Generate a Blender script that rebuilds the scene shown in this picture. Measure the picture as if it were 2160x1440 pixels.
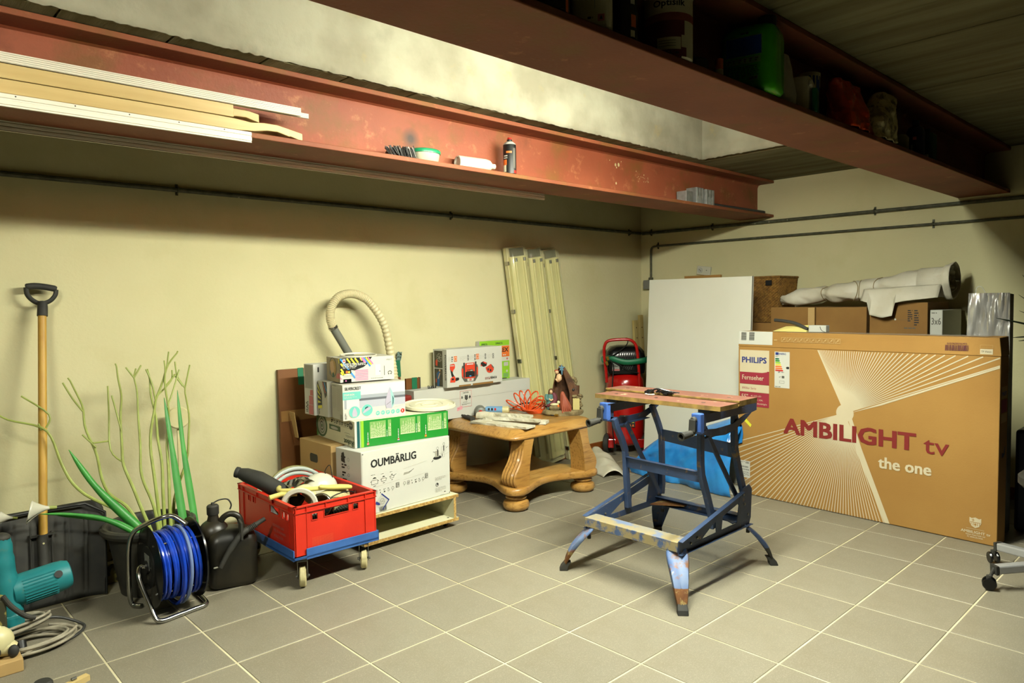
import bpy, bmesh, math, random
from mathutils import Vector, Matrix, Euler, noise
random.seed(7)
PI = math.pi
for o in list(bpy.data.objects): bpy.data.objects.remove(o, do_unlink=True)
SC = bpy.context.scene
COL = SC.collection

# ------------------------------------------------------------------ camera
cam = bpy.data.cameras.new('camera'); camo = bpy.data.objects.new('camera', cam); COL.objects.link(camo)
cam.sensor_width = 36.0; cam.lens = 36.0*1496.17/2160.0; cam.clip_start = 0.05
_y, _p, _r = math.radians(43.2057), math.radians(-3.0558), math.radians(-0.8374)
fw = Vector((math.sin(_y)*math.cos(_p), math.cos(_y)*math.cos(_p), math.sin(_p)))
rt = Vector((math.cos(_y), -math.sin(_y), 0)); up = rt.cross(fw)
r2 = rt*math.cos(_r)+up*math.sin(_r); u2 = -rt*math.sin(_r)+up*math.cos(_r)
mw = Matrix((( r2.x, u2.x, -fw.x, -2.2808), (r2.y, u2.y, -fw.y, -2.7782), (r2.z, u2.z, -fw.z, 1.2468), (0, 0, 0, 1)))
camo.matrix_world = mw
SC.camera = camo

# ------------------------------------------------------------------ world, exposure
W = bpy.data.worlds.new('world'); SC.world = W; W.use_nodes = True
W.node_tree.nodes['Background'].inputs[0].default_value = (0.9, 0.95, 1.0, 1)
W.node_tree.nodes['Background'].inputs[1].default_value = 0.02
SC.view_settings.view_transform = 'Standard'; SC.view_settings.look = 'None'
SC.view_settings.gamma = 1.0; SC.view_settings.use_curve_mapping = False
SC.view_settings.exposure = 0.60
LAMP_POWER = 230.0          # strength of the fluorescent tube (its emitting mesh is built further down)
LAMP_COLOR = (0.98, 1.0, 0.84)
WALL_Y = 1.047; WALL_X = 2.901; CEIL = 2.15

# ------------------------------------------------------------------ materials
MAT = {}
ALB = 0.66      # overall reflectance of the painted and printed surfaces
def lin(c):
    return tuple(((x/255.0)/12.92 if x/255.0 <= 0.04045 else ((x/255.0+0.055)/1.055)**2.4)*ALB for x in c)+(1.0,)
def M(name, c, rough=0.55, metal=0.0, c2=None, scale=6.0, var=0.12, bump=0.0, bscale=60.0, spec=0.5, stretch=(1,1,1),
      trans=0.0, alpha=1.0, coat=0.0, ior=1.45, lo=0.35, hi=0.65, rnd=0.0, sss=0.0, detail=4):
    m = bpy.data.materials.new(name); m.use_nodes = True; nt = m.node_tree; b = nt.nodes['Principled BSDF']
    L = nt.links.new
    tc = nt.nodes.new('ShaderNodeTexCoord'); mp = nt.nodes.new('ShaderNodeMapping'); mp.inputs['Scale'].default_value = stretch
    L(tc.outputs['Object'], mp.inputs['Vector'])
    nz = nt.nodes.new('ShaderNodeTexNoise'); nz.inputs['Scale'].default_value = scale; nz.inputs['Detail'].default_value = detail
    L(mp.outputs[0], nz.inputs['Vector'])
    rp = nt.nodes.new('ShaderNodeValToRGB'); rp.color_ramp.elements[0].position = lo; rp.color_ramp.elements[1].position = hi
    a = lin(c)
    if c2 is None: c2v = tuple(min(1, x*(1-var)) for x in a[:3])+(1,)
    else: c2v = lin(c2)
    rp.color_ramp.elements[0].color = a; rp.color_ramp.elements[1].color = c2v
    L(nz.outputs['Fac'], rp.inputs['Fac'])
    out = rp.outputs['Color']
    if rnd:
        oi = nt.nodes.new('ShaderNodeObjectInfo'); mr = nt.nodes.new('ShaderNodeMapRange')
        mr.inputs['To Min'].default_value = 1-rnd; mr.inputs['To Max'].default_value = 1+rnd
        L(oi.outputs['Random'], mr.inputs['Value'])
        vm = nt.nodes.new('ShaderNodeVectorMath'); vm.operation = 'SCALE'
        L(out, vm.inputs[0]); L(mr.outputs[0], vm.inputs['Scale']); out = vm.outputs[0]
    L(out, b.inputs['Base Color'])
    b.inputs['Roughness'].default_value = rough; b.inputs['Metallic'].default_value = metal
    b.inputs['Specular IOR Level'].default_value = spec; b.inputs['IOR'].default_value = ior
    if trans: b.inputs['Transmission Weight'].default_value = trans
    if alpha < 1: b.inputs['Alpha'].default_value = alpha
    if coat: b.inputs['Coat Weight'].default_value = coat; b.inputs['Coat Roughness'].default_value = 0.15
    if sss:
        b.inputs['Subsurface Weight'].default_value = sss; b.inputs['Subsurface Radius'].default_value = (0.02, 0.02, 0.01)
    if bump:
        n2 = nt.nodes.new('ShaderNodeTexNoise'); n2.inputs['Scale'].default_value = bscale; n2.inputs['Detail'].default_value = 3
        L(mp.outputs[0], n2.inputs['Vector'])
        bp = nt.nodes.new('ShaderNodeBump'); bp.inputs['Strength'].default_value = bump; bp.inputs['Distance'].default_value = 0.01
        L(n2.outputs['Fac'], bp.inputs['Height']); L(bp.outputs[0], b.inputs['Normal'])
    MAT[name] = m
    return m
def layer(name, c, scale=3.0, lo=0.5, hi=0.6, stretch=(1,1,1), seed=3.3, detail=6, amount=1.0, rough=None):
    """adds a further procedural layer (stain, rust, wear) over an existing material"""
    m = MAT[name]; nt = m.node_tree; b = nt.nodes['Principled BSDF']; L = nt.links.new
    src = b.inputs['Base Color'].links[0].from_socket
    tc = nt.nodes.new('ShaderNodeTexCoord'); mp = nt.nodes.new('ShaderNodeMapping'); mp.inputs['Scale'].default_value = stretch
    mp.inputs['Location'].default_value = (seed, seed*1.7, seed*0.6)
    L(tc.outputs['Object'], mp.inputs['Vector'])
    nz = nt.nodes.new('ShaderNodeTexNoise'); nz.inputs['Scale'].default_value = scale; nz.inputs['Detail'].default_value = detail
    nz.inputs['Roughness'].default_value = 0.62
    L(mp.outputs[0], nz.inputs['Vector'])
    mr = nt.nodes.new('ShaderNodeMapRange'); mr.inputs['From Min'].default_value = lo; mr.inputs['From Max'].default_value = hi
    mr.inputs['To Max'].default_value = amount
    L(nz.outputs['Fac'], mr.inputs['Value'])
    mx = nt.nodes.new('ShaderNodeMix'); mx.data_type = 'RGBA'
    L(mr.outputs[0], mx.inputs['Factor']); L(src, mx.inputs['A']); mx.inputs['B'].default_value = lin(c)
    L(mx.outputs['Result'], b.inputs['Base Color'])

# ------------------------------------------------------------------ mesh builder
XF = {}
class MB:
    def __init__(s, mat='white'):
        s.v = []; s.f = []; s.m = []; s.sm = []; s.names = [mat]; s.mi = 0; s.smooth = False; s.T = Matrix.Identity(4)
    def use(s, n):
        if n not in s.names: s.names.append(n)
        s.mi = s.names.index(n); return s
    def at(s, loc=(0,0,0), rot=(0,0,0), sc=(1,1,1)):
        s.T = Matrix.LocRotScale(Vector(loc), Euler(rot), Vector(sc)); return s
    def add(s, vs, fs, smooth=None):
        n = len(s.v); s.v += [s.T @ Vector(p) for p in vs]
        s.f += [tuple(i+n for i in f) for f in fs]; s.m += [s.mi]*len(fs)
        s.sm += [s.smooth if smooth is None else smooth]*len(fs)
        return s
    def bx(s, x0, x1, y0, y1, z0, z1):
        return s.add([(x0,y0,z0),(x1,y0,z0),(x1,y1,z0),(x0,y1,z0),(x0,y0,z1),(x1,y0,z1),(x1,y1,z1),(x0,y1,z1)],
                     [(0,3,2,1),(4,5,6,7),(0,1,5,4),(1,2,6,5),(2,3,7,6),(3,0,4,7)], False)
    def bar(s, a, b, w, h, upv=(0,0,1)):
        a = Vector(a); b = Vector(b); d = (b-a).normalized(); u = Vector(upv)
        r = d.cross(u)
        if r.length < 1e-4: r = d.cross(Vector((1,0,0)))
        r.normalize(); u = r.cross(d)
        P = [c+r*(i*w/2)+u*(j*h/2) for c in (a,b) for i,j in ((-1,-1),(1,-1),(1,1),(-1,1))]
        return s.add(P, [(0,1,2,3),(7,6,5,4),(0,4,5,1),(1,5,6,2),(2,6,7,3),(3,7,4,0)], False)
    def prism(s, poly, a0, a1, ax='y', smooth=False):
        def P(p, a):
            return {'y': (p[0], a, p[1]), 'x': (a, p[0], p[1]), 'z': (p[0], p[1], a)}[ax]
        n = len(poly); vs = [P(p, a0) for p in poly]+[P(p, a1) for p in poly]
        # orientation from the polygon's signed area
        A = sum(poly[i][0]*poly[(i+1)%n][1]-poly[(i+1)%n][0]*poly[i][1] for i in range(n))
        flip = (A > 0) == (ax == 'y')
        fs = [tuple(range(n)), tuple(range(2*n-1, n-1, -1))]
        side = [(i, n+i, n+(i+1)%n, (i+1)%n) for i in range(n)]
        if ax != 'y':
            fs = [tuple(reversed(f)) for f in fs]; side = [tuple(reversed(f)) for f in side]
        if (A < 0):
            fs = [tuple(reversed(f)) for f in fs]; side = [tuple(reversed(f)) for f in side]
        s.add(vs, fs, False)
        n0 = len(s.v)-2*n
        s.f += [tuple(i+n0 for i in f) for f in side]; s.m += [s.mi]*n; s.sm += [smooth]*n
        return s
    def tube(s, pts, r, seg=10, closed=False, caps=True, flat=1.0):
        pts = [Vector(p) for p in pts]; n = len(pts)
        rs = r if isinstance(r, (list, tuple)) else [r]*n
        tan = []
        for i in range(n):
            if closed: t = pts[(i+1)%n]-pts[i-1]
            else: t = pts[min(i+1,n-1)]-pts[max(i-1,0)]
            tan.append(t.normalized() if t.length > 1e-9 else Vector((0,0,1)))
        u = tan[0].orthogonal().normalized(); vs = []
        for i in range(n):
            u = (u-tan[i]*u.dot(tan[i])).normalized(); w = tan[i].cross(u)
            for k in range(seg):
                a = 2*PI*k/seg; vs.append(pts[i]+(u*math.cos(a)+w*math.sin(a)*flat)*rs[i])
        fs = []
        for i in range(n if closed else n-1):
            j = (i+1) % n
            for k in range(seg):
                fs.append((i*seg+k, i*seg+(k+1)%seg, j*seg+(k+1)%seg, j*seg+k))
        s.add(vs, fs, True)
        if caps and not closed:
            n0 = len(s.v)-n*seg
            s.f += [tuple(n0+k for k in reversed(range(seg))), tuple(n0+(n-1)*seg+k for k in range(seg))]
            s.m += [s.mi]*2; s.sm += [False]*2
        return s
    def lathe(s, prof, seg=24, o=(0,0,0), ax=(0,0,1), cap=True):
        ax = Vector(ax).normalized(); u = ax.orthogonal().normalized() if abs(ax.z) < 0.999 else Vector((1,0,0)); w = ax.cross(u); o = Vector(o)
        vs = []
        for r, z in prof:
            for k in range(seg):
                a = 2*PI*k/seg; vs.append(o+ax*z+(u*math.cos(a)+w*math.sin(a))*max(r, 1e-5))
        fs = []
        for i in range(len(prof)-1):
            for k in range(seg): fs.append((i*seg+k, i*seg+(k+1)%seg, (i+1)*seg+(k+1)%seg, (i+1)*seg+k))
        s.add(vs, fs, True)
        if cap:
            n0 = len(s.v)-len(prof)*seg; e = n0+(len(prof)-1)*seg
            s.f += [tuple(n0+k for k in reversed(range(seg))), tuple(e+k for k in range(seg))]; s.m += [s.mi]*2; s.sm += [False]*2
        return s
    def ball(s, c, r, sc=(1,1,1), seg=14, rings=9):
        c = Vector(c); vs = []; fs = []
        for i in range(rings+1):
            t = PI*i/rings
            for k in range(seg):
                a = 2*PI*k/seg; vs.append(c+Vector((r*sc[0]*math.sin(t)*math.cos(a), r*sc[1]*math.sin(t)*math.sin(a), -r*sc[2]*math.cos(t))))
        for i in range(rings):
            for k in range(seg): fs.append((i*seg+k, i*seg+(k+1)%seg, (i+1)*seg+(k+1)%seg, (i+1)*seg+k))
        return s.add(vs, fs, True)
    def grid(s, fn, nu, nv, smooth=True, flip=False):
        vs = [fn(i/nu, j/nv) for j in range(nv+1) for i in range(nu+1)]
        fs = []
        for j in range(nv):
            for i in range(nu):
                q = (j*(nu+1)+i, j*(nu+1)+i+1, (j+1)*(nu+1)+i+1, (j+1)*(nu+1)+i)
                fs.append(tuple(reversed(q)) if flip else q)
        return s.add(vs, fs, smooth)
    def build(s, name, parent=None, world=True, bevel=0.0, bseg=2, solid=0.0, ang=35, sub=0, label=None, weld=False, stuff=False):
        me = bpy.data.meshes.new(name)
        vs = s.v
        if parent is not None and world:
            inv = XF[parent.name].inverted(); vs = [inv @ v for v in vs]
        me.from_pydata([tuple(v) for v in vs], [], s.f)
        for n in s.names: me.materials.append(MAT[n])
        me.polygons.foreach_set('material_index', s.m); me.polygons.foreach_set('use_smooth', [True]*len(s.f) if any(s.sm) else s.sm)
        me.validate(); me.update()
        if weld:
            bm = bmesh.new(); bm.from_mesh(me); bmesh.ops.remove_doubles(bm, verts=bm.verts, dist=0.0001); bmesh.ops.recalc_face_normals(bm, faces=bm.faces); bm.to_mesh(me); bm.free()
        if any(s.sm): me.set_sharp_from_angle(angle=math.radians(ang))
        o = bpy.data.objects.new(name, me); COL.objects.link(o)
        if parent is not None: o.parent = parent; XF[o.name] = XF[parent.name].copy()
        else: XF[o.name] = Matrix.Identity(4)
        if solid:
            md = o.modifiers.new('solid', 'SOLIDIFY'); md.thickness = solid; md.offset = 0
        if bevel:
            md = o.modifiers.new('bevel', 'BEVEL'); md.width = bevel; md.segments = bseg; md.limit_method = 'ANGLE'; md.angle_limit = math.radians(40)
            md.harden_normals = False
        if sub:
            md = o.modifiers.new('sub', 'SUBSURF'); md.levels = sub; md.render_levels = sub
        if label: o['label'] = label
        if stuff: o['kind'] = 'stuff'
        return o

def thing(name, label, cat, loc=(0,0,0), rotz=0.0, group=None, rot=None):
    o = bpy.data.objects.new(name, None); COL.objects.link(o); o.empty_display_size = 0.05
    o.location = loc; o.rotation_euler = rot if rot else (0,0,rotz)
    o['label'] = label; o['category'] = cat
    if group: o['group'] = group
    XF[o.name] = Matrix.LocRotScale(Vector(loc), Euler(rot if rot else (0,0,rotz)), None)
    return o
def tag(o, label, cat, group=None):
    o['label'] = label; o['category'] = cat
    if group: o['group'] = group
    return o
def struct(o): o['kind'] = 'structure'; return o
def cat(pts, n=6, closed=False):
    P = [Vector(p) for p in pts]; N = len(P); out = []
    rng = N if closed else N-1
    for i in range(rng):
        if closed: a,b,c,d = P[i-1],P[i],P[(i+1)%N],P[(i+2)%N]
        else: a,b,c,d = P[max(i-1,0)],P[i],P[i+1],P[min(i+2,N-1)]
        for k in range(n):
            t = k/n
            out.append(0.5*((2*b)+(c-a)*t+(2*a-5*b+4*c-d)*t*t+(3*b-a-3*c+d)*t**3))
    if not closed: out.append(P[-1])
    return out

# ------------------------------------------------------------------ flat print on a face
GLY = {}
def glyph(txt, bold):
    k = (txt, bold)
    if k not in GLY:
        cu = bpy.data.curves.new('t', 'FONT'); cu.body = txt; cu.size = 1.0; cu.resolution_u = 2; cu.offset = 0.018*bold; cu.fill_mode = 'FRONT'
        ob = bpy.data.objects.new('t', cu); me = bpy.data.meshes.new_from_object(ob)
        vs = [(v.co.x, v.co.y) for v in me.vertices]; fs = [tuple(p.vertices) for p in me.polygons]
        if fs:
            x0 = min(v[0] for v in vs); x1 = max(v[0] for v in vs)
        else: x0, x1 = 0, 1
        GLY[k] = (vs, fs, x0, x1)
        bpy.data.objects.remove(ob); bpy.data.curves.remove(cu); bpy.data.meshes.remove(me)
    return GLY[k]
class Face:
    """2-D print in metres on a face: O lower left corner, U to the right, V up"""
    def __init__(s, O, U, V, lift=0.0004, mb=None):
        s.O = Vector(O); s.U = Vector(U).normalized(); s.V = Vector(V); s.V = (s.V-s.U*s.V.dot(s.U)).normalized(); s.N = s.U.cross(s.V); s.l = lift; s.c = 0
        s.mb = mb or MB('ink')
    def P(s, u, v, k=1): return s.O+s.U*u+s.V*v+s.N*(s.l*k+s.c*0.000004)
    def poly(s, pts, mat, k=1):
        s.c = (s.c+1) % 60
        A = sum(pts[i][0]*pts[(i+1)%len(pts)][1]-pts[(i+1)%len(pts)][0]*pts[i][1] for i in range(len(pts)))
        if A < 0: pts = list(reversed(pts))
        s.mb.use(mat); s.mb.add([s.P(u, v, k) for u, v in pts], [tuple(range(len(pts)))], False)
    def rect(s, u0, v0, u1, v1, mat, k=1): s.poly([(u0,v0),(u1,v0),(u1,v1),(u0,v1)], mat, k)
    def circ(s, u, v, r, mat, k=1, n=20, ry=None): s.poly([(u+r*math.cos(2*PI*i/n), v+(ry or r)*math.sin(2*PI*i/n)) for i in range(n)], mat, k)
    def ring(s, u, v, r, w, mat, k=1, n=20, a0=0, a1=2*PI):
        for i in range(n):
            a = a0+(a1-a0)*i/n; b = a0+(a1-a0)*(i+1)/n
            s.poly([(u+r*math.cos(a),v+r*math.sin(a)),(u+r*math.cos(b),v+r*math.sin(b)),(u+(r-w)*math.cos(b),v+(r-w)*math.sin(b)),(u+(r-w)*math.cos(a),v+(r-w)*math.sin(a))], mat, k)
    def line(s, a, b, w, mat, k=1):
        d = Vector((b[0]-a[0], b[1]-a[1])); n = Vector((-d.y, d.x)).normalized()*(w/2)
        s.poly([(a[0]-n.x,a[1]-n.y),(b[0]-n.x,b[1]-n.y),(b[0]+n.x,b[1]+n.y),(a[0]+n.x,a[1]+n.y)], mat, k)
    def frame(s, u0, v0, u1, v1, w, mat, k=1):
        s.rect(u0,v0,u1,v0+w,mat,k); s.rect(u0,v1-w,u1,v1,mat,k); s.rect(u0,v0+w,u0+w,v1-w,mat,k); s.rect(u1-w,v0+w,u1,v1-w,mat,k)
    def text(s, t, u, v, h, mat, width=None, bold=0, rot=0.0, k=2, flipx=False):
        vs, fs, x0, x1 = glyph(t, 0); sy = h/0.7; sx = sy if width is None else width/max(x1-x0, 1e-3)
        c, q = math.cos(rot), math.sin(rot); s.mb.use(mat); e = 0.020*bold*sy
        for (du, dv) in ([(0,0)] if not bold else [(-e,-e*0.6),(e,-e*0.6),(-e,e*0.6),(e,e*0.6)]):
            s.c = (s.c+1) % 60; P = []
            for x, y in vs:
                a = (x-x0)*sx+du; b = y*sy+dv
                P.append(s.P(u+a*c-b*q, v+a*q+b*c, k))
            s.mb.add(P, fs, False)
    def micro(s, u0, v0, u1, v1, mat, rows, fill=0.5, seed=1, k=2, vert=False):
        """rows of small print too fine to read"""
        R = random.Random(seed); n = rows; 
        for i in range(n):
            if not vert:
                h = (v1-v0)/n; y = v1-(i+1)*h; x = u0
                end = u1 if i < n-1 else u0+(u1-u0)*0.6
                while x < end:
                    w = min(R.uniform(0.8, 3.0)*h, end-x); s.rect(x, y+h*(1-fill)/2, x+w, y+h*(1+fill)/2, mat, k); x += w+h*0.5
            else:
                h = (u1-u0)/n; x = u0+i*h; y = v0; end = v0+(v1-v0)*R.uniform(0.5, 1.0)
                while y < end:
                    w = min(R.uniform(0.8, 3.0)*h, end-y); s.rect(x+h*(1-fill)/2, y, x+h*(1+fill)/2, y+w, mat, k); y += w+h*0.5
    def bars(s, u0, v0, u1, v1, mat, n=30, seed=2, k=2, vert=False):
        R = random.Random(seed); a = v0 if vert else u0; e = v1 if vert else u1; st = (e-a)/n
        while a < e:
            w = R.choice((0.5, 0.5, 1.0, 1.4))*st
            if vert: s.rect(u0, a, u1, min(a+w*0.8, e), mat, k)
            else: s.rect(a, v0, min(a+w*0.8, e), v1, mat, k)
            a += w+R.choice((0.4, 0.6))*st
    def build(s, name, parent, **k):
        return s.mb.build(name, parent, **k)
# ------------------------------------------------------------------ materials list
M('wall', (227,220,175), rough=0.85, c2=(220,213,166), scale=1.6, bump=0.12, bscale=55, spec=0.2)
layer('wall', (205,196,144), scale=2.2, lo=0.56, hi=0.8, amount=0.5)
M('plaster', (174,172,150), rough=0.9, c2=(150,146,124), scale=5, bump=0.35, bscale=22, spec=0.2)
layer('plaster', (128,124,104), scale=3.2, lo=0.58, hi=0.72, amount=0.5, detail=9)
layer('plaster', (176,160,108), scale=6.0, lo=0.6, hi=0.7, amount=0.5, seed=9)
M('concrete', (136,131,98), rough=0.9, c2=(108,102,70), scale=3, stretch=(5,0.5,5), bump=0.35, bscale=30, spec=0.2, rnd=0.08)
layer('concrete', (112,106,82), scale=7, stretch=(4,0.3,4), lo=0.55, hi=0.75, amount=0.6)
M('tile', (138,132,114), rough=0.45, c2=(138,130,110), scale=2.5, bump=0.06, bscale=260, rnd=0.05, spec=0.4)
layer('tile', (176,168,148), scale=320, lo=0.5, hi=0.75, amount=0.55, detail=1)
layer('tile', (120,110,84), scale=3.0, lo=0.55, hi=0.8, amount=0.45, seed=5)
M('grout', (226,216,178), rough=0.9, c2=(196,186,150), scale=8)
M('redbeam', (152,84,50), rough=0.7, c2=(134,70,38), scale=2.6, bump=0.1, bscale=70)
layer('redbeam', (132,88,36), scale=4.5, lo=0.50, hi=0.66, amount=0.8, detail=9)
layer('redbeam', (206,140,90), scale=14, lo=0.62, hi=0.74, amount=0.5, seed=8, detail=9)
layer('redbeam', (112,58,30), scale=3.0, lo=0.62, hi=0.75, amount=0.6, seed=14)
M('redweb', (166,90,58), rough=0.62, c2=(150,76,46), scale=2.6, bump=0.1, bscale=70)
layer('redweb', (132,88,36), scale=4.5, lo=0.50, hi=0.66, amount=0.8, detail=9)
layer('redweb', (212,150,100), scale=16, lo=0.58, hi=0.72, amount=0.5, seed=8, detail=9)
layer('redweb', (112,58,30), scale=3.0, lo=0.62, hi=0.75, amount=0.6, seed=14)
def smudge(name, c, centre, r0, r1):
    m = MAT[name]; nt = m.node_tree; b = nt.nodes['Principled BSDF']; L = nt.links.new; src = b.inputs['Base Color'].links[0].from_socket
    g_ = nt.nodes.new('ShaderNodeNewGeometry'); d = nt.nodes.new('ShaderNodeVectorMath'); d.operation = 'DISTANCE'; d.inputs[1].default_value = centre
    L(g_.outputs['Position'], d.inputs[0]); mr = nt.nodes.new('ShaderNodeMapRange'); mr.inputs['From Min'].default_value = r0; mr.inputs['From Max'].default_value = r1
    mr.inputs['To Min'].default_value = 0.85; mr.inputs['To Max'].default_value = 0.0; L(d.outputs['Value'], mr.inputs['Value'])
    mx = nt.nodes.new('ShaderNodeMix'); mx.data_type = 'RGBA'; L(mr.outputs[0], mx.inputs['Factor']); L(src, mx.inputs['A']); mx.inputs['B'].default_value = lin(c); L(mx.outputs['Result'], b.inputs['Base Color'])
smudge('redweb', (52,56,52), (-0.345,-0.056,2.01), 0.012, 0.055)
M('conduit', (98,98,78), rough=0.6, c2=(74,74,56), scale=30, metal=0.2)
layer('conduit', (190,186,160), scale=26, lo=0.66, hi=0.7, amount=0.8)
M('basewood', (168,96,40), rough=0.45, c2=(140,76,30), scale=3, stretch=(2,20,20))
M('white', (214,212,196), rough=0.5, var=0.04)
M('whiteboard', (226,225,210), rough=0.45, c2=(219,217,200), scale=2, var=0.03)
M('whiteplastic', (216,213,192), rough=0.3, var=0.05)
M('cream', (228,220,170), rough=0.4, c2=(216,206,150), scale=8)
M('paper', (212,212,200), rough=0.6, var=0.03)
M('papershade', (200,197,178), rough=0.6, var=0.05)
M('ink', (28,28,26), rough=0.6, var=0.05)
M('ink2', (96,94,84), rough=0.6, var=0.05)
M('ink3', (168,166,150), rough=0.6, var=0.05)
M('black', (24,24,22), rough=0.45, var=0.2, scale=20)
M('blackrub', (40,40,36), rough=0.7, c2=(58,56,48), scale=12)
M('blackgloss', (16,17,17), rough=0.22, var=0.2, scale=20)
M('grey', (128,128,120), rough=0.5, var=0.1)
M('darkgrey', (66,66,62), rough=0.5, var=0.2)
M('chrome', (205,205,198), rough=0.22, metal=1.0, var=0.1, scale=12)
M('steel', (150,150,142), rough=0.4, metal=0.85, var=0.2, scale=20)
M('alu', (176,178,172), rough=0.45, metal=0.55, var=0.25, scale=30)
M('crate', (226,52,28), rough=0.42, c2=(212,44,24), scale=6)
M('dolly', (62,110,182), rough=0.5, c2=(52,96,164), scale=10)
M('carton', (176,132,64), rough=0.85, c2=(166,122,56), scale=2.2, bump=0.05, bscale=120)
M('carton2', (156,116,56), rough=0.85, c2=(140,100,46), scale=3)
M('cartonlite', (206,172,112), rough=0.8, c2=(196,160,100), scale=3)
M('rayprint', (216,202,168), rough=0.75, var=0.05)
M('maroon', (160,42,60), rough=0.6, var=0.05)
M('ambred', (132,28,20), rough=0.7, var=0.05)
M('blueink', (34,52,128), rough=0.6, var=0.05)
M('oak', (202,156,84), rough=0.36, c2=(176,128,60), scale=4.5, stretch=(1,1,1), bump=0.08, bscale=40, coat=0.25, lo=0.3, hi=0.7)
layer('oak', (132,88,36), scale=22, stretch=(0.3,3.0,3.0), lo=0.50, hi=0.66, amount=0.75, detail=8)
M('blond', (222,196,132), rough=0.5, c2=(208,180,116), scale=5, stretch=(0.4,6,6))
M('pine', (226,206,140), rough=0.6, c2=(205,180,110), scale=5, stretch=(6,6,0.6))
M('fluted', (246,242,222), rough=0.55, var=0.04)
M('chipboard', (206,172,98), rough=0.85, c2=(160,122,60), scale=60, lo=0.4, hi=0.6)
M('melamine', (226,222,184), rough=0.5, var=0.05)
M('wmblue', (62,84,122), rough=0.5, c2=(52,70,104), scale=9)
layer('wmblue', (156,126,72), scale=20, lo=0.6, hi=0.68, amount=0.7, detail=8)
M('wmworn', (88,112,156), rough=0.55, c2=(80,102,146), scale=9)
layer('wmworn', (188,168,108), scale=9, lo=0.42, hi=0.52, amount=0.85, detail=10, stretch=(0.6,2,2))
M('wmstep', (158,140,92), rough=0.6, c2=(134,134,124), scale=9)
layer('wmstep', (96,120,160), scale=11, lo=0.54, hi=0.62, amount=0.8, detail=9)
M('wmleg', (88,118,172), rough=0.55, c2=(120,140,176), scale=14)
layer('wmleg', (150,100,52), scale=16, lo=0.52, hi=0.6, amount=0.9, detail=9)
layer('wmleg', (206,200,180), scale=26, lo=0.6, hi=0.66, amount=0.7, seed=11, detail=8)
M('rustleg', (142,94,44), rough=0.8, c2=(108,64,30), scale=22)
layer('rustleg', (196,176,110), scale=20, lo=0.52, hi=0.62, amount=0.7)
M('jaw', (120,74,54), rough=0.8, c2=(102,60,44), scale=7)
layer('jaw', (204,180,138), scale=15, lo=0.64, hi=0.70, amount=0.8, detail=8)
layer('jaw', (92,62,44), scale=10, lo=0.64, hi=0.72, amount=0.8, seed=21)
M('jawedge', (166,134,66), rough=0.75, c2=(116,90,42), scale=20)
M('comp', (190,20,16), rough=0.22, var=0.1, coat=0.5)
M('green', (22,118,78), rough=0.5, var=0.15)
M('boxgreen', (28,142,44), rough=0.45, var=0.04)
M('palegreen', (128,178,96), rough=0.5, var=0.04)
M('lime', (150,208,42), rough=0.5, var=0.04)
M('darkteal', (14,86,84), rough=0.5, var=0.04)
M('orange', (238,120,44), rough=0.5, var=0.04)
M('red', (206,44,30), rough=0.45, var=0.05)
M('softred', (206,112,108), rough=0.5, var=0.04)
M('pink', (240,120,180), rough=0.5, var=0.04)
M('yellow', (232,222,60), rough=0.5, var=0.05)
M('cyan', (60,150,220), rough=0.5, var=0.05)
M('turq', (116,204,190), rough=0.5, var=0.05)
M('lav', (196,190,206), rough=0.4, var=0.1)
M('sticker', (236,232,60), rough=0.5, var=0.05)
M('bluebag', (52,150,226), rough=0.14, c2=(40,124,202), scale=8, bump=0.35, bscale=14, spec=0.6)
M('hoseblue', (30,76,200), rough=0.22, c2=(24,62,180), scale=16)
M('hosepale', (120,140,186), rough=0.3, var=0.1)
M('teal', (30,136,140), rough=0.5, c2=(26,122,128), scale=12)
layer('teal', (120,120,70), scale=18, lo=0.62, hi=0.72, amount=0.4)
M('cablegrey', (176,168,146), rough=0.5, c2=(150,142,120), scale=30)
M('leaf', (70,160,62), rough=0.45, c2=(52,138,54), scale=10)
M('stem', (168,182,92), rough=0.5, c2=(150,160,74), scale=14)
M('pot', (50,50,46), rough=0.5, c2=(70,68,58), scale=8)
M('handlewood', (214,170,72), rough=0.5, c2=(198,150,58), scale=5, stretch=(8,8,0.5))
M('brownboard', (128,78,26), rough=0.5, c2=(96,56,18), scale=3)
M('flex', (226,214,168), rough=0.5, var=0.08)
M('yhose', (228,214,120), rough=0.4, var=0.05)
M('pvcgrey', (122,124,112), rough=0.45, var=0.1)
M('clear', (240,240,230), rough=0.06, trans=0.0, alpha=0.28, spec=0.8, var=0.02)
M('reflector', (230,222,150), rough=0.4, c2=(220,212,140), scale=4)
M('jerrygreen', (96,236,30), rough=0.25, trans=0.30, ior=1.3, var=0.1, sss=0.0)
M('wicker', (156,114,46), rough=0.8, c2=(116,80,28), scale=40)
M('sheetwhite', (222,216,196), rough=0.55, c2=(206,198,172), scale=6, bump=0.7, bscale=9)
M('wrap', (214,212,206), rough=0.18, metal=0.55, c2=(176,172,164), scale=5, stretch=(1,5,1), bump=0.5, bscale=6, spec=0.9)
M('navy', (16,22,52), rough=0.5, var=0.2)
M('stone', (150,134,92), rough=0.8, c2=(108,92,58), scale=30, bump=0.6, bscale=40)
M('figbrown', (104,66,34), rough=0.7, c2=(72,44,22), scale=24, bump=0.5, bscale=40)
M('robe', (178,92,62), rough=0.7, c2=(150,72,46), scale=16)
M('robeblue', (84,132,126), rough=0.7, var=0.2)
M('plum', (112,48,58), rough=0.7, var=0.2)
M('skin', (226,186,140), rough=0.6, var=0.1)
M('paintred', (140,36,26), rough=0.5, var=0.1)
M('foam', (226,222,200), rough=0.8, c2=(208,202,172), scale=18, bump=0.5, bscale=60)
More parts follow.
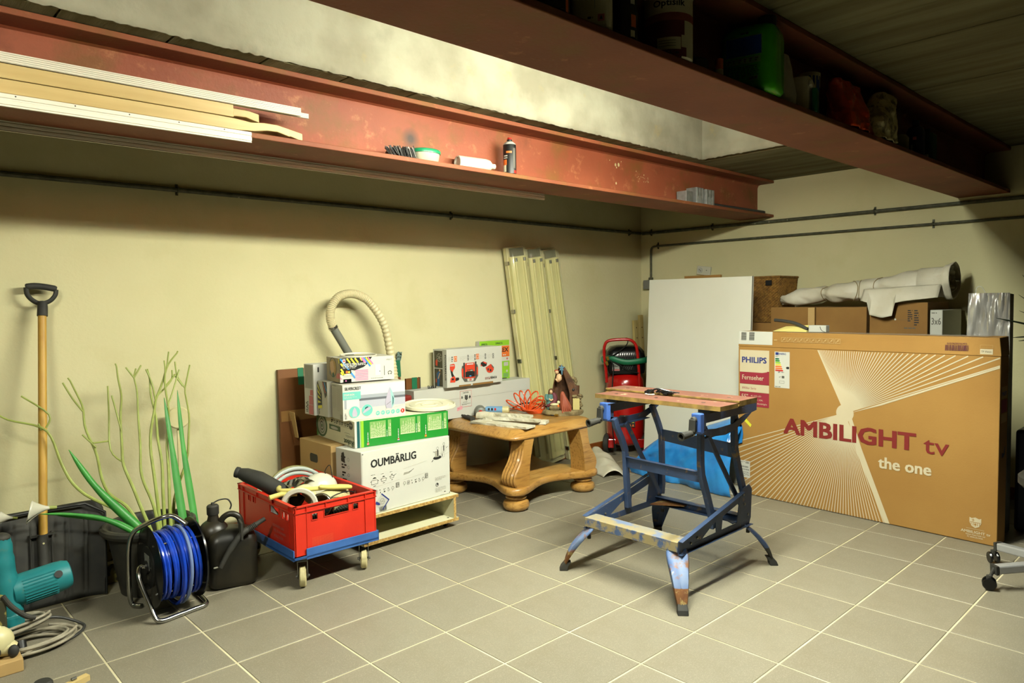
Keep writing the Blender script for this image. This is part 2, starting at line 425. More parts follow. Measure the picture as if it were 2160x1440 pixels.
M('camo', (150,140,72), rough=0.8, c2=(58,56,32), scale=22, lo=0.47, hi=0.53)
M('orangebag', (250,90,26), rough=0.4, c2=(200,60,18), scale=12)
M('cardlite', (206,168,104), rough=0.8, var=0.05)
M('skyblue', (120,170,210), rough=0.5, var=0.05)
M('dirt', (60,44,28), rough=0.95, var=0.3)
M('hosegrey', (176,184,176), rough=0.35, var=0.1)
M('olivehose', (128,122,70), rough=0.4, var=0.1)
M('wheelcream', (216,204,150), rough=0.6, c2=(96,78,44), scale=14, lo=0.5, hi=0.75)
M('cratelite', (242,110,70), rough=0.4, var=0.05)
M('wmblue2', (66,104,180), rough=0.45, c2=(58,92,160), scale=12)
M('cream2', (236,232,198), rough=0.6, var=0.05)
M('palegrey', (196,196,184), rough=0.6, var=0.05)
M('sage', (96,120,84), rough=0.6, var=0.06)
M('darkgreen', (36,74,40), rough=0.6, var=0.06)
M('papershade2', (186,184,166), rough=0.6, var=0.05)
M('ironpale', (218,222,218), rough=0.5, var=0.04)
M('irongrey', (168,174,180), rough=0.5, var=0.04)
M('ironmid', (190,192,202), rough=0.5, var=0.04)
M('irondark', (104,108,114), rough=0.5, var=0.04)
M('turqlite', (164,208,206), rough=0.5, var=0.06)
M('pinkpale', (238,170,178), rough=0.6, var=0.05)
M('pinklite', (244,150,186), rough=0.6, var=0.05)
M('figpale', (176,160,126), rough=0.6, var=0.1)
M('green2', (70,110,90), rough=0.6, var=0.1)
M('melidd', (230,226,196), rough=0.4, var=0.04)
M('greygreen', (122,146,136), rough=0.4, var=0.2)
M('dkpic', (58,56,42), rough=0.6, c2=(84,80,62), scale=30)
M('drillred', (224,72,42), rough=0.5, var=0.06)
M('cyan2', (34,96,150), rough=0.5, var=0.1)
M('orangehose', (240,92,36), rough=0.3, var=0.08)
M('brass', (196,160,70), rough=0.35, metal=0.8, var=0.1)
M('starblue', (92,136,156), rough=0.6, var=0.1)
M('creamstone', (206,192,122), rough=0.7, var=0.1)
M('clearribbed', (238,236,200), rough=0.07, alpha=0.14, spec=0.9, var=0.02)
M('cord', (150,128,86), rough=0.8, var=0.1)
M('yellowpaper', (232,218,130), rough=0.6, var=0.05)
M('silver', (178,178,176), rough=0.35, metal=0.3, var=0.05)
M('yuccaleaf', (34,46,26), rough=0.5, var=0.2)
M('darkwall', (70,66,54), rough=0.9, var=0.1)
M('frosted', (206,204,176), rough=0.35, var=0.05)
M('lidgreen', (36,150,100), rough=0.35, var=0.05)
M('maroon2', (112,22,24), rough=0.5, var=0.05)
M('bluelabel', (20,80,190), rough=0.5, var=0.05)
M('tubwhite', (244,240,214), rough=0.45, var=0.05)
M('newsprint', (244,234,180), rough=0.7, c2=(170,160,120), scale=26, lo=0.52, hi=0.6)
M('jerryblack', (30,29,24), rough=0.38, c2=(52,46,32), scale=6)
# ------------------------------------------------------------------ floor
P = 0.333
def box_mesh_tile(w, d):
    b = 0.0012; z = 0.0; zb = -0.012
    vs = [(0,0,zb),(w,0,zb),(w,d,zb),(0,d,zb),(0,0,z-b),(w,0,z-b),(w,d,z-b),(0,d,z-b),(b,b,z),(w-b,b,z),(w-b,d-b,z),(b,d-b,z)]
    fs = [(0,1,5,4),(1,2,6,5),(2,3,7,6),(3,0,4,7),(4,5,9,8),(5,6,10,9),(6,7,11,10),(7,4,8,11),(8,9,10,11),(0,3,2,1)]
    me = bpy.data.meshes.new('tile'); me.from_pydata(vs, [], fs); me.materials.append(MAT['tile']); return me
X0, Y0 = -5.6, -6.6
floor = MB('grout').bx(X0, WALL_X, Y0, WALL_Y, -0.06, -0.0022).build('floor'); struct(floor)
TM = {}; rest = MB('tile')
gw = 0.007
for i in range(-17, 9):
    for j in range(-20, 4):
        a = max(i*P+gw/2, X0+0.002); b = min((i+1)*P-gw/2, WALL_X-0.001); c = max(j*P+gw/2, Y0+0.002); d = min((j+1)*P-gw/2, WALL_Y-0.001)
        if b-a < 0.01 or d-c < 0.01: continue
        cx, cy = (a+b)/2, (c+d)/2; dv = Vector((cx+2.28, cy+2.78, -1.25)); dep = dv.dot(fw); sx = dv.dot(r2)
        vis = dep > 1.0 and abs(sx) < dep*0.85 and (dep > 1.9)
        if vis:
            k = (round(b-a, 4), round(d-c, 4))
            if k not in TM: TM[k] = box_mesh_tile(b-a, d-c)
            o = bpy.data.objects.new('tile', TM[k]); COL.objects.link(o); o.location = (a, c, random.uniform(-0.0004, 0.0003)); o.parent = floor
        else: rest.bx(a, b, c, d, -0.012, 0)
o = rest.build('tile_field', floor); o['kind'] = 'stuff'

# ------------------------------------------------------------------ walls
struct(MB('wall').bx(X0-0.2, WALL_X+0.2, WALL_Y, WALL_Y+0.2, -0.06, 2.9).build('wall_back'))
struct(MB('wall').bx(WALL_X, WALL_X+0.2, Y0-0.2, WALL_Y, -0.06, 2.9).build('wall_right'))
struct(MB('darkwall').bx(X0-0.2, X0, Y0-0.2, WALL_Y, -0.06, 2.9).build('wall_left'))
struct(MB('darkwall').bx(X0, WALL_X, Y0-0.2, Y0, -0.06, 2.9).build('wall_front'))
struct(MB('basewood').bx(X0, WALL_X-0.012, WALL_Y-0.012, WALL_Y, 0.0, 0.075).build('baseboard_back', bevel=0.003))
struct(MB('basewood').bx(WALL_X-0.012, WALL_X, -2.6, WALL_Y-0.012, 0.0, 0.075).build('baseboard_right', bevel=0.003))

# ------------------------------------------------------------------ ceiling: slabs with open joints round a deep plastered recess
ceil = MB('concrete').bx(X0, WALL_X, Y0, WALL_Y, 2.78, 2.86).build('ceiling'); struct(ceil)
RX0, RX1, RY0, RY1 = -3.2, 1.775, -1.40, -0.262
SW = 0.3265; g = 0.007
k = 0; x = 0.195-SW*18
while x < WALL_X-0.02:
    xa, xb = max(x+g/2, X0+0.002), min(x+SW-g/2, WALL_X-0.001)
    if xb-xa > 0.02:
        sp = []
        if xb <= RX0 or xa >= RX1-0.02: sp = [(Y0+0.002, WALL_Y-0.002)]
        else: sp = [(Y0+0.002, RY0), (RY1, WALL_Y-0.002)]
        for (ya, yb) in sp:
            dz = random.uniform(-0.002, 0.002)
            o = MB('concrete').bx(xa, xb, ya, yb, CEIL+dz, CEIL+0.12).build('ceiling_slab', ceil, bevel=0.002, bseg=1)
    x += SW
fc = MB('concrete').bx(X0, WALL_X, Y0, RY0-0.01, CEIL+0.012, CEIL+0.13)
fc.bx(X0, WALL_X, RY1+0.01, WALL_Y, CEIL+0.012, CEIL+0.13); fc.bx(RX1+0.02, WALL_X, RY0-0.01, RY1+0.01, CEIL+0.012, CEIL+0.13); fc.bx(X0, RX0, RY0-0.01, RY1+0.01, CEIL+0.012, CEIL+0.13)
fc.build('joint_filling', ceil)
def plaster_face(a, b, n=70, inward=(0,-1)):
    """rough plaster face with a ragged lower edge"""
    mb = MB('plaster'); a = Vector(a); b = Vector(b); inw = Vector((inward[0], inward[1], 0))
    def fn(u, v):
        p = a.lerp(b, u); h = CEIL-0.006+0.62*v
        q = noise.noise(Vector((p.x*3, p.y*3, h*3)))*0.004*v+noise.noise(Vector((p.x*14, p.y*14, h*14)))*0.0015
        if v == 0: h += 0.004+0.006*noise.noise(Vector((p.x*45, p.y*45, 0)))
        return (p.x+inw.x*(0.012+q), p.y+inw.y*(0.012+q), h)
    mb.grid(fn, n*3, 14)
    return mb
plaster_face((RX0,RY1,0), (RX1,RY1,0), 160, (0,-1)).build('recess_face', ceil, solid=0.006)
plaster_face((RX1,RY1,0), (RX1,RY0,0), 40, (-1,0)).build('recess_face', ceil, solid=0.006)
plaster_face((RX0,RY0,0), (RX1,RY0,0), 80, (0,1)).build('recess_face', ceil, solid=0.006)
plaster_face((RX0,RY0,0), (RX0,RY1,0), 30, (1,0)).build('recess_face', ceil, solid=0.006)
MB('plaster').bx(RX0, RX1, RY0, RY1, 2.74, 2.78).build('recess_top', ceil)

# ------------------------------------------------------------------ steel beams
def beam(y0, y1, label, web='redbeam'):
    t = thing('steel_beam', label, 'beam', (0, (y0+y1)/2, 1.873))
    zc0, zc1, ft, wt = 1.873, 2.149, 0.020, 0.012; ym = (y0+y1)/2
    def flange(z0, z1, nm):
        MB('redbeam').bx(X0+0.01, WALL_X, y0, y1, z0, z1).build(nm, t, bevel=0.003)
    flange(zc0, zc0+ft, 'lower_flange'); flange(zc1-ft, zc1, 'upper_flange')
    w = MB('redbeam'); r = 0.024
    pr = [(ym-wt/2-r, zc0+ft), (ym-wt/2-r*0.35, zc0+ft+r*0.2), (ym-wt/2, zc0+ft+r), (ym-wt/2, zc1-ft-r), (ym-wt/2-r*0.35, zc1-ft-r*0.2), (ym-wt/2-r, zc1-ft),
          (ym+wt/2+r, zc1-ft), (ym+wt/2+r*0.35, zc1-ft-r*0.2), (ym+wt/2, zc1-ft-r), (ym+wt/2, zc0+ft+r), (ym+wt/2+r*0.35, zc0+ft+r*0.2), (ym+wt/2+r, zc0+ft)]
    w.prism(pr, X0+0.01, WALL_X, 'x', smooth=True); w.names[0] = web; w.build('web', t)
    return t
B1 = beam(-0.190, 0.090, 'red primed steel beam nearest the back wall, boards and a spray can on it', 'redweb')
B2 = beam(-1.692, -1.412, 'red primed steel beam in the foreground carrying paint pots and a green canister')

# ------------------------------------------------------------------ lamp hanging in the recess behind the front beam
m = bpy.data.materials.new('tube_light'); m.use_nodes = True; nt = m.node_tree; nt.nodes.clear()
e = nt.nodes.new('ShaderNodeEmission'); e.inputs[0].default_value = LAMP_COLOR+(1,); e.inputs[1].default_value = LAMP_POWER
oo = nt.nodes.new('ShaderNodeOutputMaterial'); nt.links.new(e.outputs[0], oo.inputs[0]); MAT['tube_light'] = m
def batten(label, x0, x1, y, z, nm='strip_lamp'):
    lt = thing(nm, label, 'lamp', ((x0+x1)/2, y, z))
    MB('white').bx(x0-0.03, x1+0.03, y-0.055, y+0.055, z+0.016, z+0.06).build('housing', lt, bevel=0.004)
    for x in (x0+0.2, x1-0.2): MB('steel').tube([(x,y,z+0.06),(x,y,2.75)], 0.003, 6).build('hanger', lt)
    MB('tube_light').bx(x0, x1, y-0.05, y+0.05, z-0.014, z+0.015).build('diffuser', lt)
batten('white strip lamp hanging in the ceiling recess', -0.75, 0.75, -1.275, 2.10)
batten('second white strip lamp in the recess, lower and further from the right wall', -2.75, -2.35, -1.275, 2.03)

# ------------------------------------------------------------------ conduits
def conduit(label, pts, r, clamps, nrm):
    t = thing('conduit', label, 'pipe', pts[0])
    MB('conduit').tube(pts, r, 10).build('pipe', t)
    for c in clamps:
        c = Vector(c); n = Vector(nrm)
        d = (Vector(pts[-1])-Vector(pts[0])).normalized(); mb = MB('conduit')
        cr = d.cross(n).normalized()
        mb.tube([c+n*(r*1.25)*math.cos(a)+cr*(r*1.3)*math.sin(a) for a in [2*PI*k/10 for k in range(10)]], 0.004, 6, closed=True)
        mb.bar(c-n*0.012+Vector((0,0,-0.026)), c-n*0.012+Vector((0,0,0.030)), 0.012, 0.006, nrm)
        mb.build('clamp', t)
    return t
yw = WALL_Y-0.018; zp = 1.847
conduit('long dusty conduit running along the back wall', [(X0+0.1,yw,zp),(WALL_X-0.03,yw,zp)], 0.0125, [(-1.02,yw,zp),(0.75,yw,zp),(2.72,yw,zp)], (0,-1,0))
xw = WALL_X-0.018
conduit('upper dusty conduit running along the right wall', [(xw,WALL_Y-0.03,zp-0.003),(xw,Y0+0.2,zp-0.02)], 0.0125, [(xw,0.93,zp),(xw,0.33,zp-0.004),(xw,-0.92,zp-0.006)], (-1,0,0))
lowp = [(xw,0.927,1.45),(xw,0.927,1.69)]+[(xw,0.927-0.035*(1-math.cos(a)),1.69+0.035*math.sin(a)) for a in (0.4,0.8,1.2,1.57)]+[(xw,0.4,1.727),(xw,-1.0,1.722),(xw,-3.0,1.715)]
conduit('lower conduit on the right wall bending down to a junction box', lowp, 0.009, [(xw,0.86,1.728),(xw,-1.28,1.722)], (-1,0,0))
t = thing('junction_box', 'small grey junction box under the lower conduit in the corner', 'socket', (xw,0.93,1.36))
MB('grey').bx(WALL_X-0.045, WALL_X, 0.905, 0.995, 1.355, 1.435).build('housing', t, bevel=0.006)
MB('conduit').bx(WALL_X-0.034, WALL_X-0.004, 0.912, 0.945, 1.435, 1.458).build('gland', t, bevel=0.004)
# ------------------------------------------------------------------ folding workbench
wb = thing('workbench', 'blue folding workbench with worn red wooden jaws standing on the tiled floor', 'workbench', (0.48, -0.885, 0))
# jaws: two boards, chipped edges
def jaw(x0, x1, y0, y1, z0, z1, nm):
    mb = MB('jaw'); mb.add([(x0,y0,z1),(x1,y0,z1),(x1,y1,z1),(x0,y1,z1)], [(0,1,2,3)])
    mb.use('jawedge'); a = [(x0,y0,z0),(x1,y0,z0),(x1,y1,z0),(x0,y1,z0),(x0,y0,z1),(x1,y0,z1),(x1,y1,z1),(x0,y1,z1)]
    mb.add(a, [(0,3,2,1),(0,1,5,4),(1,2,6,5),(2,3,7,6),(3,0,4,7)])
    o = mb.build(nm, wb); return o
j1 = jaw(0.372, 0.518, -1.222, -0.541, 0.782, 0.802, 'jaw')
j2 = jaw(0.548, 0.698, -1.215, -0.470, 0.785, 0.8085, 'jaw')
mb = MB('jawedge').bx(0.538, 0.5482, -1.215, -0.470, 0.785, 0.791); mb.bx(0.541, 0.5482, -1.215, -0.47, 0.801, 0.8085); mb.build('vee_groove', j2)
mb = MB('black')
for (x, y) in ((0.44,-0.62),(0.44,-0.85),(0.44,-1.1),(0.62,-0.55),(0.62,-0.85),(0.62,-1.12)): mb.lathe([(0.009,0),(0.009,0.0006)], 14, (x,y,0.802 if x < 0.53 else 0.8085))
mb.build('dog_holes', wb, stuff=True)
# black worn clamps lying across the slit
t = thing('clamp', 'dark tarnished metal clip lying across the slit between the jaws', 'clip', (0.55, -0.80, 0.802))
mb = MB('blackgloss'); R = random.Random(4)
for k in range(26):
    a = R.uniform(-1, 1); y = -0.80+a*0.07; x = 0.535+0.025*R.uniform(-1, 1)-0.1*(y+0.80); z = 0.809+R.uniform(0, 0.016)*(1-abs(a)*0.5)
    mb.ball((x, y, z), R.uniform(0.005, 0.010), (1.3, 1.5, 0.7), 7, 5)
mb.tube(cat([(0.50,-0.76,0.808),(0.53,-0.79,0.83),(0.56,-0.83,0.82),(0.60,-0.87,0.808)],5), 0.0045, 7)
mb.use('foam'); 
for k in range(5): mb.ball((0.50+R.uniform(-.012,.012), -0.775+R.uniform(-.02,.02), 0.806), 0.006, (1.3,1.3,.6), 7, 5)
mb.build('spring', t)
YL, YR = -0.632, -1.136
def sideplate(y, s, nm):
    """triangular pressed side panel with two windows; s = outward sign"""
    pt = 0.003
    mb = MB('wmblue')
    def bar2(a, b, wa, wb_=None):
        wb_ = wb_ or wa; a = Vector(a); b = Vector(b); d = (b-a).normalized(); n = Vector((-d.y, d.x))
        q = [a-n*wa/2, b-n*wb_/2, b+n*wb_/2, a+n*wa/2]
        mb.prism([(p.x, p.y) for p in q], y-pt/2, y+pt/2, 'y')
    # outline: bottom rail, top rail, back post, uprights
    mb.prism([(0.19,0.196),(0.775,0.196),(0.79,0.225),(0.60,0.226),(0.38,0.222),(0.30,0.220),(0.19,0.248)], y-pt/2, y+pt/2, 'y')
    mb.prism([(0.19,0.246),(0.30,0.219),(0.37,0.222),(0.45,0.262),(0.68,0.314),(0.70,0.36),(0.45,0.300),(0.19,0.252)], y-pt/2, y+pt/2, 'y')
    mb.prism([(0.482,0.222),(0.528,0.224),(0.540,0.285),(0.500,0.300),(0.478,0.275)], y-pt*0.6, y+pt*0.6, 'y')
    mb.prism([(0.66,0.222),(0.79,0.222),(0.80,0.36),(0.775,0.385),(0.715,0.375),(0.685,0.33)], y-pt*0.6, y+pt*0.6, 'y')
    # flanges
    mb.bar((0.19,y+s*0.010,0.252),(0.70,y+s*0.010,0.364), 0.022, 0.003, (0,0,1))
    mb.bar((0.19,y+s*0.008,0.196),(0.785,y+s*0.008,0.196), 0.018, 0.003, (0,0,1))
    o = mb.build(nm, wb, bevel=0.001, bseg=1)
    b2 = MB('steel')
    for (x, z) in ((0.33,0.236),(0.28,0.224),(0.73,0.30),(0.76,0.245),(0.72,0.345)): b2.lathe([(0.006,0),(0.006,0.003),(0.003,0.005)], 8, (x, y-0.002, z), (0,-1,0))
    b2.build('rivets', o, stuff=True)
sideplate(YL, 1, 'side_plate'); sideplate(YR, -1, 'side_plate')
# step channel and rear rail
mb = MB('wmstep'); mb.bx(0.186, 0.262, YR, YL, 0.2465, 0.250); mb.use('wmworn'); mb.bx(0.183, 0.1862, YR, YL, 0.208, 0.250); mb.bx(0.262, 0.265, YR, YL, 0.225, 0.250); mb.build('step_board', wb, bevel=0.001, bseg=1)
mb = MB('wmblue').bx(0.770, 0.774, YR, YL, 0.198, 0.238).bx(0.735, 0.774, YR, YL, 0.236, 0.239).bx(0.735,0.774,YR,YL,0.197,0.2)
mb.build('rear_rail', wb)
mb = MB('rustleg'); mb.prism([(0.66,-0.655),(0.775,-0.655),(0.775,-0.80),(0.75,-0.80)], 0.215, 0.219, 'z'); mb.build('corner_gusset', wb)
mb = MB('wmblue'); mb.prism([(0.66,YR+0.02),(0.775,YR+0.02),(0.775,-0.97),(0.75,-0.97)], 0.215, 0.219, 'z'); mb.build('corner_gusset', wb)
# splayed legs: channel-shaped pressed steel with rubber boots
def leg(top, foot, mat1, mat2, nm='leg'):
    top = Vector(top); foot = Vector(foot); d = foot-top; out = Vector((d.x, d.y, 0)).normalized(); sd = Vector((-out.y, out.x, 0))
    N = 8; rows = []
    mb = MB(mat1)
    for k in range(N+1):
        t = k/N; c = top+d*t; w = (0.072*(1-t)**0.8+0.030)*(1.0 if t > 0.15 else 0.8+t*1.33); dp = 0.012+0.022*math.sin(PI*min(1, t*1.1))
        bow = out*(0.018*math.sin(PI*t))
        rows.append([c+bow-sd*w*0.5-out*dp*0.2, c+bow-sd*w*0.42+out*dp*0.45, c+bow-sd*w*0.1+out*dp*0.6, c+bow+out*dp*0.45, c+bow+sd*w*0.1+out*dp*0.6, c+bow+sd*w*0.42+out*dp*0.45, c+bow+sd*w*0.5-out*dp*0.2])
    vs = [p for r in rows for p in r]; n = 7
    for k in range(N):
        mb.use(mat1 if k < N*0.58 else mat2)
        mb.add([p for p in rows[k]]+[p for p in rows[k+1]], [(i, i+1, i+8, i+7) for i in range(6)], True)
    o = mb.build(nm, wb, solid=0.003, weld=True, ang=60)
    # boot
    b = MB('blackrub'); c = foot-d.normalized()*0.022
    ax = d.normalized()
    for wv, hv, q in ((0.020,0.018,-0.028),(0.022,0.020,-0.005),(0.023,0.022,0.014)): pass
    P = []
    for (q, wv, dv) in ((-0.030,0.019,0.015),(-0.004,0.021,0.017)):
        cc = foot+ax*q
        P += [cc-sd*wv-out*dv, cc+sd*wv-out*dv, cc+sd*wv+out*dv, cc-sd*wv+out*dv]
    base = Vector((foot.x, foot.y, 0))+out*0.004
    P += [base-sd*0.022-out*0.02, base+sd*0.022-out*0.02, base+sd*0.022+out*0.018, base-sd*0.022+out*0.018]
    fs = [(3,2,1,0)]
    for a in (0, 4):
        for i in range(4): fs.append((a+i, a+(i+1)%4, a+4+(i+1)%4, a+4+i))
    fs.append((8,9,10,11))
    b.add(P, fs); b.build('rubber_foot', o, bevel=0.003)
    # pivot lug
    return o
leg((0.222,-0.660,0.215),(0.120,-0.556,0.016),'wmleg','rustleg')
leg((0.222,-1.105,0.215),(0.100,-1.215,0.016),'wmleg','rustleg')
leg((0.755,-1.105,0.205),(0.858,-1.212,0.016),'wmblue','blackrub')
leg((0.755,-0.660,0.205),(0.865,-0.556,0.016),'wmblue','wmblue')
mb = MB('wmblue')
for (x, y) in ((0.197,-0.645),(0.205,-1.125),(0.785,-1.125),(0.785,-0.645)): mb.tube([(x,y,0.215),(x,y,0.165)], 0.007, 8)
mb.use('black')
for (x, y) in ((0.197,-0.645),(0.205,-1.125),(0.785,-1.125),(0.785,-0.645)): mb.tube([(x,y,0.166),(x,y,0.15)], 0.009, 8)
mb.build('pivot_pins', wb, stuff=True)
# H frames
def flat(mb, pts, wd, th=0.022):
    """bent flat-sided channel in the plane y=const through (x,y,z) pts"""
    n = len(pts); L_, R_ = [], []
    for i in range(n):
        a = Vector(pts[max(i-1,0)]); b = Vector(pts[min(i+1,n-1)]); d = (b-a).normalized(); nrm = Vector((d.z,0,-d.x)); c = Vector(pts[i])
        L_.append(c-nrm*wd/2); R_.append(c+nrm*wd/2)
    for sgn in (0,):
        vs = []
        for i in range(n):
            for yy in (-th/2, th/2): vs += [L_[i]+Vector((0,yy,0)), R_[i]+Vector((0,yy,0))]
        fs = []
        for i in range(n-1):
            a = i*4; b = a+4
            fs += [(a,b,b+1,a+1),(a+2,a+3,b+3,b+2),(a,a+2,b+2,b),(a+1,b+1,b+3,a+3)]
        fs += [(0,1,3,2),(4*n-4,4*n-2,4*n-1,4*n-3)]
        mb.add(vs, fs, False)
    return mb
F1 = [(0.385,0,0.690),(0.400,0,0.650),(0.440,0,0.585),(0.468,0,0.525),(0.472,0,0.49),(0.476,0,0.40),(0.486,0,0.30),(0.492,0,0.235)]
F1R = [(0.385,0,0.700),(0.384,0,0.62),(0.385,0,0.54),(0.392,0,0.49),(0.432,0,0.40),(0.468,0,0.31),(0.486,0,0.24)]
F2 = [(0.690,0,0.725),(0.700,0,0.700),(0.745,0,0.62),(0.772,0,0.56),(0.775,0,0.50),(0.776,0,0.40),(0.778,0,0.30),(0.770,0,0.25)]
F2R = [(0.668,0,0.725),(0.666,0,0.65),(0.668,0,0.58),(0.682,0,0.53),(0.722,0,0.42),(0.765,0,0.32),(0.785,0,0.25)]
def shift(p, y): return [(a, y, c) for a, b, c in p]
flat(MB('wmworn' if 0 else 'wmblue'), shift(F1, YL-0.016), 0.030).build('front_upright', wb, bevel=0.003)
flat(MB('wmblue'), shift(F1R, YR+0.016), 0.032).build('front_upright', wb, bevel=0.003)
flat(MB('wmblue'), shift(F2, YL-0.016), 0.030).build('rear_upright', wb, bevel=0.003)
flat(MB('wmblue'), shift(F2R, YR+0.016), 0.034).build('rear_upright', wb, bevel=0.003)
mb = MB('wmblue')
mb.add([(0.470,YL-0.01,0.492),(0.392,YR+0.012,0.505),(0.392,YR+0.012,0.458),(0.474,YL-0.01,0.440),(0.473,YL-0.01,0.492),(0.395,YR+0.012,0.505),(0.395,YR+0.012,0.458),(0.477,YL-0.01,0.440)],
       [(0,3,2,1),(4,5,6,7),(0,1,5,4),(3,7,6,2)])
mb.add([(0.458,YL-0.01,0.4925),(0.380,YR+0.012,0.5055),(0.40,YR+0.012,0.5075),(0.478,YL-0.01,0.4945)], [(0,1,2,3)])
mb.use('sticker').add([(0.4685,YL-0.06,0.474),(0.4645,YL-0.10,0.469),(0.459,YL-0.14,0.473),(0.4545,YL-0.17,0.464),(0.458,YL-0.14,0.462),(0.464,YL-0.10,0.459)], [(0,1,2,3,4,5)])
MAT['sticker_worn'] = None
mb.names[mb.names.index('sticker')] = 'jawedge'
mb.build('crossbar', wb)
mb = MB('wmblue')
mb.add([(0.765,YL-0.01,0.590),(0.672,YR+0.012,0.590),(0.674,YR+0.012,0.520),(0.770,YL-0.01,0.530),(0.768,YL-0.01,0.590),(0.675,YR+0.012,0.590),(0.677,YR+0.012,0.520),(0.773,YL-0.01,0.530)],
       [(0,3,2,1),(4,5,6,7),(0,1,5,4),(3,7,6,2)])
mb.build('crossbar', wb)
for y, A in ((YL-0.038, [(0.45,0,0.665),(0.56,0,0.50),(0.67,0,0.345),(0.72,0,0.27)]), (YR+0.040, [(0.455,0,0.690),(0.54,0,0.575),(0.66,0,0.42),(0.79,0,0.255)])):
    flat(MB('wmblue'), shift(A, y), 0.024, 0.010).build('brace', wb, bevel=0.002)
# clamp arms under the jaws, housings and cranks
def arm(y, s):
    mb = MB('wmblue'); th = 0.004
    top = [(0.330,0.765),(0.80,0.765),(0.838,0.752),(0.838,0.722),(0.79,0.718),(0.74,0.712),(0.60,0.728),(0.46,0.722),(0.37,0.715),(0.33,0.72)]
    for q in ([(0.33,0.765),(0.80,0.768),(0.842,0.76),(0.842,0.728),(0.795,0.722),(0.66,0.726),(0.50,0.722),(0.33,0.720)],
              [(0.33,0.721),(0.40,0.722),(0.40,0.690),(0.36,0.682),(0.33,0.684)],
              [(0.36,0.698),(0.48,0.686),(0.62,0.690),(0.74,0.722),(0.795,0.722),(0.73,0.690),(0.65,0.660),(0.56,0.648),(0.45,0.655),(0.36,0.676)]):
        mb.prism(q, y-th/2, y+th/2, 'y')
    mb.bar((0.33,y-s*0.012,0.766),(0.84,y-s*0.012,0.762), 0.028, 0.003, (0,0,1))
    mb.bar((0.40,y-s*0.012,0.652),(0.66,y-s*0.012,0.662), 0.028, 0.003, (0,0,1))
    a = mb.build('clamp_arm', wb, bevel=0.001, bseg=1)
    hb = MB('wmworn' if 0 else 'dolly'); hb.names[0] = 'dollyblue2' if 0 else 'wmblue2'
    hb.prism([(0.322,0.770),(0.352,0.770),(0.352,0.686),(0.33,0.682),(0.322,0.694)], y-0.023, y+0.023, 'y'); hb.build('screw_housing', wb, bevel=0.004)
    MB('blackrub').bx(0.385, 0.45, y-0.03, y+0.03, 0.766, 0.783).build('slide_block', wb, bevel=0.002)
    MB('blackrub').bx(0.60, 0.68, y-0.03, y+0.03, 0.766, 0.783).build('slide_block', wb, bevel=0.002)
    # crank
    c = MB('blackrub'); yc = y+0.004
    c.lathe([(0.015,0),(0.015,0.012),(0.010,0.016)], 14, (0.318,yc,0.744), (-1,0,0))
    c.prism([(yc-0.014,0.748),(yc+0.014,0.748),(yc+0.017,0.70),(yc+0.011,0.682),(yc-0.011,0.682),(yc-0.016,0.70)], 0.297, 0.309, 'x')
    o = c.build('crank', wb, bevel=0.002)
    c = MB('blackrub'); c.lathe([(0.013,0),(0.015,0.03),(0.017,0.066),(0.019,0.072),(0.012,0.072),(0.012,0.05)], 16, (0.300,yc,0.690), (-1,0.12,-0.10), cap=False)
    c.use('chrome').lathe([(0.0115,-0.004),(0.0155,0.0),(0.0155,0.008)], 14, (0.300,yc,0.690), (-1,0.12,-0.10)); c.build('crank_knob', o)
del MAT['sticker_worn']
arm(YL, 1); arm(YR, -1)
# ------------------------------------------------------------------ big television carton
# front face runs from (1.901,-0.474) to (1.838,-1.892)
A = Vector((1.901,-0.474,0)); Bv = Vector((1.838,-1.892,0)); L_ = (Bv-A).length; ang = math.atan2((Bv-A).y, (Bv-A).x)
tv = thing('television_carton', 'large brown television carton printed with white rays and red lettering', 'box', A, ang)
D = 0.128; H = 0.953; H2 = 1.048
# local frame: x along the front face, -y... depth goes to local +y (away from the viewer)
def loc(mb): mb.T = XF[tv.name].copy(); return mb
mb = loc(MB('carton'))
mb.bx(-0.02, L_, 0, D, 0.003, H); mb.build('body', tv, bevel=0.004)
lid = loc(MB('carton'))
ins = 0.012
vs = [(-0.02,-0.002,H),(L_+0.003,-0.004,H),(L_+0.003,D+0.002,H),(-0.02,D+0.002,H),(-0.016,0.002,H2),(L_-0.008,0.005,H2-0.004),(L_-0.002,D,H2),(-0.016,D,H2)]
lid.add(vs, [(0,3,2,1),(4,5,6,7),(0,1,5,4),(1,2,6,5),(2,3,7,6),(3,0,4,7)])
lo_ = lid.build('lid', tv, bevel=0.003)
X = XF[tv.name].to_3x3(); Ux = X @ Vector((1,0,0))
F = Face(XF[tv.name] @ Vector((0,-0.0008,0)), Ux, (0,0,1))
# starburst
cx, cy = 0.664, 0.592
UL, TOP = -0.018, 0.948
def clip(p, q):
    t = 9.0; dx, dy = q[0]-p[0], q[1]-p[1]
    for (d, lo2, hi2, c) in ((dx, UL, L_-0.003, p[0]), (dy, 0.004, TOP, p[1])):
        if d > 1e-9: t = min(t, (hi2-c)/d)
        elif d < -1e-9: t = min(t, (lo2-c)/d)
    return (p[0]+dx*t, p[1]+dy*t)
def ray_(ang_, w0, w1, r0=0.05):
    p = (cx+r0*math.cos(ang_), cy+r0*math.sin(ang_)); q = clip(p, (cx+3*math.cos(ang_), cy+3*math.sin(ang_)))
    Ln = math.hypot(q[0]-p[0], q[1]-p[1]); n = (-math.sin(ang_), math.cos(ang_)); w = w0+(w1-w0)*min(1, Ln)
    F.poly([(p[0]-n[0]*w0/2,p[1]-n[1]*w0/2),(q[0]-n[0]*w/2,q[1]-n[1]*w/2),(q[0]+n[0]*w/2,q[1]+n[1]*w/2),(p[0]+n[0]*w0/2,p[1]+n[1]*w0/2)], 'rayprint')
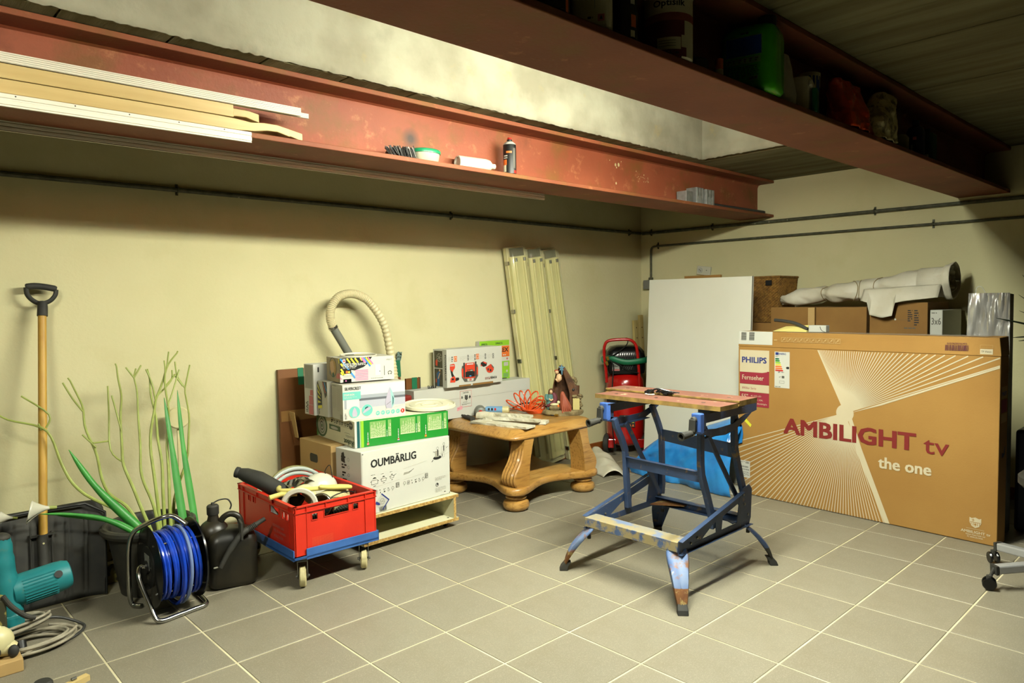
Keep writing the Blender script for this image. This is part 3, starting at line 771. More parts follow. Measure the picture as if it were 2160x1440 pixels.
up0, up1 = math.atan2(0.96-cy, 0.496-cx), math.atan2(0.908-cy, 1.421-cx)
nU = 46
for i in range(nU+1):
    t = i/nU; a = up0+(up1-up0)*(t**1.25)
    ray_(a, 0.0042, 0.0050 if t < 0.5 else 0.0070, 0.045)
F.poly([(cx+0.02,cy),(L_-0.003,0.902),(L_-0.003,0.894),(cx+0.20,cy+0.065)], 'rayprint', 2)
dn0, dn1 = math.pi+math.atan2(cy-0.335, cx+0.02), 2*math.pi-math.atan2(cy, 0.885-cx)
nD = 50
for i in range(nD+1):
    t = i/nD; a = dn0+(dn1-dn0)*(t**0.88)
    ray_(a, 0.0042, 0.0060 if t < 0.5 else 0.0048, 0.045)
F.circ(cx,cy,0.050,'rayprint',1,24)
F.poly([(cx+0.01,cy+0.002),(cx+0.035,cy-0.010),(0.760,0.400),(0.915,0.005),(0.888,0.005),(0.735,0.37)], 'rayprint', 2)
def big(t, u, v, h, w, mat, bold): F.text(t, u, v, h, mat, width=w, bold=bold, k=5)
big('AMBILIGHT', 0.297, 0.432, 0.091, 0.741, 'ambred', 1.9)
big('tv', 1.080, 0.425, 0.093, 0.120, 'ambred', 0.3)
F.text('the one', 0.853, 0.309, 0.062, 'rayprint', width=0.264, bold=1.4, k=5)
ex, ey = 1.325, 0.106
F.poly([(ex-0.026,ey+0.024),(ex-0.016,ey+0.020),(ex,ey+0.026),(ex+0.016,ey+0.020),(ex+0.026,ey+0.024),(ex+0.026,ey),(ex+0.016,ey-0.020),(ex,ey-0.028),(ex-0.016,ey-0.020),(ex-0.026,ey)], 'rayprint', 3)
F.rect(ex-0.024, ey-0.001, ex+0.024, ey+0.002, 'carton', 5)
for i in range(-2, 3): F.rect(ex+i*0.009-0.0013, ey-0.020+abs(i)*0.004, ex+i*0.009+0.0013, ey-0.003, 'carton', 5)
F.rect(ex-0.016, ey+0.010, ex-0.003, ey+0.0125, 'carton', 5); F.rect(ex-0.011, ey+0.004, ex-0.008, ey+0.018, 'carton', 5)
F.circ(ex, ey-0.010, 0.005, 'carton', 5, 10)
F.rect(1.285, 0.071, 1.365, 0.0722, 'rayprint', 3)
F.text('AMBILIGHT tv', 1.261, 0.049, 0.0135, 'rayprint', width=0.130, bold=1.2, k=3)
F.text('TEAM PARTNER OF', 1.282, 0.037, 0.0065, 'rayprint', width=0.088, bold=1, k=3)
F.text('FC BARCELONA', 1.290, 0.026, 0.0065, 'rayprint', width=0.070, bold=1, k=3)
u0, u1 = -0.008, 0.195
F.rect(u0, 0.797, u1, 0.931, 'rayprint', 3); F.rect(u0, 0.715, u1, 0.800, 'maroon', 3)
F.poly([(u0,0.790),(u1-0.045,0.790),(u1-0.015,0.796),(u1,0.812),(u1,0.830),(u0,0.830)], 'rayprint', 5)
F.rect(u0, 0.664, u1, 0.713, 'rayprint', 3); F.rect(u0, 0.573, u1, 0.662, 'maroon', 3)
F.text('PHILIPS', u0+0.017, 0.851, 0.036, 'blueink', width=0.168, bold=1.6, k=6)
F.text('Fernseher', u0+0.017, 0.742, 0.030, 'rayprint', width=0.150, bold=0.4, k=6)
F.text('8900er Serie', u0+0.017, 0.681, 0.014, 'maroon', width=0.098, bold=0, k=5)
F.text('55"', u0+0.013, 0.622, 0.026, 'rayprint', width=0.045, bold=0.6, k=5)
F.text('4K UHD-LED', u0+0.078, 0.636, 0.009, 'rayprint', width=0.072, bold=0.2, k=5)
F.text('Smart TV, HDR,', u0+0.078, 0.612, 0.009, 'rayprint', width=0.084, bold=0.2, k=5)
F.text('3-seitigem Ambilight', u0+0.045, 0.588, 0.010, 'rayprint', width=0.145, bold=0.2, k=5)
e0, e1 = 0.231, 0.329
F.rect(e0, 0.706, e1, 0.928, 'paper', 3); F.rect(e0+0.006, 0.908, e0+0.026, 0.924, 'blueink', 4)
F.text('ENERG', e0+0.028, 0.910, 0.011, 'blueink', width=0.046, bold=1.2, k=5)
F.micro(e0+0.006, 0.896, e0+0.03, 0.904, 'ink2', 2, seed=3, k=4)
for i, (c, w) in enumerate((('green',.022),('boxgreen',.026),('lime',.031),('yellow',.035),('orange',.039),('orange',.043),('red',.048))):
    y = 0.888-i*0.0118; F.poly([(e0+.005,y),(e0+.005+w,y),(e0+.005+w+.005,y-.0045),(e0+.005+w,y-.009),(e0+.005,y-.009)], c, 4)
F.poly([(e1-0.003,0.838),(e1-0.003,0.824),(e1-0.018,0.824),(e1-0.024,0.831),(e1-0.018,0.838)], 'ink', 4)
F.text('69', e0+0.024, 0.798, 0.010, 'ink', bold=1, k=4); F.micro(e0+0.044, 0.799, e0+0.078, 0.806, 'ink2', 1, seed=5, k=4)
F.frame(e0+0.048, 0.766, e0+0.064, 0.780, 0.003, 'ink', 4); F.rect(e0+0.050, 0.768, e0+0.061, 0.777, 'ink2', 4); F.micro(e0+.030,.768,e0+.044,.776,'ink',2,seed=8,k=4)
F.frame(e0+0.032, 0.734, e0+0.064, 0.750, 0.0015, 'ink2', 4); F.micro(e0+0.004, 0.709, e0+0.064, 0.716, 'ink2', 1, seed=6, k=4)
F.rect(UL, 0.108, 0.066, 0.217, 'paper', 3); F.micro(-0.01, 0.202, 0.03, 0.212, 'ink2', 2, seed=9, k=4); F.bars(0.034, 0.199, 0.060, 0.212, 'ink', 12, k=4)
F.bars(-0.008, 0.172, 0.054, 0.182, 'ink', 26, 3, k=4); F.bars(-0.008, 0.156, 0.060, 0.164, 'ink', 30, 4, k=4); F.micro(-0.01, 0.114, 0.06, 0.148, 'ink2', 5, 0.35, 7, k=4)
F.micro(0.02, 0.03, 0.075, 0.10, 'ink3', 10, 0.3, 12, k=3)
F.poly([(0.024,0.474),(0.068,0.438),(0.076,0.455),(0.032,0.494)], 'sticker', 3)
F.build('printed_front', tv, stuff=True)
# lid print: labels, pictograms, barcode, tape (lid front plane)
a0 = XF[tv.name] @ Vector((0,-0.003,H)); a1 = XF[tv.name] @ Vector((0.004,0.001,H2))
G = Face(a0, Ux, a1-a0, lift=0.0006)
G.O += G.N*0.0006
G.rect(-0.016, 0.014, 0.216, 0.096, 'paper', 1); G.bars(0.002, 0.040, 0.038, 0.090, 'ink', 20, 5, 3, vert=True); G.bars(0.058, 0.040, 0.094, 0.090, 'ink', 18, 6, 3, vert=True)
for i in range(10): G.frame(0.274+i*0.0365, 0.036, 0.306+i*0.0365, 0.064, 0.0022, 'cartonlite', 2); G.line((0.279+i*0.0365, 0.040), (0.299+i*0.0365, 0.060), 0.0035, 'cartonlite', 2); G.circ(0.292+i*0.0365, 0.052, 0.005, 'cartonlite', 2, 8)
G.micro(0.226, 0.040, 0.262, 0.052, 'cartonlite', 1, seed=2, k=2)
G.bars(1.174, 0.020, 1.280, 0.050, 'plum', 44, 9, 2); G.text('010196500702993', 1.182, 0.053, 0.009, 'plum', width=0.090, bold=0.4, k=2)
G.rect(1.331, 0.008, 1.386, 0.034, 'rayprint', 2); G.text('TP Vision', 1.336, 0.017, 0.009, 'ink2', width=0.044, bold=0.5, k=3); G.frame(1.331, 0.038, 1.386, 0.054, 0.001, 'cartonlite', 2)
G.build('printed_lid', tv, stuff=True)
# side print
S = Face(XF[tv.name] @ Vector((L_+0.0006,0,0)), X @ Vector((0,1,0)), (0,0,1))
S.rect(0.02, 0.74, 0.11, 0.80, 'cartonlite', 1); S.text('PHILIPS', 0.03, 0.755, 0.02, 'blueink', width=0.07, bold=1, k=2); S.rect(0.02, 0.67, 0.11, 0.735, 'maroon', 1); S.rect(0.02, 0.62, 0.11, 0.665, 'cartonlite', 1)
S.poly([(0.045,0.448),(0.06,0.440),(0.09,0.455),(0.10,0.50),(0.085,0.49),(0.075,0.462),(0.05,0.468)], 'black', 1)
S.build('printed_side', tv, stuff=True)
tp = MB('clear'); tp.T = XF[tv.name].copy(); tp.bx(0.30, L_-0.06, 0.008, D, H2+0.0005, H2+0.0012); tp.build('clear_tape', tv)
# ------------------------------------------------------------------ snow shovel
sx = -1.735
sh = thing('snow_shovel', 'black snow shovel with a wooden shaft leaning against the back wall', 'shovel', (sx, 0.695, 0))
def sy(z): return 0.700+0.285*(z/1.36)
def sx_(z): return -1.735+0.105*max(0, z)/1.36
mb = MB('handlewood'); mb.tube([(sx_(z), sy(z)-0.022*(1-z/1.4), z) for z in (0.17,0.4,0.7,1.0,1.28)], 0.0165, 14); mb.build('shaft', sh)
# D grip
top = Vector((sx_(1.36), sy(1.36)-0.0, 1.352)); g = MB('blackrub')
g.tube([(-1.640,sy(1.22)-0.003,1.222),(-1.636,sy(1.26)-0.003,1.262),(-1.634,sy(1.29)-0.003,1.285)], [0.021,0.020,0.018], 14)
g.tube(cat([(-1.690,0.985,1.350),(-1.687,0.984,1.318),(-1.668,0.982,1.292),(-1.640,0.979,1.278),(-1.605,0.982,1.288),(-1.582,0.984,1.314),(-1.577,0.985,1.340)],5), 0.0085, 10, flat=1.3)
g.build('grip_frame', sh)
MB('blackrub').tube(cat([(-1.692,0.985,1.352),(-1.66,0.985,1.356),(-1.62,0.985,1.352),(-1.575,0.985,1.343)],4), [0.011]+[0.0145]*11+[0.011], 12).build('grip', sh)
MB('cream').lathe([(0.004,0),(0.004,0.002)], 8, (-1.637,0.962,1.262), (0,-1,0)).build('rivet', sh)
# blade: curved scoop with raised ribs
bl = MB('blackrub')
hw = 0.232; bx0 = -1.735
def bf(u, v):
    x = (u-0.5)*2*hw; z = v*0.392
    tilt = sy(z)
    edge = abs(u-0.5)*2
    y = tilt-0.012*math.sin(PI*v)-0.030*(edge**6)
    rib = 0.0
    for c in (-0.80,-0.62,-0.44,-0.20,0.20,0.36,0.44,0.66,0.74):
        rib += 0.006/(1+((x/hw-c)/0.016)**4)
    if 0.04 < v < 0.9: y += rib
    y -= 0.030*max(0, v-0.86)/0.14*(-1)
    cut = 0
    if edge > 0.86 and v > 0.86: z -= 0.035*((edge-0.86)/0.14)**2
    return (bx0+x+0.027*v, y, z+0.004)
bl.grid(bf, 84, 22); bl.build('blade', sh, solid=0.004, ang=50)
rim = MB('black'); pts = [(bx0-hw,sy(0)-0.034,0.006)]+[(bx0-hw+0.027*v, sy(0.392*v)-0.036, 0.392*v) for v in (0.25,0.5,0.75,0.9)]+[(bx0-hw+0.07, sy(.39)-0.018, 0.395),(bx0, sy(.39)-0.010, 0.398),(bx0+hw-0.045, sy(.39)-0.018, 0.395)]+[(bx0+hw+0.027*v, sy(0.392*v)-0.036, 0.392*v-0.012) for v in (0.92,0.75,0.5,0.25)]+[(bx0+hw,sy(0)-0.034,0.006)]
rim.tube(pts, 0.006, 8); rim.build('blade_rim', sh)
sk = MB('blackrub'); sk.tube([(-1.722,sy(0.15)-0.030,0.155),(-1.716,sy(0.3)-0.026,0.30)], 0.021, 14)
for z in (0.165, 0.30): sk.bar((-1.722-0.045+0.02*z,sy(z)-0.026,z),(-1.722+0.045+0.02*z,sy(z)-0.026,z), 0.020, 0.006)
for dx in (-0.038, 0.038): sk.bar((-1.724+dx,sy(0.15)-0.015,0.15),(-1.717+dx,sy(0.31)-0.015,0.31), 0.003, 0.018)
sk.build('socket', sh); 
mb = MB('cream'); mb.lathe([(0.004,0),(0.004,0.002)], 8, (-1.718,sy(.27)-0.049,0.272), (0,-1,0)); mb.build('rivet', sh)

# ------------------------------------------------------------------ yellow and dark patterned carton behind the pot
t = thing('patterned_carton', 'low olive and dark patterned carton between the snow shovel and the pot', 'box', (-1.43, 0.87, 0))
MB('camo').bx(-1.50, -1.36, 0.80, 0.94, 0.0, 0.10).build('lower_box', t, bevel=0.002)
MB('camo').bx(-1.495, -1.365, 0.805, 0.935, 0.102, 0.23).build('upper_box', t, bevel=0.002)
MB('cream').bx(-1.502, -1.358, 0.798, 0.942, 0.088, 0.102).build('tray', t, bevel=0.002)

# ------------------------------------------------------------------ plant pot with artificial branches and leaves
PC = Vector((-1.333, 0.620, 0))
pt = thing('plant_pot', 'large dark round plant pot holding bare green stems and long leaves', 'pot', PC)
p = MB('pot'); p.lathe([(0.118,0.0),(0.122,0.004),(0.160,0.235),(0.170,0.262),(0.186,0.268),(0.194,0.282),(0.192,0.296),(0.182,0.303),(0.168,0.300),(0.160,0.285),(0.152,0.20),(0.128,0.10),(0.0,0.10)], 48, PC, cap=True)
p.build('pot_body', pt)
MB('dirt').lathe([(0.0,0.155),(0.10,0.16),(0.142,0.15)], 30, PC, cap=False).build('soil', pt, solid=0.004)
def px(u, v, y):   # helper for the list of stem points: taken on planes of constant depth, in metres
    return (u, y, v)
stems = [  # (x, y, z) polylines with side twigs
 ([(-1.33,0.56,0.16),(-1.42,0.62,0.34),(-1.56,0.70,0.45),(-1.63,0.76,0.58),(-1.67,0.79,0.73),(-1.80,0.84,0.79),(-1.86,0.86,0.85)], [([(-1.69,0.80,0.735),(-1.70,0.80,0.765)]),([(-1.675,0.79,0.745),(-1.66,0.80,0.80),(-1.75,0.84,0.885)])]),
 ([(-1.34,0.56,0.16),(-1.40,0.63,0.36),(-1.47,0.70,0.44),(-1.50,0.74,0.60),(-1.53,0.78,0.74),(-1.54,0.80,0.85),(-1.58,0.82,0.95)], [([(-1.535,0.79,0.80),(-1.57,0.80,0.86),(-1.60,0.82,0.93)]),([(-1.50,0.74,0.64),(-1.545,0.77,0.70)]),([(-1.51,0.75,0.66),(-1.44,0.78,0.655)])]),
 ([(-1.31,0.58,0.16),(-1.35,0.64,0.35),(-1.39,0.70,0.50),(-1.40,0.74,0.62),(-1.385,0.78,0.78),(-1.38,0.80,0.90),(-1.39,0.82,1.0)], [([(-1.395,0.75,0.70),(-1.41,0.77,0.80),(-1.42,0.78,0.86)]),([(-1.40,0.72,0.56),(-1.44,0.76,0.62),(-1.43,0.80,0.78),(-1.425,0.82,0.90)])]),
 ([(-1.30,0.60,0.16),(-1.30,0.63,0.34),(-1.33,0.68,0.46),(-1.33,0.72,0.60),(-1.315,0.77,0.80),(-1.32,0.80,0.93)], [([(-1.32,0.80,0.93),(-1.35,0.81,0.98)]),([(-1.32,0.80,0.93),(-1.285,0.81,0.985)]),([(-1.32,0.80,0.935),(-1.305,0.82,0.97)])]),
 ([(-1.29,0.61,0.16),(-1.285,0.64,0.38),(-1.29,0.70,0.58),(-1.255,0.76,0.76),(-1.22,0.80,0.84),(-1.17,0.82,0.96),(-1.11,0.84,1.04)], [([(-1.17,0.82,0.96),(-1.155,0.83,1.04)]),([(-1.235,0.79,0.82),(-1.245,0.80,0.90),(-1.265,0.81,0.965)]),([(-1.22,0.80,0.84),(-1.15,0.83,0.90),(-1.14,0.84,0.95)])]),
 ([(-1.28,0.60,0.16),(-1.26,0.64,0.40),(-1.25,0.70,0.58),(-1.245,0.76,0.72),(-1.25,0.80,0.86),(-1.255,0.82,0.965)], []),
 ([(-1.26,0.58,0.16),(-1.24,0.62,0.36),(-1.22,0.70,0.56),(-1.19,0.76,0.74),(-1.185,0.80,0.90),(-1.18,0.82,1.0)], [([(-1.19,0.77,0.78),(-1.15,0.80,0.86),(-1.11,0.83,0.95)]),([(-1.185,0.80,0.88),(-1.13,0.82,0.93)])]),
 ([(-1.25,0.60,0.16),(-1.20,0.68,0.36),(-1.11,0.76,0.55),(-1.085,0.80,0.70),(-1.09,0.82,0.86)], [([(-1.09,0.82,0.86),(-1.06,0.83,0.97)]),([(-1.09,0.82,0.86),(-1.12,0.83,0.92),(-1.125,0.84,0.99)]),([(-1.10,0.82,0.87),(-1.135,0.83,0.93)])]),
]
for main, tw in stems:
    P1 = cat(main, 5); n = len(P1)
    P1 = [q+Vector((0.0028*math.sin(i*0.9), 0, 0)) if 0 < i < n-1 else q for i, q in enumerate(P1)]
    mb = MB('stem'); mb.tube(P1, [0.0085-0.0052*i/(n-1) for i in range(n)], 8); o = mb.build('stem', pt)
    for k_ in tw:
        MB('stem').tube(cat(k_, 4), 0.0038, 7).build('twig', o)
def leafblade(pts, w, nm='leaf', mat='leaf', side=None):
    P1 = cat(pts, 6); n = len(P1); mb = MB(mat); vs = []
    for i, q in enumerate(P1):
        t = i/(n-1); d = (P1[min(i+1,n-1)]-P1[max(i-1,0)]).normalized(); s_ = Vector(side) if side else d.cross(Vector((0,1,0))).normalized()
        ww = w*(0.6+0.4*math.sin(PI*min(1, t*1.3+0.15)))*(1 if t < 0.75 else max(0.08, 1-((t-0.75)/0.25)**1.5))
        nrm = d.cross(s_).normalized()
        vs += [q-s_*ww/2, q+nrm*ww*0.16, q+s_*ww/2]
    fs = []
    for i in range(n-1):
        a = i*3; fs += [(a,a+1,a+4,a+3),(a+1,a+2,a+5,a+4)]
    mb.add(vs, fs, True); return mb.build(nm, pt, solid=0.0015, ang=80)
leafblade([(-1.33,0.52,0.22),(-1.44,0.58,0.36),(-1.54,0.62,0.50),(-1.62,0.66,0.66)], 0.040)
leafblade([(-1.19,0.58,0.20),(-1.195,0.64,0.40),(-1.20,0.70,0.62),(-1.205,0.76,0.83)], 0.036, side=(1,0,0))
leafblade([(-1.14,0.58,0.20),(-1.145,0.64,0.40),(-1.15,0.70,0.62),(-1.145,0.76,0.86)], 0.032, side=(1,0,0))
leafblade([(-1.36,0.50,0.24),(-1.50,0.56,0.35),(-1.62,0.60,0.395),(-1.74,0.62,0.42)], 0.022)
leafblade([(-1.35,0.50,0.23),(-1.46,0.56,0.33),(-1.56,0.60,0.365),(-1.68,0.62,0.40)], 0.018)
# pale flower heads: one behind the leaves, two over the shovel
def lily(c, r, ax, nm, label):
    t = thing(nm, label, 'flower', c); c = Vector(c); a = Vector(ax).normalized(); u = a.orthogonal().normalized(); w = a.cross(u); mb = MB('whiteplastic')
    def fn(s_, v):
        ang_ = s_*2*PI; rr = r*(0.12+0.88*v**1.6)*(1+0.35*math.cos(ang_)*v); h = r*1.6*v+0.25*r*math.cos(ang_)*v*v
        return c+a*h+(u*math.cos(ang_)+w*math.sin(ang_))*rr
    mb.grid(fn, 20, 8); mb.build('petal', t, solid=0.0015, ang=80)
    MB('stem').tube([c-a*r*0.5, c+a*0.02], [r*0.14, r*0.17], 8).build('stem', t)
    return t
lily((-1.70,0.635,0.435), 0.045, (-1,0.05,0.10), 'artificial_lily', 'white artificial lily flower lying above the snow shovel blade')
lily((-1.82,0.70,0.405), 0.032, (-1,0.0,0.25), 'artificial_lily', 'small white artificial lily tip at the left edge above the shovel')
t = thing('paper_disc', 'pale round disc standing behind the tall green leaves against the wall', 'disc', (-1.09,0.93,0.62))
mb = MB('cream').lathe([(0.0,0),(0.052,0.0),(0.056,0.006),(0.050,0.012),(0.0,0.010)], 30, (-1.085,0.95,0.70), (-0.2,-1,0.1)); mb.build('disc', t)
MB('cream').bx(-1.09,-1.08,0.955,0.965,0.0,0.66).build('stick', t)

# ------------------------------------------------------------------ hose reel
RC = Vector((-1.335, 0.318, 0.196)); RR = 0.166
rl = thing('hose_reel', 'chrome framed black hose reel wound with bright blue hose', 'reel', (RC.x, RC.y, 0))
def disc(x, nm, s):
    mb = MB('blackgloss'); mb.lathe([(0.0,0.006*s),(0.05,0.006*s),(0.06,0.0),(0.150,0.0),(0.160,-0.004*s),(RR,-0.004*s),(RR,0.003),(0.156,0.004),(0.10,0.004),(0.0,0.005)], 48, (x,RC.y,RC.z), (1,0,0)); return mb.build(nm, rl)
d1 = disc(-1.425, 'left_disc', -1); d2 = disc(-1.247, 'right_disc', 1)
MB('black').tube([(-1.44,RC.y,RC.z),(-1.235,RC.y,RC.z)], 0.028, 18).build('hub', rl)
MB('black').tube([(-1.43,RC.y,RC.z),(-1.243,RC.y,RC.z)], 0.085, 30).build('drum', rl)
mb = MB('chrome')
for a in (0.6, 2.2, 3.9, 5.3): mb.tube([(-1.43,RC.y+0.128*math.cos(a),RC.z+0.128*math.sin(a)),(-1.24,RC.y+0.128*math.cos(a),RC.z+0.128*math.sin(a))], 0.004, 6)
mb.build('spacer_bars', rl, stuff=True)
# windings: one continuous hose in several layers
R = random.Random(3); W_ = []; hr = 0.0072
for lay in range(3):
    nt_ = 9; r0 = 0.105+lay*0.0135
    for i in range(nt_*22+1):
        a = i/22*2*PI; f_ = i/(nt_*22); x = (-1.412+f_*0.150) if lay % 2 == 0 else (-1.262-f_*0.150)
        gap = 0.010 if x > -1.345 else 0.0
        W_.append((x+0.004*math.sin(a*0.37+lay)+0.006*math.sin(a+lay*2), RC.y+r0*math.cos(a)*(1+0.02*math.sin(a*1.3)), RC.z+r0*math.sin(a)-0.004*lay*(1 if math.sin(a) < -0.5 else 0)))
mb = MB('hoseblue'); mb.tube(W_, hr, 7); mb.build('hose_windings', rl)
# two loose outer turns
mb = MB('hoseblue'); mb.tube([(-1.352+0.020*math.sin(a*0.5), RC.y+0.150*math.cos(a), RC.z-0.014+0.158*math.sin(a)) for a in [2*PI*k/40 for k in range(41)]], hr, 8); mb.build('loose_turn', rl)
mb = MB('hosepale'); mb.tube([(-1.330+0.028*math.sin(a*0.5+0.6), RC.y+0.153*math.cos(a), RC.z-0.016+0.156*math.sin(a)) for a in [2*PI*k/40 for k in range(41)]], hr*0.95, 8); mb.build('loose_turn', rl, label='pale blue grey turn of hose')
# frame: handle tube behind, foot loop in front
r_ = 0.0098
mb = MB('chrome'); mb.tube(cat([(-1.435,0.40,0.012),(-1.458,0.435,0.012),(-1.468,0.44,0.05),(-1.470,0.435,0.16),(-1.468,0.42,0.27),(-1.455,0.385,0.335),(-1.415,0.325,0.375),(-1.375,0.29,0.395),(-1.345,0.28,0.398),(-1.325,0.262,0.388),(-1.300,0.235,0.362)],5), r_, 12); mb.build('handle_tube', rl)
mb = MB('chrome'); mb.tube(cat([(-1.425,RC.y,RC.z),(-1.455,0.325,0.200),(-1.468,0.30,0.180),(-1.465,0.275,0.140),(-1.450,0.235,0.070),(-1.440,0.205,0.024),(-1.420,0.190,0.0105),(-1.360,0.200,0.0100),(-1.285,0.215,0.0100),(-1.245,0.222,0.0105),(-1.228,0.245,0.011),(-1.222,0.33,0.011),(-1.220,0.42,0.011)],5), r_, 12); mb.build('foot_loop', rl)
MB('blackrub').tube([(-1.302,0.237,0.364),(-1.299,0.234,0.361)], 0.0108, 12).build('end_plug', rl)
MB('black').bx(-1.462,-1.43,0.285,0.345,0.115,0.123).build('bracket', rl, bevel=0.002)
MB('alu').bx(-1.4325,-1.4315,0.285,0.345,0.19,0.25).build('rating_plate', rl)

# ------------------------------------------------------------------ black jerry can with spout
JC = Vector((-1.052, 0.415, 0))
jc = thing('jerry_can', 'black plastic jerry can with a clipped-on filler spout', 'canister', JC, math.radians(-14))
def jl(mb): mb.T = XF[jc.name].copy(); return mb
def rsq(hx, hy, z, r, n=6, ox=0):
    out = []
    for (sx_2, sy_2, a0) in ((1,1,0),(-1,1,PI/2),(-1,-1,PI),(1,-1,3*PI/2)):
        for k in range(n):
            a = a0+PI/2*k/(n-1); out.append((ox+sx_2*(hx-r)+r*math.cos(a), sy_2*(hy-r)+r*math.sin(a), z))
    return out
def loft(mb, secs, caps=True, smooth=True):
    n = len(secs[0]); vs = [p_ for s_ in secs for p_ in s_]; fs = []
    for i in range(len(secs)-1):
        for k in range(n): fs.append((i*n+k, i*n+(k+1)%n, (i+1)*n+(k+1)%n, (i+1)*n+k))
    if caps: fs += [tuple(reversed(range(n))), tuple((len(secs)-1)*n+k for k in range(n))]
    mb.add(vs, fs, smooth); return mb
b = jl(MB('jerryblack')); 
loft(b, [rsq(0.085,0.070,0.0,0.03), rsq(0.100,0.082,0.012,0.035), rsq(0.105,0.086,0.03,0.038), rsq(0.106,0.087,0.17,0.038), rsq(0.104,0.085,0.21,0.04), rsq(0.095,0.075,0.236,0.045), rsq(0.075,0.055,0.250,0.045,ox=-0.01), rsq(0.052,0.036,0.258,0.034,ox=-0.02)])
b.build('can_body', jc, ang=60)
b = jl(MB('jerryblack')); b.ball((-0.068,0.02,0.235), 0.066, (1,1,0.95), 20, 12); b.lathe([(0.03,0.28),(0.022,0.31),(0.022,0.325)], 18, (-0.068,0.02,0)); b.build('shoulder', jc)
b = jl(MB('blackrub')); b.lathe([(0.024,0.318),(0.026,0.322),(0.026,0.356),(0.021,0.362),(0.008,0.363),(0.007,0.372)], 20, (-0.068,0.02,0)); b.build('cap', jc)
b = jl(MB('blackrub')); b.tube(cat([(-0.068,0.02,0.368),(-0.04,0.02,0.380),(-0.005,0.02,0.378),(0.010,0.02,0.352),(0.004,0.02,0.330)],5), 0.0035, 6); b.build('cap_strap', jc)
b = jl(MB('jerryblack')); b.tube(cat([(-0.045,0.01,0.262),(-0.030,0.0,0.300),(0.0,-0.01,0.318),(0.032,-0.018,0.305),(0.045,-0.02,0.27),(0.048,-0.02,0.24)],5), 0.0135, 12); b.build('handle', jc)
b = jl(MB('blackrub')); b.tube(cat([(-0.062,-0.122,0.118),(-0.020,-0.118,0.185),(0.030,-0.112,0.245),(0.060,-0.105,0.262)],6), [0.011]*6+[0.0135]*13, 12)
b.tube([(0.055,-0.106,0.259),(0.135,-0.10,0.297)], [0.0115,0.0095], 12)
for k in range(6): b.lathe([(0.0145,0),(0.0145,0.003)], 12, (0.063+k*0.006,-0.1055,0.263+k*0.0028), (0.9,0.06,0.42))
b.bx(0.028,0.036,-0.13,-0.05,0.225,0.300); b.build('spout', jc)
b = jl(MB('ink3')); b.tube([(-0.088,-0.122,0.120),(-0.060,-0.122,0.122)], 0.0035, 6); b.build('spout_pin', jc)

# ------------------------------------------------------------------ teal power saw at the left edge
sw = thing('power_saw', 'teal power saw with an upright handle and ribbed motor at the left edge', 'saw', (-1.85, 0.44, 0))
mb = MB('teal'); mb.T = Matrix.LocRotScale(Vector((-1.845,0.45,0.185)), Euler((0, math.radians(-7), 0)), None)
for i in range(1): mb.lathe([(0.055,-0.02),(0.060,0.0),(0.060,0.125),(0.057,0.150),(0.050,0.168),(0.040,0.172)], 30, (0,0,0), (1,0,0))
mb.build('motor_housing', sw)
rb = MB('teal'); rb.T = mb.T.copy()
for k in range(14):
    a = PI*0.75+k*PI/16
    rb.bar((0.01,0.0605*math.cos(a),0.0605*math.sin(a)),(0.118,0.0605*math.cos(a),0.0605*math.sin(a)), 0.004, 0.004)
rb.build('ribs', sw, stuff=True)
MB('black').lathe([(0.014,0),(0.014,0.003)], 18, (-1.725,0.395,0.228), (0.0,-1,0.45)).build('brush_cap', sw)
hb = MB('teal'); hb.tube(cat([(-1.880,0.44,0.06),(-1.882,0.44,0.14),(-1.888,0.44,0.22),(-1.893,0.44,0.30),(-1.893,0.44,0.37),(-1.897,0.44,0.405)],4), [0.050]*5+[0.046]*5+[0.041]*4+[0.036]*3+[0.033]*3+[0.026], 16, flat=0.9); hb.build('handle', sw)
MB('blackrub').ball((-1.897,0.44,0.400), 0.032, (1.05,1,0.62), 14, 8).build('handle_cap', sw)
MB('teal').bx(-1.92,-1.845,0.39,0.49,0.02,0.12).build('gear_case', sw, bevel=0.02, bseg=4)
MB('camo').bx(-1.99,-1.90,0.34,0.52,0.0,0.20).build('base', sw, bevel=0.008)
MB('blackrub').tube(cat([(-1.91,0.345,0.21),(-1.885,0.34,0.165),(-1.845,0.335,0.12),(-1.815,0.335,0.105)],5), 0.009, 10).build('cord_sleeve', sw)
MB('steel').lathe([(0.005,0),(0.005,0.004)], 10, (-1.845,0.398,0.118), (0,-1,0)).build('screw', sw)

# ------------------------------------------------------------------ coiled grey cable
cb = thing('cable_coil', 'coiled pale grey power cable lying in front of the saw', 'cable', (-1.80, 0.34, 0))
def coil(c, rx, ry, n, z0, seed, tilt=0.0, rr=0.0052, a0=0.0):
    R = random.Random(seed); pts = []
    for i in range(n*26):
        a = a0+i/26*2*PI; f_ = 1+0.10*math.sin(a*0.31+seed); k = i/(n*26)
        pts.append((c[0]+rx*f_*math.cos(a)+0.010*math.sin(a*0.7), c[1]+ry*f_*math.sin(a), z0+0.011*k*n*0.55+0.004*math.sin(a*1.7)+tilt*(math.cos(a)+1)*0.5))
    return pts
MB('cablegrey').tube(coil((-1.835,0.315), 0.125, 0.085, 6, 0.007, 2), 0.0052, 8).build('lower_coil', cb)
MB('cablegrey').tube(coil((-1.885,0.40), 0.115, 0.055, 5, 0.045, 5, 0.02), 0.0052, 8).build('upper_coil', cb)
MB('darkgrey').tube(cat([(-1.96,0.34,0.05),(-1.86,0.37,0.055),(-1.78,0.42,0.06),(-1.72,0.43,0.045),(-1.665,0.39,0.02),(-1.655,0.355,0.010),(-1.70,0.30,0.007),(-1.80,0.25,0.007)],6), 0.0056, 8).build('outer_loop', cb)
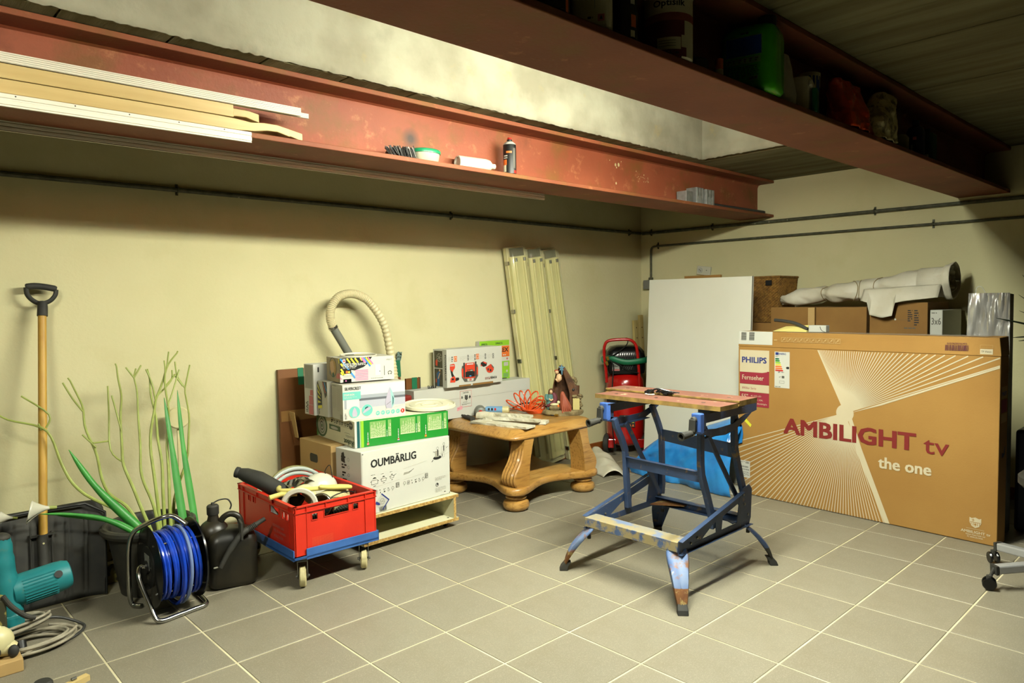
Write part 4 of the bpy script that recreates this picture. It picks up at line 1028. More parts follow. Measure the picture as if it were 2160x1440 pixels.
MB('cablegrey').tube(cat([(-1.90,0.225,0.007),(-1.84,0.232,0.03),(-1.78,0.255,0.024),(-1.72,0.30,0.012),(-1.665,0.35,0.007),(-1.69,0.415,0.012),(-1.76,0.43,0.03)],6), 0.0052, 8).build('outer_loop', cb)
MB('black').tube([(-1.872,0.262,0.012),(-1.872,0.285,0.05)], 0.018, 12).build('cable_tie', cb)
# ------------------------------------------------------------------ cream power tool cut by the left edge
tl = thing('cream_tool', 'cream and black tool on a wooden block at the lower left edge', 'tool', (-1.93, 0.19, 0))
MB('cartonlite').bx(-2.02,-1.885,0.14,0.27,0.0,0.045).build('wooden_block', tl, bevel=0.003)
mb = MB('cream'); mb.ball((-1.955,0.215,0.098), 0.058, (1.0,0.8,0.95), 16, 10); mb.tube([(-1.955,0.215,0.09),(-1.90,0.20,0.062)], [0.045,0.022], 14); mb.build('tool_body', tl)
mb = MB('blackrub'); mb.ball((-1.908,0.170,0.068), 0.017, (1,0.8,1.3), 12, 8); mb.ball((-1.955,0.172,0.075), 0.012, (1,0.6,1.4), 10, 8); mb.build('knobs', tl, stuff=True)
MB('cream').add([(-1.965,0.20,0.14),(-1.925,0.19,0.115),(-1.94,0.22,0.165),(-1.975,0.22,0.15),(-1.95,0.23,0.12)], [(0,1,2),(0,2,3),(1,4,2),(0,3,4),(0,4,1),(2,4,3)]).build('fin', tl)
# small things at the very bottom edge
t = thing('rubber_plug', 'round black rubber plug on the floor at the bottom left edge', 'plug', (-1.862,-0.045,0))
MB('blackrub').lathe([(0.026,0),(0.030,0.006),(0.030,0.018),(0.024,0.026),(0.0,0.027)], 24, (-1.862,-0.045,0)).build('plug', t)
t = thing('wood_offcut', 'pale wooden offcut with a screw on the floor at the bottom edge', 'wood', (-1.77,-0.10,0))
MB('blond').prism([(-1.815,-0.125),(-1.735,-0.095),(-1.742,-0.070),(-1.815,-0.097)], 0.0, 0.018, 'z').build('offcut', t)
MB('steel').tube([(-1.79,-0.098,0.024),(-1.775,-0.094,0.024)], 0.005, 8).build('screw', t)
# ------------------------------------------------------------------ blue dolly and red crate
ca = math.radians(-0.6)
CO = Vector((-0.890, 0.104, 0))           # front left corner of the crate footprint
dl = thing('wheeled_dolly', 'blue plastic dolly on four cream wheeled castors under the red crate', 'trolley', CO, ca)
def dlc(mb): mb.T = XF[dl.name].copy(); return mb
CW, CD = 0.402, 0.612
mb = dlc(MB('dolly'))
mb.bx(-0.012, CW+0.012, -0.012, 0.05, 0.138, 0.150); mb.bx(-0.012, CW+0.012, CD-0.05, CD+0.012, 0.138, 0.150)
mb.bx(-0.012, 0.06, -0.012, CD+0.012, 0.138, 0.150); mb.bx(CW-0.06, CW+0.012, -0.012, CD+0.012, 0.138, 0.150); mb.bx(0.06, CW-0.06, 0.27, 0.34, 0.138, 0.150)
mb.build('deck', dl, bevel=0.002)
mb = dlc(MB('dolly'))
for (a, b_) in ((0.045, CW+0.012),): mb.bx(a, b_, -0.012, -0.006, 0.132, 0.180)
mb.bx(-0.012, CW-0.045+0.0, CD+0.006, CD+0.012, 0.132, 0.180); mb.bx(-0.012, -0.006, 0.0, CD+0.012, 0.132, 0.180); mb.bx(CW+0.006, CW+0.012, -0.012, CD-0.04, 0.132, 0.180)
mb.build('lip', dl, bevel=0.0015)
def caster(x, y, rot):
    p = XF[dl.name] @ Vector((x, y, 0)); T = Matrix.LocRotScale(p, Euler((0,0,rot)), None)
    f_ = MB('steel'); f_.T = T
    f_.lathe([(0.034,0.137),(0.034,0.131),(0.026,0.128),(0.028,0.122),(0.016,0.120)], 20)
    for s in (-1, 1):
        f_.prism([(-0.022,0.122),(0.022,0.122),(0.020,0.085),(0.010,0.040),(-0.004,0.036),(-0.016,0.048),(-0.024,0.09)], s*0.021-0.0015, s*0.021+0.0015, 'y')
    f_.bx(-0.022,0.022,-0.022,0.022,0.118,0.122)
    f_.tube([(0.0,-0.030,0.048),(0.0,0.030,0.048)], 0.006, 8)
    o = f_.build('caster', dl)
    w = MB('cream'); w.T = T; w.names[0] = 'wheelcream'
    w.lathe([(0.010,-0.015),(0.040,-0.015),(0.0475,-0.010),(0.0475,0.010),(0.040,0.015),(0.010,0.015)], 30, (0,0,0.0478), (0,1,0)); w.build('wheel', o)
caster(0.045, -0.012+0.045, math.radians(62)); caster(CW-0.045, 0.035, math.radians(58)); caster(0.045, CD-0.05, math.radians(40)); caster(CW-0.045, CD-0.05, math.radians(70))

cr = thing('red_crate', 'open red plastic crate full of hoses standing on the blue dolly', 'crate', CO+Vector((0,0,0.151)), ca)
def crl(mb): mb.T = Matrix.LocRotScale(CO, Euler((0,0,ca)), None); return mb
Z0, Z1 = 0.152, 0.371
def wallp(mb, ln, holes, fr):
    """crate wall in (s,z): full width except rectangular openings; fr maps (s, off, z) to local xyz"""
    xs = sorted(set([0, ln]+[h[0] for h in holes]+[h[1] for h in holes])); zs = sorted(set([Z0, Z1]+[h[2] for h in holes]+[h[3] for h in holes]))
    for i in range(len(xs)-1):
        for j in range(len(zs)-1):
            cx_, cz_ = (xs[i]+xs[i+1])/2, (zs[j]+zs[j+1])/2
            if any(h[0] < cx_ < h[1] and h[2] < cz_ < h[3] for h in holes): continue
            a, b_, c, d = xs[i], xs[i+1], zs[j], zs[j+1]
            P1 = [fr(a,0,c),fr(b_,0,c),fr(b_,0.0035,c),fr(a,0.0035,c),fr(a,0,d),fr(b_,0,d),fr(b_,0.0035,d),fr(a,0.0035,d)]
            mb.add(P1, [(0,3,2,1),(4,5,6,7),(0,1,5,4),(1,2,6,5),(2,3,7,6),(3,0,4,7)], False)
    # rim bands and posts
    def blk(a, b_, c, d, o0, o1):
        P1 = [fr(a,o0,c),fr(b_,o0,c),fr(b_,o1,c),fr(a,o1,c),fr(a,o0,d),fr(b_,o0,d),fr(b_,o1,d),fr(a,o1,d)]
        mb.add(P1, [(0,3,2,1),(4,5,6,7),(0,1,5,4),(1,2,6,5),(2,3,7,6),(3,0,4,7)], False)
    blk(-0.007, ln+0.007, Z1-0.004, Z1+0.001, -0.007, 0.010)
    blk(-0.007, ln+0.007, Z1-0.030, Z1-0.026, -0.007, 0.004)
    for x in [0.0, 0.052, ln*0.36, ln*0.64, ln-0.055, ln-0.003]: blk(x, x+0.003, Z1-0.030, Z1, -0.007, 0.0)
    for x in (0.0, 0.052, ln-0.055, ln-0.003): blk(x, x+0.003, Z0+0.004, Z1-0.028, -0.005, 0.0)
    blk(0.0, 0.052, Z0+0.004, Z1-0.03, -0.0025, 0.0); blk(ln-0.052, ln, Z0+0.004, Z1-0.03, -0.0025, 0.0)
    blk(0, ln, Z0, Z0+0.005, -0.004, 0.004)
    for h in holes:
        blk(h[0]-0.003, h[0], h[2]-0.003, h[3]+0.003, -0.003, 0.004); blk(h[1], h[1]+0.003, h[2]-0.003, h[3]+0.003, -0.003, 0.004)
        blk(h[0], h[1], h[3], h[3]+0.003, -0.003, 0.004); blk(h[0], h[1], h[2]-0.003, h[2], -0.003, 0.004)
hs = [(0.080,0.106,0.300,0.327),(0.140,0.262,0.304,0.336),(0.286,0.312,0.305,0.332)]
mb = crl(MB('crate')); wallp(mb, CW, hs, lambda s,o,z: (s, o, z)); mb.build('front_wall', cr)
mb = crl(MB('crate')); wallp(mb, CW, hs, lambda s,o,z: (CW-s, CD-o, z)); mb.build('back_wall', cr)
hl = [(0.055,0.078,0.300,0.330),(0.098,0.122,0.300,0.330),(0.160,0.235+0.02,0.300,0.335),(0.425,0.445,0.31,0.34),(0.48,0.500,0.31,0.335)]
mb = crl(MB('crate')); wallp(mb, CD, hl, lambda s,o,z: (o, s, z)); mb.build('left_wall', cr)
mb = crl(MB('crate')); wallp(mb, CD, hl, lambda s,o,z: (CW-o, CD-s, z)); mb.build('right_wall', cr)
crl(MB('crate')).bx(0.002, CW-0.002, 0.002, CD-0.002, Z0, Z0+0.004).build('bottom', cr)
Tm = Matrix.LocRotScale(CO, Euler((0,0,ca)), None); T3 = Tm.to_3x3()
F = Face(Tm @ Vector((0,-0.0035,0)), T3 @ Vector((1,0,0)), (0,0,1))
for i in range(20):
    for j in range(11): F.rect(0.055+0.022+i*0.0052, 0.166+j*0.0052, 0.055+0.022+i*0.0052+0.0022, 0.166+j*0.0052+0.0022, 'cratelite', 2)
F.build('moulded_dots', cr, stuff=True)
F = Face(Tm @ Vector((-0.0010,CD,0)), T3 @ Vector((0,-1,0)), (0,0,1))
for i, (t_, w_) in enumerate((('BOONERS JAN',0.115),('TEL 014/544465',0.125),('BORG 250 FR',0.095))): F.text(t_, 0.385+i*0.006, 0.243-i*0.024, 0.013, 'softred', width=w_, bold=0.2, k=1)
F.build('stencilled_text', cr)

# ---- crate contents (things of their own)
def cw(x, y, z): return Tm @ Vector((x, y, z))
t = thing('rubber_pipe', 'dark flared rubber pipe sticking out of the crate over its left corner', 'pipe', cw(0.02,0.45,0.40))
mb = MB('blackrub'); mb.tube([cw(-0.055,0.505,0.455),cw(-0.047,0.497,0.452),cw(-0.043,0.493,0.450),cw(-0.020,0.47,0.44),cw(0.02,0.42,0.42),cw(0.09,0.32,0.365),cw(0.15,0.25,0.31)], [0.026,0.027,0.024,0.034,0.040,0.038,0.034], 18); mb.build('pipe', t)
t = thing('grey_hose', 'thick grey hose coiled at the back of the red crate', 'hose', cw(0.22,0.38,0.33))
for k, (dr, dz, mt) in enumerate(((0,0,'alu'),(0.016,0.006,'hosegrey'),(0.004,0.022,'olivehose'))):
    MB('hosegrey' if mt != 'olivehose' else mt).tube([cw(0.20+(0.145+dr)*math.cos(a), 0.37+0.05*math.sin(a)+dz, 0.300+(0.118+dr)*math.sin(a)+dz) for a in [2*PI*i/40 for i in range(40)]], 0.0095, 10, closed=True).build('hose_turn', t)
t = thing('white_duct', 'white ribbed ventilation duct with a flange inside the red crate', 'duct', cw(0.2,0.25,0.31))
mb = MB('whiteplastic'); ax0 = cw(0.145,0.285,0.325); 
pts = [cw(0.23,0.30,0.27)]; 
def ribbed(p0, p1, r, n, mat, nm, par, amp=0.0035):
    m_ = MB(mat); P1 = []; rs = []
    for i in range(n*4+1):
        P1.append(Vector(p0).lerp(Vector(p1), i/(n*4))); rs.append(r+amp*(1 if (i % 4) in (1, 2) else -1))
    m_.tube(P1, rs, 26, caps=False); return m_.build(nm, par, solid=0.0012, ang=60)
ribbed(cw(0.085,0.13,0.335), cw(0.19,0.30,0.325), 0.062, 12, 'cream', 'open_sleeve', t)
mb = MB('whiteplastic'); a = (cw(0.085,0.13,0.335)-cw(0.19,0.30,0.325)).normalized(); mb.lathe([(0.062,-0.006),(0.080,-0.004),(0.084,0.004),(0.080,0.012),(0.066,0.012),(0.060,0.006)], 36, cw(0.085,0.13,0.335), a, cap=False); mb.build('flange', t, solid=0.002)
ribbed(cw(0.165,0.075,0.335), cw(0.33,0.20,0.325), 0.050, 18, 'cream', 'ribbed_sleeve', t)
mb = MB('whiteplastic'); mb.ball(cw(0.275,0.30,0.345), 0.083, (1.1,0.9,0.98), 24, 14); mb.build('elbow', t)
mb = MB('chrome'); a = (cw(0.165,0.075,0.335)-cw(0.33,0.20,0.325)).normalized()
for k in range(7): mb.lathe([(0.0535,-0.008),(0.0535,0.008)], 30, cw(0.165,0.075,0.335), a, cap=False) if k == 0 else None
mb.build('clamp_ring', t, solid=0.0015)
t = thing('foil_wrap', 'crumpled silver foil piece between the white ducts', 'foil', cw(0.16,0.30,0.41))
mb = MB('chrome')
def foil(u, v): 
    p_ = cw(0.10+0.17*u, 0.26+0.10*v, 0.395+0.02*math.sin(u*PI)-0.03*(v-0.5)**2); q = noise.noise(p_*26)*0.02; return (p_.x, p_.y, p_.z+q)
mb.grid(foil, 12, 6, smooth=False); mb.build('foil', t, solid=0.0008)
t = thing('yellow_hose', 'pale yellow rubber hose lying across the top of the red crate', 'hose', cw(0.1,0.2,0.39))
MB('yhose').tube(cat([cw(0.085,0.33,0.388),cw(0.045,0.26,0.398),cw(0.035,0.215,0.400),cw(0.06,0.18,0.402),cw(0.12,0.13,0.405),cw(0.20,0.11,0.402),cw(0.28,0.12,0.392),cw(0.345,0.14,0.375)],6), 0.0105, 10).build('hose', t)
MB('yhose').tube([cw(-0.025,0.20,0.381),cw(0.03,0.195,0.388),cw(0.09,0.16,0.386)], 0.0115, 10).build('hose_end', t)
MB('yhose').tube(cat([cw(0.17,0.10,0.415),cw(0.23,0.10,0.400),cw(0.30,0.115,0.385),cw(0.35,0.13,0.374)],5), [0.004]+[0.010]*15, 10).build('hose_end', t)
t = thing('black_wire', 'thin black wire curving up out of the red crate', 'wire', cw(0.33,0.28,0.33))
MB('black').tube(cat([cw(0.30,0.27,0.30),cw(0.315,0.28,0.39),cw(0.30,0.29,0.43),cw(0.325,0.285,0.46),cw(0.330,0.27,0.40),cw(0.335,0.25,0.34)],6), 0.0022, 6).build('wire', t)
MB('black').tube(cat([cw(0.17,0.04,0.36),cw(0.23,0.05,0.376),cw(0.30,0.07,0.374),cw(0.34,0.08,0.36)],5), 0.003, 6).build('wire_end', t)
t = thing('floor_duct', 'dark flexible duct seen through the handle slot of the red crate', 'duct', cw(0.2,0.1,0.16))
ribbed(cw(0.045,0.10,0.245), cw(0.355,0.085,0.245), 0.055, 22, 'darkgrey', 'sleeve', t)
# ------------------------------------------------------------------ chipboard platform with castors
def local(mb, t): mb.T = XF[t.name].copy(); return mb
ps = thing('chipboard_platform', 'low cream chipboard shelf unit on castors carrying the stack of boxes', 'platform', (-0.435,0.292,0), math.radians(1.0))
PW, PD = 0.617, 0.66
def board(x0,x1,y0,y1,z0,z1,nm):
    mb = local(MB('melamine'), ps); mb.bx(x0,x1,y0,y1,z0,z1); o = mb.build(nm, ps)
    e = local(MB('chipboard'), ps); e.bx(x0,x1+0.0006,y0-0.0008,y0-0.0001,z0+0.0005,z1-0.0005); e.bx(x1+0.0001,x1+0.0008,y0,y1,z0+0.0005,z1-0.0005); e.build('raw_edge', o, stuff=True); return o
board(0,PW,0,PD,0.036,0.054,'bottom_board'); board(0,PW,0,PD,0.168,0.186,'top_board')
board(PW-0.034,PW-0.018,0.0,PD,0.054,0.168,'side_board'); board(0.02,0.036,0.0,PD,0.054,0.168,'side_board')
local(MB('melamine'), ps).bx(0.036,PW-0.034,PD-0.016,PD,0.054,0.168).build('back_board', ps)
for (x, y) in ((PW-0.05,0.06),(0.06,0.06),(PW-0.05,PD-0.06),(0.06,PD-0.06)):
    mb = local(MB('black'), ps); mb.lathe([(0.017,-0.007),(0.017,0.007)], 18, (x,y,0.0175), (1,0,0)); mb.bx(x-0.011,x+0.011,y-0.006,y+0.006,0.02,0.036); mb.build('caster', ps)
local(MB('steel'), ps).lathe([(0.005,0),(0.006,0.002)], 10, (PW-0.052,0.03,0.0545)).build('screw', ps)

def carton(name, label, x, y, z, deg, w, d, h, mats=('paper','papershade'), cat='box', bev=0.002):
    """box with its front lower left corner at x,y,z; mats: body, (unused)"""
    t = thing(name, label, cat, (x,y,z), math.radians(deg))
    local(MB(mats[0]), t).bx(0,w,0,d,0.0005,h).build('body', t, bevel=bev)
    X = XF[t.name]; R3 = X.to_3x3()
    Ff = Face(X @ Vector((0,-0.0006,0)), R3 @ Vector((1,0,0)), (0,0,1))
    Fl = Face(X @ Vector((-0.0006,d,0)), R3 @ Vector((0,-1,0)), (0,0,1))
    return t, Ff, Fl

# ---- white pan set carton
t, F, S = carton('white_carton', 'white carton lettered OUMBÄRLIG on the chipboard platform', -0.434, 0.303, 0.1865, 3.8, 0.592, 0.225, 0.3275, bev=0.003)
F.text('OUMBÄRLIG', 0.058, 0.240, 0.040, 'ink', width=0.292, bold=1.5, k=1)
def pot_icon(F, u, v, s):
    F.frame(u, v, u+s, v+s*0.55, 0.0016, 'ink'); F.rect(u-0.006, v+s*0.36, u, v+s*0.42, 'ink'); F.rect(u+s, v+s*0.36, u+s+0.006, v+s*0.42, 'ink')
    F.poly([(u+s*0.15,v+s*0.72),(u+s*0.85,v+s*0.72),(u+s*0.6,v+s*0.92),(u+s*0.4,v+s*0.92)], 'ink2'); F.rect(u+s*.3, v-0.010, u+s*.7, v-0.007, 'ink2'); F.micro(u-0.002, v+s+0.008, u+s, v+s+0.012, 'ink2', 1, seed=int(u*900))
pot_icon(F, 0.058, 0.152, 0.040); pot_icon(F, 0.120, 0.158, 0.030); pot_icon(F, 0.176, 0.164, 0.024); F.line((0.2,0.176),(0.216,0.182),0.002,'ink')
F.line((0.052,0.134),(0.236,0.148),0.0008,'ink3'); F.line((0.262,0.140),(0.428,0.152),0.0008,'ink3'); F.line((0.262,0.198),(0.424,0.214),0.0008,'ink3')
F.poly([(0.262,0.166),(0.300,0.168),(0.322,0.180),(0.300,0.178),(0.268,0.178)], 'ink3'); F.line((0.300,0.174),(0.334,0.188),0.002,'ink')
def icons(u, v, n, st, s0):
    for i in range(n):
        x = u+i*st; k_ = (i+s0) % 5
        if k_ == 0: F.ring(x+0.007, v+0.012, 0.008, 0.0016, 'ink2'); F.line((x+0.007,v+0.004),(x+0.003,v-0.004),0.0015,'ink2')
        elif k_ == 1: F.frame(x, v, x+0.016, v+0.020, 0.0014, 'ink2'); F.micro(x+0.003, v+0.004, x+0.013, v+0.016, 'ink2', 3, seed=i)
        elif k_ == 2: F.micro(x, v+0.014, x+0.014, v+0.020, 'ink2', 1, seed=i); F.poly([(x+0.004,v),(x+0.010,v),(x+0.007,v+0.009)], 'ink')
        elif k_ == 3: F.micro(x, v+0.010, x+0.014, v+0.020, 'ink2', 2, seed=i); F.rect(x+0.002, v, x+0.012, v+0.007, 'ink2')
        else: F.ring(x+0.007, v+0.006, 0.006, 0.0014, 'ink2'); F.micro(x, v+0.014, x+0.014, v+0.020, 'ink2', 1, seed=i)
icons(0.052, 0.100, 6, 0.0265, 0); F.frame(0.212, 0.108, 0.234, 0.134, 0.002, 'ink2'); F.micro(0.214,0.111,0.232,0.131,'ink2',5,seed=3)
icons(0.262, 0.110, 6, 0.0255, 0); F.frame(0.410, 0.120, 0.430, 0.146, 0.002, 'ink2'); F.micro(0.412,0.123,0.428,0.143,'ink2',5,seed=4)
# pans drawing
F.circ(0.500, 0.218, 0.030, 'ink', n=22, ry=0.010); F.rect(0.484, 0.222, 0.512, 0.256, 'ink3'); F.rect(0.500, 0.226, 0.507, 0.262, 'ink'); F.ring(0.502, 0.270, 0.008, 0.0014, 'ink2')
F.frame(0.520, 0.214, 0.552, 0.240, 0.0014, 'ink3'); F.rect(0.534, 0.218, 0.538, 0.236, 'ink'); F.frame(0.530, 0.244, 0.565, 0.274, 0.0014, 'ink3'); F.rect(0.546, 0.248, 0.552, 0.278, 'ink'); F.ring(0.549, 0.287, 0.008, 0.0014, 'ink2')
F.line((0.565,0.262),(0.578,0.270),0.002,'ink'); F.line((0.470,0.255),(0.484,0.250),0.002,'ink'); F.line((0.552,0.226),(0.585,0.236),0.001,'ink3'); F.line((0.47,0.21),(0.46,0.200),0.004,'ink')
# slanted diamond sticker, barcode, small print
q = [(0.070,0.045),(0.118,0.100),(0.168,0.056),(0.120,-0.0)]
F.poly([(0.074,0.050),(0.118,0.094),(0.160,0.056),(0.118,0.012)], 'palegrey'); F.line((0.118,0.096),(0.166,0.054),0.007,'blueink',2); F.line((0.166,0.058),(0.124,0.012),0.006,'blueink',2)
F.poly([(0.072,0.048),(0.086,0.062),(0.104,0.052),(0.110,0.040),(0.096,0.040),(0.086,0.046)], 'blueink', 2); F.ring(0.122,0.056,0.015,0.0014,'ink2',2); F.line((0.108,0.060),(0.138,0.052),0.0014,'ink2',2); F.line((0.115,0.048),(0.132,0.066),0.0014,'ink2',2)
F.bars(0.104, -0.0+0.022-0.016, 0.150, 0.030, 'ink', 22); F.micro(0.128, 0.001, 0.150, 0.004, 'ink2', 1, seed=2)
F.micro(0.480, 0.090, 0.560, 0.112, 'ink3', 3, 0.3, 4); F.ring(0.495, 0.068, 0.0105, 0.003, 'ink'); F.circ(0.497, 0.070, 0.005, 'ink'); F.micro(0.482, 0.026, 0.560, 0.052, 'ink3', 4, 0.3, 5); F.micro(0.545, 0.016, 0.563, 0.024, 'ink', 1, 0.5, 6); F.micro(0.515,0.004,0.565,0.007,'ink2',1,0.4,7)
F.rect(0.003, 0.004, 0.005, 0.322, 'ink3'); F.circ(0.010, 0.316, 0.003, 'ink'); F.circ(0.585, 0.008, 0.003, 'ink')
F.build('print', t, stuff=True)
for i, v in enumerate((0.265,0.225,0.185,0.15,0.115)):
    S.micro(0.05+0.004*i, v, 0.09+0.008*(i % 2), v+0.028, 'ink', 2, 0.6, 20+i); S.ring(0.115, v+0.012, 0.009, 0.0014, 'ink2')
S.poly([(0.055,0.305),(0.075,0.312),(0.085,0.255),(0.050,0.262)], 'ink'); S.build('side_print', t, stuff=True)

# ---- plain carton with a hand hole, behind it
t, F, S = carton('brown_carton', 'plain brown carton with an oval hand hole behind the white carton', -0.455, 0.566, 0.1865, 0, 0.40, 0.350, 0.3275, ('cartonlite',))
S.poly([(0.118,0.225),(0.124,0.215),(0.195,0.215),(0.205,0.225),(0.205,0.250),(0.198,0.260),(0.128,0.262),(0.118,0.252)], 'black', 1); S.build('hand_hole', t)
local(MB('cartonlite'), t).add([(-0.002,0.36,0.325),(-0.002,0.40,0.325),(-0.02,0.42,0.47),(-0.02,0.365,0.47)], [(0,1,2,3)]).build('raised_flap', t, solid=0.003)

# ---- flat vacuum robot carton, upside down print
t, F, S = carton('green_carton', 'flat green and white carton with upside down print lying on the white carton', -0.403, 0.411, 0.5155, -5.9, 0.564, 0.500, 0.138, ('cream2',))
w, h = 0.564, 0.138
F.rect(0, 0, w, h, 'boxgreen', 1); F.rect(0.0, 0, 0.012, h, 'paper', 2); F.rect(0.012, 0, 0.028, h, 'darkteal', 2); F.rect(0.030, 0, 0.036, h, 'palegreen', 2); F.rect(0.036, 0, 0.050, h, 'lime', 2); F.rect(0.028,0,0.030,h,'paper',2)
for i, u in enumerate((0.085, 0.262, 0.430)):
    F.rect(u, 0.040, u+0.092, 0.128, 'palegreen', 2); F.micro(u+0.003, 0.044, u+0.089, 0.126, 'cream2', 14, 0.35, 30+i, 3, vert=True); F.rect(u+0.003, 0.042, u+0.088, 0.0445, 'cream2', 3)
    F.micro(u-0.014, 0.022, u-0.009, 0.090, 'paper', 1, 0.8, 33+i, 3, vert=True)
    F.rect(u+0.105, 0.040, u+0.124, 0.128 if i < 2 else 0.128, 'palegreen', 2); F.micro(u+0.106, 0.042, u+0.122, 0.110, 'cream2', 2, 0.4, 40+i, 3, vert=True); F.micro(u+0.096, 0.040, u+0.101, 0.110, 'paper', 1, 0.8, 43+i, 3, vert=True)
    F.rect(u-0.018, 0.008, u-0.006, 0.012, 'red' if i != 1 else 'blueink', 3); F.rect(u-0.018, 0.012, u-0.006, 0.016, 'paper' if i != 2 else 'yellow', 3); F.rect(u-0.018, 0.016, u-0.006, 0.021, 'red', 3)
F.build('front_print', t, stuff=True)
S.rect(0, 0.004, 0.025, h-0.002, 'palegreen', 1); S.rect(0.006, 0.004, 0.012, h, 'boxgreen', 1)
S.circ(0.072, 0.068, 0.080, 'sage', 1, 30, 0.064); S.circ(0.078, 0.066, 0.055, 'papershade', 2, 28, 0.050); S.ring(0.078, 0.066, 0.042, 0.005, 'sage', 3, 24); S.ring(0.078, 0.066, 0.026, 0.007, 'ink2', 3, 20); S.circ(0.078, 0.066, 0.010, 'sage', 3); S.rect(0.074,0.108,0.084,0.122,'sage',3)
for i in range(7):
    u = 0.205+i*0.034; S.frame(u, 0.094, u+0.030, 0.126, 0.001, 'ink2', 1); (S.ring(u+0.015, 0.110, 0.010, 0.004, 'ink') if i % 2 else S.micro(u+0.005, 0.100, u+0.025, 0.120, 'ink', 2, 0.7, i))
S.circ(0.458, 0.112, 0.024, 'ink2', 2, 20, 0.020); S.text('HEPA', 0.478, 0.119, 0.010, 'cream2', width=0.038, rot=PI, k=3)
S.poly([(0.180,0.062),(0.325,0.062),(0.325,0.090),(0.180,0.090)], 'ink2', 2); S.poly([(0.184,0.064),(0.321,0.064),(0.321,0.088),(0.184,0.088)], 'sage', 3); S.circ(0.25, 0.074, 0.05, 'palegrey', 4, 20, 0.008)
S.text('iRobot', 0.492, 0.034, 0.028, 'darkgreen', width=0.122, bold=1.2, rot=PI, k=2); S.text('Roomba', 0.492, 0.058, 0.018, 'papershade2', width=0.098, bold=0.2, rot=PI, k=2); S.micro(0.38, 0.064, 0.49, 0.070, 'ink3', 1, 0.5, 5)
S.build('side_print', t, stuff=True)

# ---- steam iron carton
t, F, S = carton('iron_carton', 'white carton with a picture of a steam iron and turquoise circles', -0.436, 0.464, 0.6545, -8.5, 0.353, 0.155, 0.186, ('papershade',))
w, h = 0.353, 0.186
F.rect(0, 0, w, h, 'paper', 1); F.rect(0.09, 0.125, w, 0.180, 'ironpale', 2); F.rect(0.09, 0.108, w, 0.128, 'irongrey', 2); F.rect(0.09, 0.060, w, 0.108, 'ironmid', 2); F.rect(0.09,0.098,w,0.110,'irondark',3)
F.rect(0.004, 0.060, 0.088, 0.150, 'ironpale', 2); F.rect(0.008, 0.060, 0.020, 0.110, 'irongrey', 3)
F.text('SILVERCREST', 0.012, 0.158, 0.015, 'ink', width=0.088, bold=1.0, k=5)
F.rect(0.0, 0.108, 0.098, 0.148, 'turq', 4); F.text('STEAM IRON', 0.006, 0.129, 0.010, 'paper', width=0.056, bold=1.2, k=6); F.micro(0.006, 0.114, 0.076, 0.124, 'paper', 2, 0.3, 3, 6)
for (u, v, r) in ((0.062,0.042,0.030),(0.132,0.046,0.030)): F.circ(u, v, r+0.0015, 'paper', 5, 26); F.circ(u, v, r, 'turq', 6, 26)
F.poly([(0.050,0.018),(0.074,0.018),(0.076,0.035),(0.070,0.055),(0.062,0.067),(0.054,0.055),(0.048,0.035)], 'lav', 8); F.poly([(0.110,0.030),(0.150,0.050),(0.154,0.060),(0.140,0.062),(0.118,0.050),(0.108,0.036)], 'lav', 8); F.poly([(0.118,0.050),(0.140,0.062),(0.132,0.066),(0.120,0.060)], 'darkteal', 9)
for i, u in enumerate((0.192,0.221,0.250,0.279,0.308)): F.circ(u, 0.024, 0.0115, 'turq', 4, 18); F.micro(u-0.007, 0.019, u+0.007, 0.029, 'paper', 2, 0.5, i, 5)
F.circ(0.336, 0.024, 0.0115, 'red', 4, 18); F.text('3', 0.331, 0.019, 0.011, 'paper', bold=1.5, k=5)
F.poly([(0.238,0.032),(0.276,0.034),(0.274,0.046),(0.236,0.044)], 'paper', 5)
F.poly([(0.240,0.046),(0.272,0.042),(0.268,0.120),(0.264,0.150),(0.262,0.160),(0.250,0.128),(0.238,0.090),(0.236,0.070)], 'lav', 6)
F.poly([(0.272,0.042),(0.284,0.060),(0.290,0.085),(0.286,0.110),(0.276,0.135),(0.264,0.158),(0.268,0.120)], 'turqlite', 6); F.poly([(0.276,0.056),(0.282,0.070),(0.284,0.095),(0.277,0.112),(0.278,0.080)], 'darkteal', 7); F.line((0.242,0.064),(0.268,0.080),0.0016,'ink2',7)
F.micro(0.008, 0.008, 0.020, 0.050, 'ink2', 3, 0.6, 9, 3, vert=True); F.line((0.284,0.046),(0.34,0.056),0.001,'ink3',4)
F.build('front_print', t, stuff=True)
S.micro(0.012, 0.055, 0.065, 0.165, 'ink3', 22, 0.25, 6, 1); S.micro(0.078, 0.045, 0.130, 0.165, 'ink3', 24, 0.25, 7, 1); S.text('SILVERCREST', 0.012, 0.172, 0.006, 'ink2', width=0.06, k=1); S.rect(0.118,0.006,0.146,0.032,'ink3',1); S.build('side_print', t, stuff=True)

# ---- striped printer carton behind the iron carton
t, F, S = carton('striped_carton', 'pale carton with black and yellow stripes standing behind the iron carton', -0.430, 0.632, 0.6545, 0, 0.33, 0.105, 0.192, ('papershade',))
for i in range(5): S.poly([(0.0,0.19-0.030*i),(0.0,0.176-0.030*i),(0.045,0.110-0.012*i),(0.045,0.126-0.012*i)], 'black', 1); S.poly([(0.0,0.176-0.030*i),(0.0,0.160-0.030*i),(0.045,0.094-0.012*i),(0.045,0.110-0.012*i)], 'yellow', 1)
S.poly([(0.05,0.19),(0.10,0.19),(0.10,0.12),(0.08,0.10)], 'darkgrey', 1); S.line((0.058,0.186),(0.085,0.13),0.006,'softred',2); S.line((0.075,0.186),(0.10,0.14),0.006,'cyan',2); S.micro(0.01,0.01,0.018,0.06,'ink',1,0.7,3,1,vert=True)
S.build('side_print', t, stuff=True)

